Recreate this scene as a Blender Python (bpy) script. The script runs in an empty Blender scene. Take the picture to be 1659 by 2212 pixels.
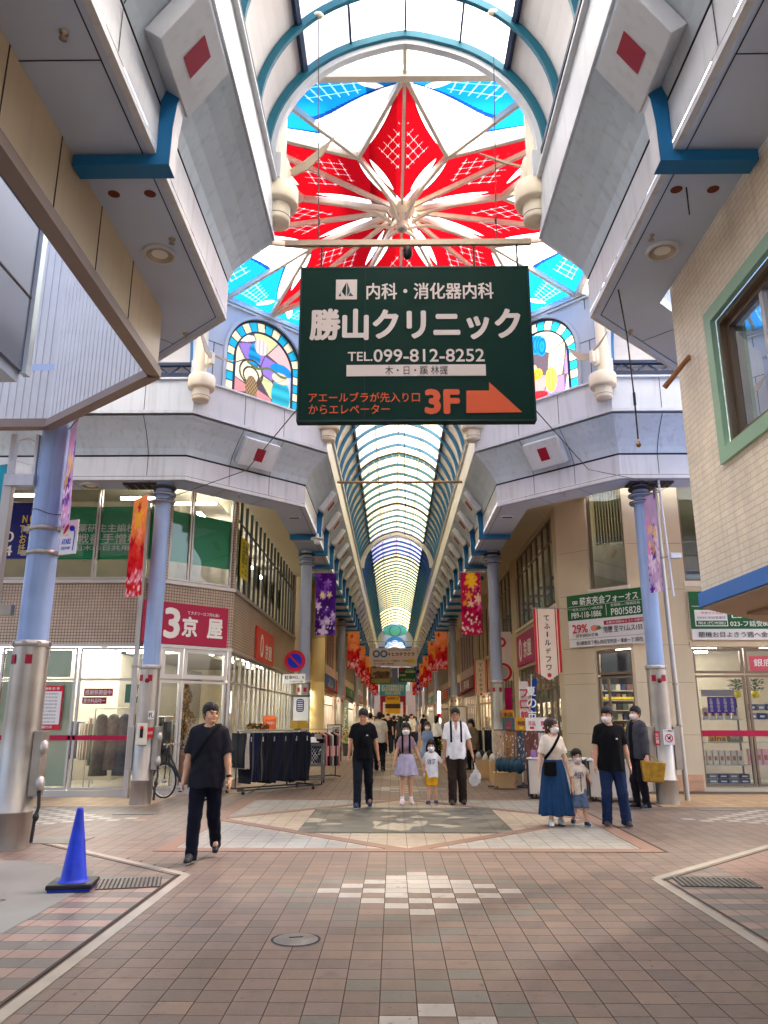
import bpy, math, random
import numpy as np
from mathutils import Matrix, Vector
random.seed(7); np.random.seed(7)
SC = bpy.context.scene
COL = SC.collection
R_ = math.radians
A = 0.19      # centre line of the arcade
YC = 12.92    # centre of the crossing

# ------------------------------------------------------------------ camera, sky, sun, exposure
cd = bpy.data.cameras.new("Camera"); cam = bpy.data.objects.new("Camera", cd); COL.objects.link(cam)
cd.sensor_fit = 'VERTICAL'; cd.sensor_height = 36.0; cd.sensor_width = 27.0; cd.lens = 36.0*1661/2212
cd.clip_start = 0.05; cd.clip_end = 2000
pit, yaw = R_(14.90), R_(0.683)
cam.matrix_world = Matrix.Translation((0, 0, 1.6)) @ Matrix.Rotation(yaw, 4, 'Z') @ Matrix.Rotation(math.pi/2+pit, 4, 'X')
SC.camera = cam
SUN_EL, SUN_AZ = R_(60), R_(52)          # azimuth measured clockwise from +Y
w = bpy.data.worlds.new("World"); SC.world = w; w.use_nodes = True
nt = w.node_tree; bg = nt.nodes["Background"]
sky = nt.nodes.new("ShaderNodeTexSky"); sky.sky_type = 'NISHITA'; sky.sun_disc = False
sky.sun_elevation = SUN_EL; sky.sun_rotation = SUN_AZ; sky.air_density = 0.7; sky.dust_density = 6.0; sky.ozone_density = 0.3
nt.links.new(sky.outputs[0], bg.inputs[0]); bg.inputs[1].default_value = 0.12
ld = bpy.data.lights.new("Sun", 'SUN'); sun = bpy.data.objects.new("Sun", ld); COL.objects.link(sun)
ld.energy = 2.0; ld.angle = R_(10.0); ld.color = (1.0, 0.94, 0.84)
sd = Vector((math.sin(SUN_AZ)*math.cos(SUN_EL), math.cos(SUN_AZ)*math.cos(SUN_EL), math.sin(SUN_EL)))
sun.rotation_euler = sd.to_track_quat('Z', 'Y').to_euler()
vs = SC.view_settings; vs.view_transform = 'Standard'; vs.look = 'None'; vs.gamma = 1; vs.use_curve_mapping = False
vs.exposure = 3.12
cy = SC.cycles
cy.max_bounces = 10; cy.diffuse_bounces = 5; cy.glossy_bounces = 4; cy.transmission_bounces = 6; cy.transparent_max_bounces = 24
cy.sample_clamp_indirect = 6.0; cy.caustics_reflective = False; cy.caustics_refractive = False

# ------------------------------------------------------------------ materials
def S(r, g, b):
    f = lambda c: (c/255/12.92) if c/255 <= .04045 else ((c/255+.055)/1.055)**2.4
    return (f(r), f(g), f(b))
MATS = {}
def _new(name):
    m = bpy.data.materials.new(name); m.use_nodes = True; n = m.node_tree; n.nodes.clear()
    o = n.nodes.new("ShaderNodeOutputMaterial"); MATS[name] = m
    return m, n, o
def _coords(n):
    g = n.nodes.new("ShaderNodeNewGeometry"); return g.outputs["Position"]
def M(name, col, rough=.6, metal=0.0, var=.08, scale=3.0, bump=0.0, bscale=60, streak=0.0, spec=.3, emit=0):
    """painted / plain surface with mottling, streaks of dirt running down and fine bump"""
    if name in MATS: return MATS[name]
    m, n, o = _new(name); N = n.nodes.new; L = n.links.new
    p = N("ShaderNodeBsdfPrincipled"); L(p.outputs[0], o.inputs[0])
    p.inputs["Roughness"].default_value = rough; p.inputs["Metallic"].default_value = metal
    p.inputs["Specular IOR Level"].default_value = spec
    c = (*col, 1)
    p.inputs["Base Color"].default_value = c
    pos = _coords(n)
    if var > 0:
        t = N("ShaderNodeTexNoise"); t.inputs["Scale"].default_value = scale; t.inputs["Detail"].default_value = 6; L(pos, t.inputs["Vector"])
        r = N("ShaderNodeMapRange"); r.inputs[1].default_value = .3; r.inputs[2].default_value = .7; r.inputs[3].default_value = 1-var; r.inputs[4].default_value = 1+var*.6
        L(t.outputs[0], r.inputs[0])
        k = N("ShaderNodeMix"); k.data_type = 'RGBA'; k.blend_type = 'MULTIPLY'; k.inputs[0].default_value = 1; k.inputs[6].default_value = c
        L(r.outputs[0], k.inputs[7]); out = k.outputs[2]
        if streak > 0:
            mp = N("ShaderNodeMapping"); mp.inputs["Scale"].default_value = (7, 7, .5); L(pos, mp.inputs[0])
            t2 = N("ShaderNodeTexNoise"); t2.inputs["Scale"].default_value = 1.6; t2.inputs["Detail"].default_value = 5; L(mp.outputs[0], t2.inputs["Vector"])
            r2 = N("ShaderNodeMapRange"); r2.inputs[1].default_value = .52; r2.inputs[2].default_value = .78; r2.inputs[3].default_value = 0; r2.inputs[4].default_value = streak; L(t2.outputs[0], r2.inputs[0])
            k2 = N("ShaderNodeMix"); k2.data_type = 'RGBA'; L(r2.outputs[0], k2.inputs[0]); L(out, k2.inputs[6]); k2.inputs[7].default_value = (.16, .13, .11, 1)
            out = k2.outputs[2]
        L(out, p.inputs["Base Color"])
        r3 = N("ShaderNodeMapRange"); r3.inputs[3].default_value = max(.02, rough-.1); r3.inputs[4].default_value = min(1, rough+.12); L(t.outputs[0], r3.inputs[0]); L(r3.outputs[0], p.inputs["Roughness"])
    if bump > 0:
        b = N("ShaderNodeBump"); b.inputs["Strength"].default_value = bump; b.inputs["Distance"].default_value = .004
        t4 = N("ShaderNodeTexNoise"); t4.inputs["Scale"].default_value = bscale; L(pos, t4.inputs["Vector"]); L(t4.outputs[0], b.inputs["Height"]); L(b.outputs[0], p.inputs["Normal"])
    if emit > 0:
        p.inputs["Emission Color"].default_value = c; p.inputs["Emission Strength"].default_value = emit
    return m
def RG(name, col, tr=.45, tint=None):
    """roof glazing: part clear, part frosted"""
    if name in MATS: return MATS[name]
    m, n, o = _new(name); N = n.nodes.new; L = n.links.new
    a = N("ShaderNodeBsdfTransparent"); a.inputs[0].default_value = (*(tint or col), 1)
    b = N("ShaderNodeBsdfTranslucent"); b.inputs[0].default_value = (*col, 1)
    pos = _coords(n)
    t = N("ShaderNodeTexNoise"); t.inputs["Scale"].default_value = .9; t.inputs["Detail"].default_value = 5; L(pos, t.inputs["Vector"])
    r = N("ShaderNodeMapRange"); r.inputs[1].default_value = .3; r.inputs[2].default_value = .7; r.inputs[3].default_value = tr-.1; r.inputs[4].default_value = tr+.1; L(t.outputs[0], r.inputs[0])
    k = N("ShaderNodeMixShader"); L(r.outputs[0], k.inputs[0]); L(b.outputs[0], k.inputs[1]); L(a.outputs[0], k.inputs[2]); L(k.outputs[0], o.inputs[0])
    return m
def GLASS(name, tint=(.9, .95, .93), refl=.06, rough=.02):
    if name in MATS: return MATS[name]
    m, n, o = _new(name); N = n.nodes.new; L = n.links.new
    a = N("ShaderNodeBsdfTransparent"); a.inputs[0].default_value = (*tint, 1)
    b = N("ShaderNodeBsdfGlossy"); b.inputs["Roughness"].default_value = rough
    lw = N("ShaderNodeLayerWeight"); lw.inputs[0].default_value = .25
    r = N("ShaderNodeMapRange"); r.inputs[3].default_value = refl; r.inputs[4].default_value = .75; L(lw.outputs["Fresnel"], r.inputs[0])
    k = N("ShaderNodeMixShader"); L(r.outputs[0], k.inputs[0]); L(a.outputs[0], k.inputs[1]); L(b.outputs[0], k.inputs[2]); L(k.outputs[0], o.inputs[0])
    return m
def ATTR(name, rough=.7, mode='paint', tr=.3, spec=.4, bump=0, dirt=False):
    """colour comes from the mesh's own pattern of colours"""
    if name in MATS: return MATS[name]
    m, n, o = _new(name); N = n.nodes.new; L = n.links.new
    a = N("ShaderNodeAttribute"); a.attribute_name = "Col"
    if mode == 'paint':
        p = N("ShaderNodeBsdfPrincipled"); p.inputs["Roughness"].default_value = rough; p.inputs["Specular IOR Level"].default_value = spec
        pos = _coords(n)
        t = N("ShaderNodeTexNoise"); t.inputs["Scale"].default_value = 2.2; t.inputs["Detail"].default_value = 8; t.inputs["Roughness"].default_value = .7; L(pos, t.inputs["Vector"])
        r = N("ShaderNodeMapRange"); r.inputs[1].default_value = .3; r.inputs[2].default_value = .7; r.inputs[3].default_value = .82; r.inputs[4].default_value = 1.1; L(t.outputs[0], r.inputs[0])
        k = N("ShaderNodeMix"); k.data_type = 'RGBA'; k.blend_type = 'MULTIPLY'; k.inputs[0].default_value = 1; L(a.outputs[0], k.inputs[6]); L(r.outputs[0], k.inputs[7]); out = k.outputs[2]
        if dirt:
            for (sc_, lo_, hi_, amt) in ((16, .66, .70, .6), (5.5, .58, .74, .42), (.7, .45, .75, .3)):
                t5 = N("ShaderNodeTexNoise"); t5.inputs["Scale"].default_value = sc_; t5.inputs["Detail"].default_value = 3; L(pos, t5.inputs["Vector"])
                r5 = N("ShaderNodeMapRange"); r5.inputs[1].default_value = lo_; r5.inputs[2].default_value = hi_; r5.inputs[4].default_value = amt; L(t5.outputs[0], r5.inputs[0])
                k5 = N("ShaderNodeMix"); k5.data_type = 'RGBA'; L(r5.outputs[0], k5.inputs[0]); L(out, k5.inputs[6]); k5.inputs[7].default_value = (.10, .075, .06, 1); out = k5.outputs[2]
        L(out, p.inputs["Base Color"])
        r3 = N("ShaderNodeMapRange"); r3.inputs[3].default_value = rough-.12; r3.inputs[4].default_value = rough+.12; L(t.outputs[0], r3.inputs[0]); L(r3.outputs[0], p.inputs["Roughness"])
        if bump:
            b = N("ShaderNodeBump"); b.inputs["Strength"].default_value = bump; b.inputs["Distance"].default_value = .004
            t4 = N("ShaderNodeTexNoise"); t4.inputs["Scale"].default_value = 45; t4.inputs["Detail"].default_value = 4; L(pos, t4.inputs["Vector"]); L(t4.outputs[0], b.inputs["Height"]); L(b.outputs[0], p.inputs["Normal"])
        L(p.outputs[0], o.inputs[0])
    elif mode == 'glass':
        x = N("ShaderNodeBsdfTransparent"); L(a.outputs[0], x.inputs[0])
        b = N("ShaderNodeBsdfTranslucent"); L(a.outputs[0], b.inputs[0])
        k = N("ShaderNodeMixShader"); k.inputs[0].default_value = tr; L(b.outputs[0], k.inputs[1]); L(x.outputs[0], k.inputs[2]); L(k.outputs[0], o.inputs[0])
    elif mode == 'cloth':
        d = N("ShaderNodeBsdfDiffuse"); L(a.outputs[0], d.inputs[0])
        b = N("ShaderNodeBsdfTranslucent"); L(a.outputs[0], b.inputs[0])
        k = N("ShaderNodeMixShader"); k.inputs[0].default_value = .3; L(d.outputs[0], k.inputs[1]); L(b.outputs[0], k.inputs[2]); L(k.outputs[0], o.inputs[0])
    elif mode == 'lit':
        e = N("ShaderNodeEmission"); e.inputs[1].default_value = tr; L(a.outputs[0], e.inputs[0]); L(e.outputs[0], o.inputs[0])
    return m
def BRICK(name, c1, c2, mortar, bw, bh, dirx, msize=.01, offset=.5, rough=.5, bump=.4, streak=.25, vert=True):
    """brick / tile wall; dirx = horizontal run of the wall"""
    if name in MATS: return MATS[name]
    m, n, o = _new(name); N = n.nodes.new; L = n.links.new
    p = N("ShaderNodeBsdfPrincipled"); p.inputs["Roughness"].default_value = rough
    pos = _coords(n); sx = N("ShaderNodeSeparateXYZ"); L(pos, sx.inputs[0])
    d = N("ShaderNodeVectorMath"); d.operation = 'DOT_PRODUCT'; d.inputs[1].default_value = dirx; L(pos, d.inputs[0])
    c = N("ShaderNodeCombineXYZ"); L(d.outputs["Value"], c.inputs[0]); L(sx.outputs[2], c.inputs[1])
    b = N("ShaderNodeTexBrick"); b.offset = offset; b.inputs["Scale"].default_value = 1.0
    b.inputs["Color1"].default_value = (*c1, 1); b.inputs["Color2"].default_value = (*c2, 1); b.inputs["Mortar"].default_value = (*mortar, 1)
    b.inputs["Mortar Size"].default_value = msize; b.inputs["Brick Width"].default_value = bw; b.inputs["Row Height"].default_value = bh; b.inputs["Mortar Smooth"].default_value = .2
    L(c.outputs[0], b.inputs["Vector"])
    t = N("ShaderNodeTexNoise"); t.inputs["Scale"].default_value = 1.5; t.inputs["Detail"].default_value = 7; L(pos, t.inputs["Vector"])
    r = N("ShaderNodeMapRange"); r.inputs[1].default_value = .3; r.inputs[2].default_value = .7; r.inputs[3].default_value = .84; r.inputs[4].default_value = 1.08; L(t.outputs[0], r.inputs[0])
    k = N("ShaderNodeMix"); k.data_type = 'RGBA'; k.blend_type = 'MULTIPLY'; k.inputs[0].default_value = 1; L(b.outputs[0], k.inputs[6]); L(r.outputs[0], k.inputs[7]); out = k.outputs[2]
    if streak:
        mp = N("ShaderNodeMapping"); mp.inputs["Scale"].default_value = (5, 5, .5); L(pos, mp.inputs[0])
        t2 = N("ShaderNodeTexNoise"); t2.inputs["Scale"].default_value = 1.4; t2.inputs["Detail"].default_value = 6; L(mp.outputs[0], t2.inputs["Vector"])
        r2 = N("ShaderNodeMapRange"); r2.inputs[1].default_value = .5; r2.inputs[2].default_value = .8; r2.inputs[3].default_value = 0; r2.inputs[4].default_value = streak; L(t2.outputs[0], r2.inputs[0])
        k2 = N("ShaderNodeMix"); k2.data_type = 'RGBA'; L(r2.outputs[0], k2.inputs[0]); L(out, k2.inputs[6]); k2.inputs[7].default_value = (.2, .15, .11, 1); out = k2.outputs[2]
    L(out, p.inputs["Base Color"])
    bm = N("ShaderNodeBump"); bm.inputs["Strength"].default_value = bump; bm.inputs["Distance"].default_value = .006; bm.invert = True; L(b.outputs["Fac"], bm.inputs["Height"]); L(bm.outputs[0], p.inputs["Normal"])
    L(p.outputs[0], o.inputs[0])
    return m
def LAMP(name, col, s):
    if name in MATS: return MATS[name]
    m, n, o = _new(name); e = n.nodes.new("ShaderNodeEmission"); e.inputs[0].default_value = (*col, 1); e.inputs[1].default_value = s
    n.links.new(e.outputs[0], o.inputs[0]); return m

# ------------------------------------------------------------------ mesh builder
_TX = {}
def text_geo(body, bold):
    k = (body, bold)
    if k not in _TX:
        c = bpy.data.curves.new("t", 'FONT'); c.body = body; c.size = 1; c.offset = bold; c.resolution_u = 3; c.align_x = 'CENTER'; c.space_line = .95
        o = bpy.data.objects.new("t", c); COL.objects.link(o)
        dg = bpy.context.evaluated_depsgraph_get()
        me = bpy.data.meshes.new_from_object(o.evaluated_get(dg))
        v = np.array([x.co[:2] for x in me.vertices]) if len(me.vertices) else np.zeros((0, 2)); f = [list(p.vertices) for p in me.polygons]
        bpy.data.objects.remove(o); bpy.data.curves.remove(c); bpy.data.meshes.remove(me)
        if len(v):
            lo, hi = v.min(0), v.max(0); v = v-(lo+hi)/2; _TX[k] = (v, f, hi-lo)
        else: _TX[k] = (v, f, np.array([1., 1.]))
    return _TX[k]
def V(*a): return np.array(a, float)
def unit(a): a = np.array(a, float); return a/np.linalg.norm(a)
class MB:
    def __init__(s): s.v = []; s.f = []; s.m = []; s.sm = []; s.ms = []
    def mi(s, m):
        if m not in s.ms: s.ms.append(m)
        return s.ms.index(m)
    def add(s, vs_, fs, m, smooth=False):
        b = len(s.v); s.v.extend([tuple(map(float, x)) for x in vs_]); k = s.mi(m)
        for f in fs: s.f.append([b+i for i in f]); s.m.append(k); s.sm.append(smooth)
        return s
    def box2(s, lo, hi, m):
        x0, y0, z0 = lo; x1, y1, z1 = hi
        return s.add([(x0,y0,z0),(x1,y0,z0),(x1,y1,z0),(x0,y1,z0),(x0,y0,z1),(x1,y0,z1),(x1,y1,z1),(x0,y1,z1)],
                     [(3,2,1,0),(4,5,6,7),(0,1,5,4),(1,2,6,5),(2,3,7,6),(3,0,4,7)], m)
    def obox(s, c, ax, ay, az, m):      # centre and three half-axis vectors
        c, ax, ay, az = map(lambda q: np.array(q, float), (c, ax, ay, az))
        vs_ = [c+i*ax+j*ay+k*az for k in (-1, 1) for (i, j) in ((-1,-1),(1,-1),(1,1),(-1,1))]
        return s.add(vs_, [(3,2,1,0),(4,5,6,7),(0,1,5,4),(1,2,6,5),(2,3,7,6),(3,0,4,7)], m)
    def beam(s, a, b, wd, h, m, up=(0, 0, 1)):
        a, b = np.array(a, float), np.array(b, float); d = b-a; l = np.linalg.norm(d); d /= l
        sd_ = np.cross(d, up); sd_ = sd_/np.linalg.norm(sd_) if np.linalg.norm(sd_) > 1e-6 else V(1, 0, 0); u = np.cross(sd_, d)
        return s.obox((a+b)/2, d*l/2, sd_*wd/2, u*h/2, m)
    def prism(s, pts, ext, m, smooth=False):
        n = len(pts); e = np.array(ext, float); p = [np.array(q, float) for q in pts]
        vs_ = p+[q+e for q in p]
        return s.add(vs_, [list(range(n))[::-1], list(range(n, 2*n))]+[(i, (i+1) % n, n+(i+1) % n, n+i) for i in range(n)], m)
    def quad(s, a, b, c, d, m): return s.add([a, b, c, d], [(0, 1, 2, 3)], m)
    def poly(s, pts, m): return s.add(pts, [list(range(len(pts)))], m)
    def cyl(s, a, b, r0, r1, m, n=18, caps=True):
        a, b = np.array(a, float), np.array(b, float); d = unit(b-a)
        t = V(1, 0, 0) if abs(d[0]) < .9 else V(0, 1, 0); u = unit(np.cross(d, t)); v = np.cross(d, u)
        ang = [2*math.pi*i/n for i in range(n)]
        vs_ = [a+r0*(math.cos(q)*u+math.sin(q)*v) for q in ang]+[b+r1*(math.cos(q)*u+math.sin(q)*v) for q in ang]
        s.add(vs_, [(i, (i+1) % n, n+(i+1) % n, n+i) for i in range(n)], m, True)
        if caps: s.add(vs_[:n], [list(range(n))[::-1]], m); s.add(vs_[n:], [list(range(n))], m)
        return s
    def tube(s, pts, r, m, n=7, closed=False):
        P = [np.array(p, float) for p in pts]; k = len(P); rs = r if hasattr(r, '__len__') else [r]*k
        vs_ = []; u = None
        for i in range(k):
            d = unit((P[(i+1) % k] if (closed or i < k-1) else P[i])-(P[i-1] if (closed or i > 0) else P[i]))
            if u is None:
                t = V(0, 0, 1) if abs(d[2]) < .9 else V(1, 0, 0); u = unit(np.cross(d, t))
            else: u = unit(u-d*np.dot(u, d))
            v = np.cross(d, u)
            vs_ += [P[i]+rs[i]*(math.cos(2*math.pi*j/n)*u+math.sin(2*math.pi*j/n)*v) for j in range(n)]
        fs = []
        for i in range(k if closed else k-1):
            for j in range(n): fs.append((i*n+j, i*n+(j+1) % n, ((i+1) % k)*n+(j+1) % n, ((i+1) % k)*n+j))
        s.add(vs_, fs, m, True)
        if not closed: s.add(vs_[:n], [list(range(n))[::-1]], m); s.add(vs_[-n:], [list(range(n))], m)
        return s
    def lathe(s, c, prof, m, n=24, smooth=True):
        c = np.array(c, float); vs_ = []
        for (r, z) in prof: vs_ += [c+V(r*math.cos(2*math.pi*j/n), r*math.sin(2*math.pi*j/n), z) for j in range(n)]
        fs = [(i*n+j, i*n+(j+1) % n, (i+1)*n+(j+1) % n, (i+1)*n+j) for i in range(len(prof)-1) for j in range(n)]
        return s.add(vs_, fs, m, smooth)
    def disc(s, c, r, m, nrm=(0, 0, 1), n=24, sx=1):
        d = unit(nrm); t = V(0, 0, 1) if abs(d[2]) < .9 else V(1, 0, 0); u = unit(np.cross(t, d)); v = np.cross(d, u); c = np.array(c, float)
        return s.poly([c+r*(sx*math.cos(2*math.pi*i/n)*u+math.sin(2*math.pi*i/n)*v) for i in range(n)], m)
    def ring(s, c, r0, r1, m, nrm=(0, 0, 1), n=28):
        d = unit(nrm); t = V(0, 0, 1) if abs(d[2]) < .9 else V(1, 0, 0); u = unit(np.cross(t, d)); v = np.cross(d, u); c = np.array(c, float)
        P = lambda r: [c+r*(math.cos(2*math.pi*i/n)*u+math.sin(2*math.pi*i/n)*v) for i in range(n)]
        return s.add(P(r0)+P(r1), [(i, (i+1) % n, n+(i+1) % n, n+i) for i in range(n)], m)
    def ball(s, c, r, m, n=10):
        r = r if hasattr(r, '__len__') else (r, r, r); c = np.array(c, float); k = max(5, n//2+1); vs_ = []
        for i in range(k+1):
            th = math.pi*i/k; vs_ += [c+V(r[0]*math.sin(th)*math.cos(2*math.pi*j/n), r[1]*math.sin(th)*math.sin(2*math.pi*j/n), r[2]*math.cos(th)) for j in range(n)]
        return s.add(vs_, [(i*n+j, (i+1)*n+j, (i+1)*n+(j+1) % n, i*n+(j+1) % n) for i in range(k) for j in range(n)], m, True)
    def text(s, body, c, xd, ud, m, h=None, wd=None, bold=.012):
        v, f, sz = text_geo(body, 0)
        if not len(v): return s
        if h is None: h = sz[1]*wd/sz[0]
        ky = h/sz[1]; kx = wd/sz[0] if wd else ky
        c, xd, ud = np.array(c, float), unit(xd), unit(ud)
        nr = np.cross(xd, ud)
        if bold < .004: return s.add([c+xd*p[0]*kx+ud*p[1]*ky for p in v], f, m)
        for j in range(8):      # a heavier weight: the glyph laid eight times round a small circle
            a = j*math.pi/4; o = xd*math.cos(a)*bold*ky+ud*math.sin(a)*bold*ky+nr*j*.00012*max(1, h*4)
            s.add([c+o+xd*p[0]*kx+ud*p[1]*ky for p in v], f, m)
        return s
    def build(s, name, parent=None, bevel=0):
        if not s.v: return None
        me = bpy.data.meshes.new(name); vv = np.array(s.v, float)
        if parent is not None:
            r = parent
            while r.parent: r = r.parent
            vv = vv-np.array(r.location)
        me.from_pydata(vv.tolist(), [], s.f)
        for m in s.ms: me.materials.append(m)
        me.polygons.foreach_set("material_index", s.m); me.polygons.foreach_set("use_smooth", s.sm)
        o = bpy.data.objects.new(name, me); COL.objects.link(o)
        if parent is not None: o.parent = parent
        if bevel:
            b = o.modifiers.new("bevel", 'BEVEL'); b.width = bevel; b.segments = 2; b.limit_method = 'ANGLE'
        return o
def tag(o, label=None, cat=None, group=None, kind=None):
    if label: o['label'] = label
    if cat: o['category'] = cat
    if group: o['group'] = group
    if kind: o['kind'] = kind
    return o
def thing(name, label, cat, loc=(0, 0, 0), rotz=0, group=None):
    o = bpy.data.objects.new(name, None); COL.objects.link(o); o.location = loc; o.rotation_euler = (0, 0, rotz); o.empty_display_size = .2
    return tag(o, label, cat, group)
def dup(root, loc=None, rotz=None, label=None, group=None, scale=None):
    kids = {}
    for o in bpy.data.objects:
        if o.parent: kids.setdefault(o.parent.name, []).append(o)
    def cp(o, par):
        c = o.copy(); COL.objects.link(c)
        if par: c.parent = par
        for k in kids.get(o.name, []): cp(k, c)
        return c
    r = cp(root, None)
    if loc is not None: r.location = loc
    if rotz is not None: r.rotation_euler = (0, 0, rotz)
    if scale is not None: r.scale = scale
    if label: r['label'] = label
    if group: r['group'] = group
    return r
def pgrid(name, parent, o, xv, yv, nx, ny, fn, mat, wave=None, nrm=None):
    """flat or gently waving panel carrying a pattern of colours fn(U,V)->(...,3)"""
    o, xv, yv = np.array(o, float), np.array(xv, float), np.array(yv, float)
    u, v = np.meshgrid(np.linspace(0, 1, nx+1), np.linspace(0, 1, ny+1))
    P = o+u[..., None]*xv+v[..., None]*yv
    if wave is not None:
        nn = unit(np.cross(xv, yv)) if nrm is None else np.array(nrm, float)
        P = P+wave(u, v)[..., None]*nn
    c = np.clip(fn(u, v), 0, 1)
    if parent is not None:
        r = parent
        while r.parent: r = r.parent
        P = P-np.array(r.location)
    idx = np.arange((nx+1)*(ny+1)).reshape(ny+1, nx+1)
    f = np.stack([idx[:-1, :-1], idx[:-1, 1:], idx[1:, 1:], idx[1:, :-1]], -1).reshape(-1, 4)
    me = bpy.data.meshes.new(name); me.from_pydata(P.reshape(-1, 3).tolist(), [], f.tolist())
    at = me.color_attributes.new("Col", 'FLOAT_COLOR', 'POINT')
    at.data.foreach_set("color", np.concatenate([c.reshape(-1, 3), np.ones(((nx+1)*(ny+1), 1))], 1).ravel())
    me.materials.append(mat); me.polygons.foreach_set("use_smooth", [wave is not None]*len(f))
    ob = bpy.data.objects.new(name, me); COL.objects.link(ob)
    if parent is not None: ob.parent = parent
    return ob
def vnoise(u, v, seed=0):
    rs = np.random.RandomState(seed); g = rs.rand(64, 64)
    i, j = np.floor(u).astype(int), np.floor(v).astype(int); a, b = u-i, v-j; a = a*a*(3-2*a); b = b*b*(3-2*b)
    G = lambda x, y: g[x % 64, y % 64]
    return (G(i, j)*(1-a)+G(i+1, j)*a)*(1-b)+(G(i, j+1)*(1-a)+G(i+1, j+1)*a)*b
def fbm(u, v, seed=0, o=4):
    s_ = 0; a = .5
    for k in range(o): s_ = s_+a*vnoise(u*2**k, v*2**k, seed+k); a /= 2
    return s_
def lay(c, mask, col): return c*(1-mask[..., None])+np.array(col)*mask[..., None]
def sstep(d, wd=.01): return np.clip(.5-d/wd, 0, 1)      # 1 inside (d<0)

# common materials
m_panel = M("lavender_panel", S(188, 203, 214), .45, var=.1, scale=1.2, streak=.3)
m_band = M("pale_band", S(198, 203, 210), .45, var=.09, scale=1.5, streak=.28)
m_white = M("white_panel", S(202, 208, 214), .5, var=.06, scale=1.2, streak=.22)
m_soffit = M("grey_soffit", S(184, 200, 226), .5, var=.08, scale=1.0)
m_joint = M("joint_dark", S(52, 50, 58), .7, var=0)
m_blue = M("bracket_blue", S(24, 104, 156), .4, var=.06, scale=2)
m_teal = M("rib_teal", S(30, 100, 122), .4, var=.06, scale=2)
m_ribblue = M("rib_blue", S(58, 118, 168), .4, var=.06, scale=2)
m_navy = M("rail_navy", S(30, 48, 78), .45, var=.06)
m_red = M("emblem_red", S(150, 12, 46), .5, var=.06, scale=5)
m_cream = M("cream_enamel", S(222, 212, 190), .4, var=.05, streak=.12)
m_steel = M("brushed_steel", S(172, 164, 152), .42, metal=.7, var=.2, scale=2.2, streak=.3)
m_alu = M("aluminium", S(186, 180, 172), .38, metal=.55, var=.06)
m_dark = M("dark_metal", S(48, 46, 46), .5, var=.1)
m_black = M("black_plastic", S(24, 24, 26), .5, var=.05)
m_shaft = M("periwinkle_paint", S(146, 170, 208), .42, var=.12, scale=1.8, streak=.34)
m_shaft2 = M("grey_blue_paint", S(152, 162, 182), .42, var=.08, scale=1.4, streak=.2)
m_tan = M("tan_panel", S(204, 188, 156), .4, var=.08, scale=1.2, streak=.12)
m_wht = M("white_paint", S(226, 224, 220), .5, var=.03)
m_pink = M("crimson_sign", S(172, 12, 62), .45, var=.03)
m_tube = LAMP("tube_light", (1, .95, .86), 8.0); m_tube2 = LAMP("warm_tube_light", (1, .9, .76), 26.0)
m_pane = GLASS("clear_pane")
# ------------------------------------------------------------------ arcade canopies round the crossing
HW, CHX, CHY, CRX, CRY = 2.24, 2.24, 4.38, 4.48, 2.20
def mitre(pts, nrms, t):
    out = []
    for i, p in enumerate(pts):
        a = nrms[max(0, i-1)]; b = nrms[min(len(nrms)-1, i)]
        o = (a+b)/(1+a.dot(b)); out.append(p+o*t)
    return out
def sweep(mb, pts, nrms, prof, m):
    for (t0, z0), (t1, z1) in zip(prof[:-1], prof[1:]):
        a, b = mitre(pts, nrms, t0), mitre(pts, nrms, t1)
        for i in range(len(pts)-1):
            mb.quad((*a[i], z0), (*a[i+1], z0), (*b[i+1], z1), (*b[i], z1), m)
COVE = [(0, 6.87), (-.05, 7.0), (-.14, 7.15), (-.27, 7.32), (-.41, 7.47), (-.5, 7.55)]
BAND = [(0, 6.33), (0, 6.83)]
def strip(mb, p, tg, n, prof, m, wd=.007, off=.004):
    """dark joint line running up a profile at plan point p"""
    for (t0, z0), (t1, z1) in zip(prof[:-1], prof[1:]):
        d = V(t1-t0, z1-z0); k = V(-d[1], d[0])/max(1e-9, np.hypot(*d))
        if k[0] > 0 or (k[0] == 0 and k[1] > 0): k = -k
        q = lambda t, z, sgn: (*(p+tg*wd*sgn+n*(t+k[0]*off)), z+k[1]*off)
        mb.quad(q(t0, z0, -1), q(t0, z0, 1), q(t1, z1, 1), q(t1, z1, -1), m)
def bracket_mb(p, tg, n):
    mb = MB(); P = [(.72, 6.32), (.72, 6.215), (-.12, 6.215), (-.125, 6.6), (-.15, 6.85), (-.22, 7.05), (-.34, 7.25), (-.3, 7.33), (-.235, 7.28), (-.1, 7.1), (-.004, 6.9), (-.004, 6.32)]
    w3 = lambda q, s: (*(p+n*q[0]+tg*s), q[1])
    mb.prism([w3(q, -.09) for q in P], (*(tg*.18), 0), m_blue)
    for a, b in zip(P[2:6], P[3:7]):
        k = V(*(b[1]-a[1], -(b[0]-a[0]))); k = k/np.linalg.norm(k); k = -k if k[0] > 0 else k
        a2, b2 = V(*a)+k*.004, V(*b)+k*.004
        mb.quad(w3(a2, -.086), w3(a2, .086), w3(b2, .086), w3(b2, -.086), m_band)
    return mb
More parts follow.
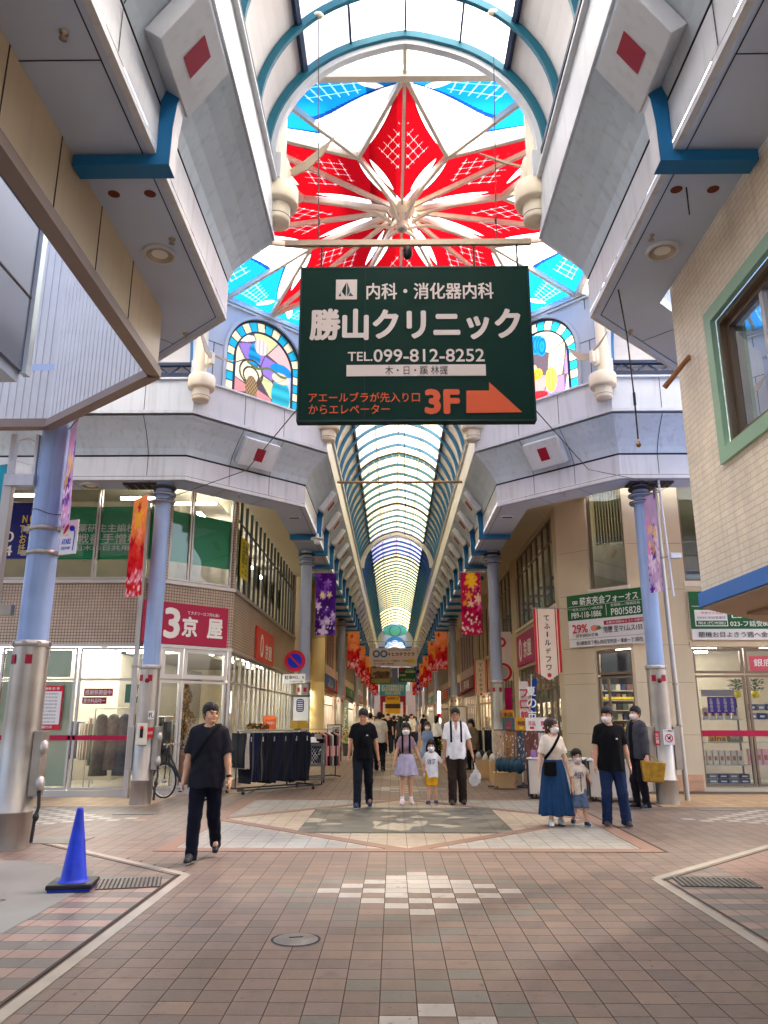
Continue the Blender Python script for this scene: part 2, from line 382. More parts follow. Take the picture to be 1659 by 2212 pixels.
def emblem(parent, p, tg, n, half=.36):
    """slanted box on the cove with a red square"""
    a, b = V(-.10, 6.95), V(-.45, 7.45); d = (b-a)/np.linalg.norm(b-a); k = V(-d[1], d[0]); k = -k if k[0] > 0 else k
    w3 = lambda q, s: V(*(p+n*q[0]+tg*s), q[1])
    c = (a+b)/2+k*.02; L = np.linalg.norm(b-a)/2
    mb = MB(); ay = V(*(n*d[0]), d[1]); az = V(*(n*k[0]), k[1])
    mb.obox(w3(c, 0), V(*tg, 0)*half, ay*L, az*.085, m_white)
    o = mb.build("emblem_box", parent, bevel=.008)
    m2 = MB(); cc = w3(c+k*.09, 0); m2.quad(cc-V(*tg, 0)*.115-ay*.145, cc+V(*tg, 0)*.115-ay*.145, cc+V(*tg, 0)*.115+ay*.145, cc-V(*tg, 0)*.115+ay*.145, m_red)
    m2.build("red_square", o)
def downlight(parent, c, r=.17):
    mb = MB(); c = V(*c)
    mb.lathe(c, [(r*.8, .0), (r*.82, -.035), (r, -.035), (r+.005, -.008), (r, 0)], m_white, 30)
    mb.lathe(c+V(0, 0, -.006), [(r*.8, -.03), (r*.62, -.012), (r*.5, -.006)], m_steel, 30)
    mb.disc(c+V(0, 0, -.014), r*.5, m_wht, (0, 0, -1), 24)
    mb.build("downlight", parent)
def canopy(sx, sy, yend, xend, label, brk):
    pts = [V(A+sx*HW, yend), V(A+sx*CHX, YC+sy*CHY), V(A+sx*CRX, YC+sy*CRY), V(xend, YC+sy*CRY)]
    nrms = [V(sx, 0), unit(V(sx*(CHY-CRY), sy*(CRX-CHX))), V(0, sy)]
    t = thing("arcade_canopy", label, "canopy", (*pts[1], 0))
    mb = MB(); sweep(mb, pts, nrms, [(.02, 6.345), (.75, 6.345), (.75, 6.45)], m_soffit); 
    for tt in (.12,): sweep(mb, pts, nrms, [(tt-.006, 6.341), (tt+.006, 6.341)], m_joint)
    mb2 = MB(); sweep(mb2, pts, nrms, [(.06, 6.33)]+[(0, 6.33), (0, 6.40)], m_band); sweep(mb2, pts, nrms, [(.006, 6.40), (.006, 6.412)], m_joint)
    sweep(mb2, pts, nrms, [(0, 6.412), (0, 6.83)], m_band); sweep(mb2, pts, nrms, [(.0, 6.83), (.03, 6.835), (.03, 6.865), (0, 6.87)], m_joint)
    mb3 = MB(); sweep(mb3, pts, nrms, COVE, m_panel)
    mb4 = MB(); sweep(mb4, pts, nrms, [(-.47, 7.55), (-.40, 7.55), (-.40, 7.60), (-.5, 7.62)], m_joint)
    sweep(mb4, pts, nrms, [(-.40, 7.60), (-.52, 7.60), (-.52, 7.66), (-.5, 7.665)], m_band)
    mb5 = MB(); sweep(mb5, pts, nrms, [(-.5, 7.665), (-.5, 8.33), (-.56, 8.33), (-.56, 8.37), (-.3, 8.37)], m_white)
    mb6 = MB(); sweep(mb6, pts, nrms, [(.75, 6.45), (.75, 6.9), (2.4, 6.9)], m_tan)
    for i in range(3):
        a, b = pts[i], pts[i+1]; L = np.linalg.norm(b-a); tg = (b-a)/L; n = nrms[i]
        per = {0: 2.13, 1: 1.04, 2: 1.6}[i]; ss = np.arange(per*.5 if i != 1 else per, L-.2, per)
        if i == 0: ss = [abs(y-a[1])-1.06 for y in brk if 0 < abs(y-a[1])-1.06 < L-.1]
        for k, s_ in enumerate(ss):
            p = a+tg*s_
            strip(mb3, p, tg, n, COVE, m_joint); strip(mb2, p, tg, n, [(0, 6.42), (0, 6.83)], m_joint)
            strip(mb5, p, tg, n, [(-.5, 7.67), (-.5, 8.33)], m_joint)
            mb.quad((*(p+tg*-.006+n*.12), 6.341), (*(p+tg*.006+n*.12), 6.341), (*(p+tg*.006+n*.75), 6.341), (*(p-tg*.006+n*.75), 6.341), m_joint)
    for mb_, nm in ((mb, "soffit"), (mb2, "fascia_band"), (mb3, "cove_panel"), (mb4, "cornice"), (mb5, "upper_band"), (mb6, "inner_ceiling")):
        if nm != "inner_ceiling" or sy > 0: mb_.build(nm, t)
    base_b = base_e = None
    tg = V(0, sy); n = nrms[0]
    for y in brk:
        p = V(A+sx*HW, y)
        o = bracket_mb(V(0, 0)+V(*pts[1]), tg, n).build("bracket", t) if base_b is None else bpy.data.objects.new("bracket", base_b)
        if base_b is None: base_b = o.data
        else: COL.objects.link(o); o.parent = t
        o.location = (0, y-pts[1][1], 0)
    e0 = None
    for y in brk:
        yy = y-.3*(sy < 0)
        if sy > 0 and y < pts[1][1]+1.2: continue
        emblem(t, V(A+sx*HW, yy), tg, n, .36 if sy > 0 else .43)
    a, b = pts[1], pts[2]; tgc = unit(b-a)
    emblem(t, (a+b)/2, tgc, nrms[1], .44)
    return t, pts, nrms
brk_near = [5.72-2.13*k for k in range(4)][::-1]
brk_far = [20.2+2.13*k for k in range(40)]
cnl = canopy(-1, -1, -3.0, -13.0, "near left canopy of lavender panels with two blue brackets and a red square box", brk_near)
cnr = canopy(1, -1, -3.0, 13.5, "near right canopy of lavender panels above the white brick corner", brk_near)
cfl = canopy(-1, 1, 104.0, -13.0, "far left canopy of lavender panels running away over the crimson corner shop", brk_far)
cfr = canopy(1, 1, 104.0, 13.5, "far right canopy of lavender panels running away over the beige shops", brk_far)
for (cn, sx) in ((cnl, -1), (cnr, 1)):
    t = cn[0]
    downlight(t, (A+sx*HW+sx*.41, 7.14, 6.345)); downlight(t, (A+sx*HW+sx*.41, 3.2, 6.345))
    mb = MB()
    for dx in (.22, .56): mb.disc((A+sx*(HW+dx), 6.18, 6.342), .055, M("rust", S(110, 58, 40), .8, var=.3, scale=30), (0, 0, -1), 18)
    if sx > 0: mb.cyl((A+sx*(HW+.3), 6.15, 6.34), (A+sx*(HW+.3), 6.15, 6.05), .008, .006, m_dark, 6)
    mb.build("ceiling_rose", t)
    for (dx, y) in ((.1+.2, 4.42), (.21, 6.89), (.6, 8.9)):
        k = MB(); k.lathe((A+sx*(HW+dx), y, 6.345), [(.035, 0), (.035, -.01), (.012, -.02), (.012, -.05), (.03, -.052), (.03, -.058), (0, -.06)], m_steel, 14); k.build("sprinkler", t)
for (cn, sx) in ((cfl, -1), (cfr, 1)):
    t = cn[0]
    k = MB(); 
    k.obox((A+sx*2.62, 18.3, 6.335), (.16, 0, 0), (0, .07, 0), (0, 0, .012), m_white); k.obox((A+sx*2.62, 18.3, 6.325), (.12, 0, 0), (0, .045, 0), (0, 0, .006), m_joint)
    k.build("slot_light", t)
    for (x, y) in ((3.6, 16.35), (5.6, 15.5)):
        k = MB(); k.lathe((A+sx*x, y, 6.345), [(.035, 0), (.035, -.01), (.012, -.02), (.012, -.05), (.03, -.052), (0, -.06)], m_steel, 14); k.build("sprinkler", t)
    downlight(t, (A+sx*6.6, 15.55, 6.345), .2)
    k = MB(); k.box2((A+sx*5.3-.55, 15.35, 6.30), (A+sx*5.3+.35, 15.75, 6.343), m_joint)
    for i in range(5): k.box2((A+sx*5.3-.5+i*.18, 15.37, 6.292), (A+sx*5.3-.49+i*.18, 15.73, 6.299), m_steel)
    k.build("vent_grille", t)
k = MB(); k.lathe((A-HW+.03, 20.0, 6.1), [(0, .25), (.04, .22), (.05, .12), (.17, .1), (.18, .07), (.06, .05), (.09, 0), (.06, -.07), (0, -.08)], m_white, 16)
k.build("surveillance_dome", cfl[0])

# ------------------------------------------------------------------ vaulted roofs
AV, ZV, RV = 1.86, 8.74, 1.84
def vp(ph, da=0.0): return ((AV+da)*math.sin(ph), ZV+(RV+da)*math.cos(ph)+.05*max(0, 1-abs(ph)/.25)) 
def vault(name, label, s0, s1, ribs, T, mats, truss=(), cuts=None):
    """mats: list of (s_from, s_to, glazing, side, rib) sections along the vault"""
    t = thing(name, label, "roof", T(0, s0, 0))
    PH = R_(47); NS = 10
    w3 = lambda ph, s, da=0: T(vp(ph, da)[0], s, vp(ph, da)[1])
    for (a, b, mg, msd, mr) in mats:
        mb = MB(); sd_ = MB()
        phs = np.linspace(-PH, PH, 15)
        for i in range(14): mb.quad(w3(phs[i], a, .03), w3(phs[i+1], a, .03), w3(phs[i+1], b, .03), w3(phs[i], b, .03), mg)
        mb.build("glazing", t)
        for sg in (-1, 1):
            q = np.linspace(PH, math.pi/2, 9)*sg
            for i in range(8): sd_.quad(w3(q[i], a, .03), w3(q[i+1], a, .03), w3(q[i+1], b, .03), w3(q[i], b, .03), msd)
            sd_.quad(T(sg*(AV+.03), a, ZV), T(sg*(AV+.03), b, ZV), T(sg*(AV+.03), b, 8.3), T(sg*(AV+.03), a, 8.3), msd)
        sd_.build("side_panel", t)
        pr = MB()
        for ph, mm, r in ((PH, m_navy, .035), (-PH, m_navy, .035), (R_(23.5), m_navy, .014), (-R_(23.5), m_navy, .014), (0, m_navy, .014)):
            x, z = vp(ph, -.0); pr.beam(T(x, a, z), T(x, b, z), r*2, r*2.2, mm, up=V(*T(math.sin(ph), 0, math.cos(ph)))-V(*T(0, 0, 0)))
        pr.build("purlin", t)
    rl = MB()
    for sg in (-1, 1):
        rl.beam(T(sg*1.80, s0, 8.47), T(sg*1.80, s1, 8.47), .1, .1, m_navy); rl.beam(T(sg*1.80, s0, 8.72), T(sg*1.80, s1, 8.72), .1, .07, m_navy)
        s = s0; fl = 1
        while s < min(s1, s0+45):
            rl.beam(T(sg*1.80, s, 8.5 if fl > 0 else 8.7), T(sg*1.80, s+.25, 8.7 if fl > 0 else 8.5), .03, .03, m_navy); s += .25; fl = -fl
    rl.build("base_rail", t)
    bm = {}
    for y in ribs:
        mr = next(x[4] for x in mats if x[0] <= y <= x[1])
        if mr.name not in bm:
            mb = MB(); q = np.linspace(-math.pi/2, math.pi/2, 37)
            for i in range(36):
                for (d0, d1, s_, f) in ((-.06, -.06, .035, 0),):
                    a0, a1 = w3(q[i], s0-.03, -.08), w3(q[i+1], s0-.03, -.08); b0, b1 = w3(q[i], s0+.03, -.08), w3(q[i+1], s0+.03, -.08)
                    c0, c1 = w3(q[i], s0-.03, .02), w3(q[i+1], s0-.03, .02); e0, e1 = w3(q[i], s0+.03, .02), w3(q[i+1], s0+.03, .02)
                    mb.quad(a0, a1, b1, b0, mr); mb.quad(a0, c0, c1, a1, mr); mb.quad(b0, b1, e1, e0, mr)
            o = mb.build("rib", t); bm[mr.name] = o.data
        else:
            o = bpy.data.objects.new("rib", bm[mr.name]); COL.objects.link(o); o.parent = t
        o.location = V(*T(0, y, 0))-V(*T(0, s0, 0))
    for y in truss:
        mb = MB(); q = np.linspace(-PH, PH, 25)
        for i in range(24):
            mb.beam(w3(q[i], y, -.10), w3(q[i+1], y, -.10), .05, .05, m_dark); mb.beam(w3(q[i], y, -.36), w3(q[i+1], y, -.36), .03, .03, m_panel)
            if i % 2 == 0: mb.beam(w3(q[i], y, -.10), w3(q[i+1], y, -.36), .015, .015, m_panel)
        mb.build("truss", t)
    return t, w3
g_clear = RG("milky_glass", (.92, .88, .80), .25, (.95, .93, .88))
g_warm = RG("warm_milky_glass", (.40, .32, .17), .08, (.2, .19, .14))
g_yel = RG("amber_milky_glass", (.34, .265, .12), .08, (.15, .13, .08))
g_cool = RG("cool_milky_glass", (.2, .24, .26), .1, (.36, .44, .5))
g_lil = RG("lilac_glass", (.14, .13, .19), .15, (.25, .24, .32))
g_clear2 = RG("pale_milky_glass", (.58, .49, .33), .1, (.3, .28, .25))
m_sideblue = M("slate_blue_panel", S(70, 98, 128), .5, var=.08)
m_sidew = M("vault_side_panel", S(206, 204, 204), .5, var=.05, scale=1.2, streak=.05)
Ty = lambda x, s, z: (A+x, s, z)
nv, nw3 = vault("vaulted_roof", "near glazed barrel vault overhead with teal ribs and milky panes", -2.0, 8.5,
    [8.47, 7.75, 6.65, 5.55, 4.45, 3.35, 2.25, 1.15, .05], Ty, [(-2.0, 8.5, g_clear, m_sidew, m_teal)])
def end_arch(t, w3, s, T, e):
    mb = MB(); q = np.linspace(-math.pi/2, math.pi/2, 49)
    for i in range(48):
        P = lambda ph, d, ss: w3(ph, ss, d)
        for (d0, d1, ss0, ss1) in ((-.09, -.15, s, s), (-.15, -.15, s, s+e*.1), (-.15, -.02, s+e*.1, s+e*.1), (.0, -.1, s-e*.02, s)):
            mb.quad(P(q[i], d0, ss0), P(q[i+1], d0, ss0), P(q[i+1], d1, ss1), P(q[i], d1, ss1), m_white)
    for sg in (-1, 1): mb.box2(*[tuple(f(a, b) for a, b in zip(T(sg*1.64, s, 8.37), T(sg*1.9, s+e*.12, 8.745))) for f in (min, max)], m_white)
    mb.build("end_arch", t)
end_arch(nv, nw3, 8.5, Ty, 1)
fv, fw3 = vault("vaulted_roof", "long glazed barrel vault receding beyond the crossing with blue ribs and amber panes", 17.35, 104.0,
    [17.38+1.07*k for k in range(44)]+[64.5+2.14*k for k in range(18)], Ty,
    [(17.35, 25.5, g_clear2, m_sidew, m_ribblue), (25.5, 37.5, g_warm, m_sidew, m_ribblue), (37.5, 43.5, g_lil, m_sideblue, m_ribblue), (43.5, 78, g_yel, m_sideblue, m_ribblue), (78, 104.0, g_cool, m_sideblue, m_ribblue)],
    truss=(25.5, 32.1, 37.4, 43.5))
end_arch(fv, fw3, 17.35, Ty, -1)
def arch_band(s, d0, d1, m, nm):
    mb = MB(); q = np.linspace(-math.pi/2, math.pi/2, 41)
    for i in range(40): mb.prism([fw3(q[i], s, d0), fw3(q[i+1], s, d0), fw3(q[i+1], s, d1), fw3(q[i], s, d1)], (0, .1, 0), m)
    mb.build(nm, fv)
arch_band(37.6, -.02, -.24, m_white, "partition_arch"); arch_band(78.5, -.02, -.5, m_white, "partition_arch"); arch_band(82, -.02, -.75, m_white, "partition_arch"); arch_band(88, -.02, -.6, m_ribblue, "partition_arch")
mb = MB(); mb.disc((A, 78.3, 10.0), .6, M("aqua_medallion", S(70, 170, 180), .5), (0, -1, 0), 30, 2.0); mb.ring((A, 78.28, 10.0), .5, .62, m_ribblue, (0, -1, 0)); mb.build("medallion", fv)
for sx, nm in ((-1, "left"), (1, "right")):
    s0, s1 = 4.35, 10.5
    Tx = (lambda sg: (lambda x, s, z: (A+sg*s, YC+sg*x*1.0, z)))(sx)
    tv, tw3 = vault("vaulted_roof", f"short glazed vault over the {nm} cross street, mostly behind the canopy", s0, s1, [4.4+1.07*k for k in range(6)], Tx, [(s0, s1, g_clear, m_sidew, m_ribblue)])
    end_arch(tv, tw3, s0, Tx, -1)
tb = MB(); tb.cyl((A-1.7, 20, 7.76), (A+1.7, 20, 7.76), .035, .035, M("bronze_bar", S(140, 110, 80), .4, metal=.5, var=.1), 12)
tag(tb.build("tie_bar"), "bronze tie bar spanning the far vault just under its white cornice", "tie bar")
tb = MB(); tb.tube([(A+.1, 19, 10.5), (A+.13, 19.1, 9.3), (A+.12, 19.2, 8.3), (A+.14, 19.5, 7.0), (A+.12, 19.6, 6.2)], .012, m_dark, 6); tb.tube([(A+.02, 19, 10.5), (A+.1, 19.1, 9.4)], .012, M("jade_cord", S(80, 140, 110), .7), 6)
tb.ball((A+.12, 19.2, 9.25), (.03, .03, .12), m_dark)
tag(tb.build("hanging_rope"), "dark knotted rope hanging down from the ridge of the far vault", "rope")

# ------------------------------------------------------------------ stained-glass ceiling over the crossing
AP = 4.27; AP2 = (3.85, 4.27); ZR, ZH = 10.5, 11.08
def dz(r): return ZH-(ZH-ZR)*min(1, r/AP)
def dp(r, ang, up=0):   # ang from -y, turning towards +x
    return V(A+r*math.sin(ang), YC-r*math.cos(ang), dz(r)+up)
dome = thing("stained_glass_ceiling", "stained glass ceiling with a red eight pointed star and blue corner petals", "skylight", (A, YC, ZR))
RVAL, TA = 1.98, R_(22.5); RTP = (3.74, 4.2)
def rim_v(k, sg):     # corner of the rim next to side k
    a, o = AP2[k % 2], AP2[(k+1) % 2]; b = (o-a*math.cos(math.pi/4))/math.sin(math.pi/4); p = dp(math.hypot(a, b), k*math.pi/4+sg*math.atan2(b, a)); p[2] = ZR; return p
def g_attr(name, base, frost): return None
g_red = None
def star_mat(name, col, dark, lat):
    m, n, o = _new(name); N = n.nodes.new; L = n.links.new
    at = N("ShaderNodeAttribute"); at.attribute_name = "Col"; sp = N("ShaderNodeSeparateColor"); L(at.outputs[0], sp.inputs[0])
    def gt(sock, v, wd=.06):
        r = N("ShaderNodeMapRange"); r.inputs[1].default_value = v-wd; r.inputs[2].default_value = v+wd; L(sock, r.inputs[0]); return r.outputs[0]
    lens = gt(sp.outputs[0], .5, .03); line = gt(sp.outputs[1], .5, .02); latt = gt(sp.outputs[2], .5, .12)
    k1 = N("ShaderNodeMix"); k1.data_type = 'RGBA'; L(lens, k1.inputs[0]); k1.inputs[6].default_value = (*col, 1); k1.inputs[7].default_value = (.93, .92, .92, 1)
    k2 = N("ShaderNodeMix"); k2.data_type = 'RGBA'; L(latt, k2.inputs[0]); L(k1.outputs[2], k2.inputs[6]); k2.inputs[7].default_value = (*lat, 1)
    k3 = N("ShaderNodeMix"); k3.data_type = 'RGBA'; L(line, k3.inputs[0]); L(k2.outputs[2], k3.inputs[6]); k3.inputs[7].default_value = (*dark, 1)
    x = N("ShaderNodeBsdfTransparent"); L(k3.outputs[2], x.inputs[0]); b = N("ShaderNodeBsdfTranslucent"); L(k3.outputs[2], b.inputs[0])
    k = N("ShaderNodeMixShader"); k.inputs[0].default_value = .5; L(b.outputs[0], k.inputs[1]); L(x.outputs[0], k.inputs[2]); L(k.outputs[0], o.inputs[0])
    return m
g_red = star_mat("red_star_glass", (.145, .0012, .003), (.02, .0, .002), (.5, .33, .33))
g_blu = star_mat("blue_petal_glass", (.004, .13, .36), (.005, .03, .14), (.2, .45, .62))
g_wht = RG("star_clear_glass", (.95, .94, .92), .6)
def patt(nm, parent, corners, nx, ny, fn, mat, up=.07):
    """bilinear patch over four plan points with pattern channels from fn(u,v)"""
    u, v = np.meshgrid(np.linspace(0, 1, nx+1), np.linspace(0, 1, ny+1))
    c = [np.array(q, float) for q in corners]
    P = ((1-u)*(1-v))[..., None]*c[0]+(u*(1-v))[..., None]*c[1]+(u*v)[..., None]*c[2]+((1-u)*v)[..., None]*c[3]
    P[..., 2] += up
    o = pgrid(nm, parent, (0, 0, 0), (1, 0, 0), (0, 1, 0), nx, ny, lambda a, b: fn(u, v), mat)
    P = P-np.array(parent.location); o.data.vertices.foreach_set("co", P.reshape(-1).copy()); return o
def lensd(x, y, ax, ay, bx, by, wd):
    """1 inside a pointed lens from a to b, as a soft field round .5"""
    L = math.hypot(bx-ax, by-ay); tx, ty = (bx-ax)/L, (by-ay)/L
    s = ((x-ax)*tx+(y-ay)*ty)/L; d = np.abs(-(x-ax)*ty+(y-ay)*tx)
    return .5+(wd*np.clip(4*s*(1-s), -1, 1)-d)*8
def petal_fn(sgn, RTIP):
    # local plan coordinates rebuilt from the patch: x along the spine, y across
    V_ = (RVAL*math.cos(TA), RVAL*math.sin(TA)); T_ = (RTIP, 0)
    def fn(u, v):
        # corners: hub, mid spine, tip, valley
        c = np.array([(0.25, 0), (1.95, 0), T_, V_])
        x = (1-u)*(1-v)*c[0, 0]+u*(1-v)*c[1, 0]+u*v*c[2, 0]+(1-u)*v*c[3, 0]
        y = (1-u)*(1-v)*c[0, 1]+u*(1-v)*c[1, 1]+u*v*c[2, 1]+(1-u)*v*c[3, 1]
        le = np.maximum(lensd(x, y, .65, .16, 1.66, .58, .055), lensd(x, y, 2.05, .58, 3.3, .14, .055))
        core = np.minimum(.5+((.40-.40*np.abs(x-1.95)/.75-np.abs(y-.04))*3), .5+(y-.06)*6)
        fr = lambda a: np.abs(a-np.round(a))
        gl = np.minimum(fr((x*.62+y*1.1)*5.2), fr((x*.62-y*1.1)*5.2))
        lat = np.where(core > .5, .5+(.036-gl)*8, 0)
        edge = np.zeros_like(x)
        for ring in (lensd(x, y, .60, .14, 1.70, .60, .08), lensd(x, y, 2.0, .60, 3.36, .12, .08)):
            edge = np.maximum(edge, np.where((ring > .5) & (le < .42), .8, 0))
        return np.stack([le, edge, lat], -1)
    return fn
def blue_fn(seed):
    def fn(u, v):
        # u across from rib (0) to tip edge (1); v from outer rail (0) to valley (1)
        shape = .5+((.60, .80)[seed % 2]-v-.45*(u-.35)**2-.12*np.sin(u*2.2))*6
        wht = .5-(shape-.5)
        le = np.maximum(wht, lensd(u, v, .62, .07, .93, .42, .05)*1.0)
        fr = lambda a: np.abs(a-np.round(a)); gl = np.minimum(fr(u*11), fr(v*16))
        lat = np.where((np.abs(u-.42) < .26) & (np.abs(v-.24) < .13) & (shape > .6), .5+(.07-gl)*6, 0)
        ln = np.where((shape > .35) & (shape < .75), 1.0, 0.0)*0+np.where(np.abs(shape-.62) < .12, .75, 0)
        return np.stack([le, ln, lat], -1)
    return fn
for k in range(8):
    ang = k*math.pi/4
    for sg in (-1, 1):
        hub, mid, tip = dp(.25, ang), dp(1.95, ang, -.0), dp(RTP[k % 2], ang); val = dp(RVAL, ang+sg*TA)
        patt("red_petal_pane", dome, [hub, mid, tip, val], 90, 60, petal_fn(sg, RTP[k % 2]), g_red)
        ver = rim_v(k, sg); tipe = dp(AP2[k % 2], ang); tipe[2] = ZR
        patt("blue_petal_pane", dome, [ver, tipe*.98+ver*.02, tip*.6+val*.4, val], 90, 90, blue_fn(k), g_blu)
        tri = MB(); tri.poly([tip*.6+val*.4+V(0, 0, .07), tip+V(0, 0, .07), tipe+V(0, 0, .07)], g_wht); tri.build("clear_pane", dome)
m_frame = m_cream
for k in range(8):
    ang = k*math.pi/4
    mb = MB(); e = dp(AP2[k % 2], ang); e[2] = ZR; mb.beam(dp(.3, ang), dp(RTP[k % 2], ang), .05, .09, m_frame); mb.beam(dp(RTP[k % 2], ang), e, .05, .09, m_frame); mb.build("spine_rib", dome)
    mb = MB(); e = rim_v(k, 1); mb.beam(dp(.3, ang+TA), dp(RVAL, ang+TA), .06, .11, m_frame); mb.beam(dp(RVAL, ang+TA), e, .06, .11, m_frame)
    mb.tube([dp(1.1, ang+TA, -.04), dp(.6, ang+TA, -.09), dp(.35, ang+TA, -.2), dp(.2, ang+TA, -.3)], [.03, .034, .036, .036], m_frame, 8); mb.build("valley_rib", dome)
    for sg in (-1, 1):
        mb = MB(); mb.beam(dp(RVAL, ang+sg*TA, .003), dp(RTP[k % 2]+.05, ang, .003), .065, .1, m_frame); mb.build("star_edge", dome)
    mb = MB(); a, b = rim_v(k, -1), rim_v(k, 1); mb.beam(a, b, .11, .12, m_frame); mb.build("rim_beam", dome)
mb = MB(); mb.lathe((A, YC, ZH-.42), [(0, 0), (.10, 0), (.12, .02), (.12, .05), (.07, .08), (.09, .2), (.16, .32), (.24, .38), (.28, .46)], m_frame, 28); mb.lathe((A, YC, ZH-.44), [(0, 0), (.07, .0), (.08, .02)], m_steel, 18)
for j in range(6): mb.cyl((A+.16*math.cos(j*1.05), YC+.16*math.sin(j*1.05), ZH-.19), (A+.16*math.cos(j*1.05), YC+.16*math.sin(j*1.05), ZH-.14), .02, .02, m_steel, 8)
mb.build("hub", dome)
# roof steel above the glass
mb = MB(); m_girder = M("roof_girder", S(120, 105, 90), .7, var=.1)
mb.box2((A-.62, YC-5.6, 11.85), (A-.1, YC+5.6, 12.1), m_girder); mb.box2((A-5.6, YC-3.35, 11.8), (A+5.6, YC-2.75, 12.05), m_girder)
tag(mb.build("roof_girders"), "brown steel girders crossing above the stained glass star", "girder", kind="structure")

# gable walls, chamfer windows, lunettes
m_gable = M("pale_blue_gable", S(176, 186, 200), .5, var=.05, scale=1.2, streak=.08)
def corner_art(seed):
    rs = np.random.RandomState(seed)
    n = 34; px, py = rs.rand(n)*1.1-.05, rs.rand(n)*1.3-.05
    pal = np.array([S(*c) for c in [(232, 222, 178), (236, 226, 190), (226, 140, 138), (150, 120, 190), (205, 210, 150), (240, 232, 205), (190, 190, 220), (235, 180, 170)]])
    ci = rs.randint(0, len(pal), n)
    return px, py, pal, ci
def win_fn(W_, H_, seed, hot):
    px, py, pal, ci = corner_art(seed)
    def fn(u, v):
        x, y = (u-.5)*W_, v*H_; rad = W_/2; sp = H_-rad
        r_in = rad-.27
        rr = np.where(y > sp, np.hypot(x, y-sp), np.abs(x)); an = np.where(y > sp, np.arctan2(x, y-sp)*(rad-.13), np.sign(x)*(math.pi/2*(rad-.13)+(sp-y)))
        blk = (np.floor(an/.205).astype(int) % 2 == 0)
        c = np.where(blk[..., None], np.array(S(40, 168, 196)), np.array(S(238, 224, 178)))
        lead = np.abs(an/.205-np.round(an/.205)) < .06
        # picture: shards, then figures
        d = np.sqrt((u[..., None]-px)**2+((v*H_/W_)[..., None]-py)**2); o = np.argsort(d, -1)
        d1 = np.take_along_axis(d, o[..., :1], -1)[..., 0]; d2 = np.take_along_axis(d, o[..., 1:2], -1)[..., 0]
        pic = pal[ci[o[..., 0]]]; pic = np.where((d2-d1 < .012)[..., None], np.array(S(90, 80, 90)), pic)
        E = lambda cx, cy, rx, ry: ((x-cx)/rx)**2+((y-cy)/ry)**2
        if hot:
            for a in np.linspace(-.9, .9, 7):
                q = E(-.12+.30*math.sin(a), 1.12+.28*math.cos(a), .12, .24); pic = np.where((q < 1)[..., None], np.array(S(30, 130, 205))*(.75+.3*np.sin(q*9))[..., None], pic)
            for (cx, cy, r, cc) in ((-.42, .72, .2, (238, 200, 90)), (-.2, .78, .16, (245, 222, 160)), (-.55, .85, .16, (120, 60, 40)), (-.05, .66, .14, (230, 170, 60))):
                q = np.hypot(x-cx, y-cy); pic = np.where((q < r)[..., None], np.array(S(*cc))*(.8+.25*np.sin(q*70))[..., None], pic)
            q = E(.3, .42, .15, .3); pic = np.where((q < 1)[..., None], np.array(S(178, 214, 90))*(.8+.25*np.sin(x*70))[..., None], pic)
            q = E(-.3, .12, .5, .16); pic = np.where((q < 1)[..., None], np.array(S(214, 40, 50)), pic)
        else:
            q = E(-.25, 1.05, .16, .32); pic = np.where((q < 1)[..., None], np.array(S(45, 150, 205))*(.8+.25*np.sin(y*30))[..., None], pic)
            q = E(-.08, 1.32, .18, .2); pic = np.where((q < 1)[..., None], np.array(S(236, 214, 200))*(.85+.2*np.sin(x*60))[..., None], pic)
            for (cx, cy, r) in ((-.32, .55, .2), (-.32, .62, .3)):
                q = np.abs(np.hypot(x-cx, y-cy)-r); pic = np.where((q < .022)[..., None], np.array(S(90, 70, 50)), pic)
            q = E(-.3, .25, .16, .3); pic = np.where((q < 1)[..., None], np.array(S(170, 140, 100))*(.7+.5*np.sin(x*90)*np.sin(y*60))[..., None], pic)
            q = E(.5, .3, .26, .42); pic = np.where((q < 1)[..., None], np.array(S(60, 180, 195))*(.85+.2*np.sin(y*22))[..., None], pic)
            q = E(.48, .92, .3, .16); pic = np.where((q < 1)[..., None], np.array(S(40, 140, 200)), pic); q = E(.48, .72, .24, .14); pic = np.where((q < 1)[..., None], np.array(S(225, 205, 175)), pic)
            q = np.abs(y-.82-.05*np.sin(x*9)); pic = np.where(((q < .03) & (np.abs(x-.1) < .55))[..., None], np.array(S(96, 120, 70)), pic)
        ln = np.minimum(1, np.abs(np.hypot(x-.1, y-1.3)-.75)/.008); pic = pic*(.35+.65*ln)[..., None]
        c = np.where((rr < r_in)[..., None], pic, c)
        return np.where((lead & (rr > r_in))[..., None], np.array(S(30, 50, 70)), c)*(.5 if hot else .62)
    return fn
g_art = ATTR("art_glass", mode='glass', tr=.35)
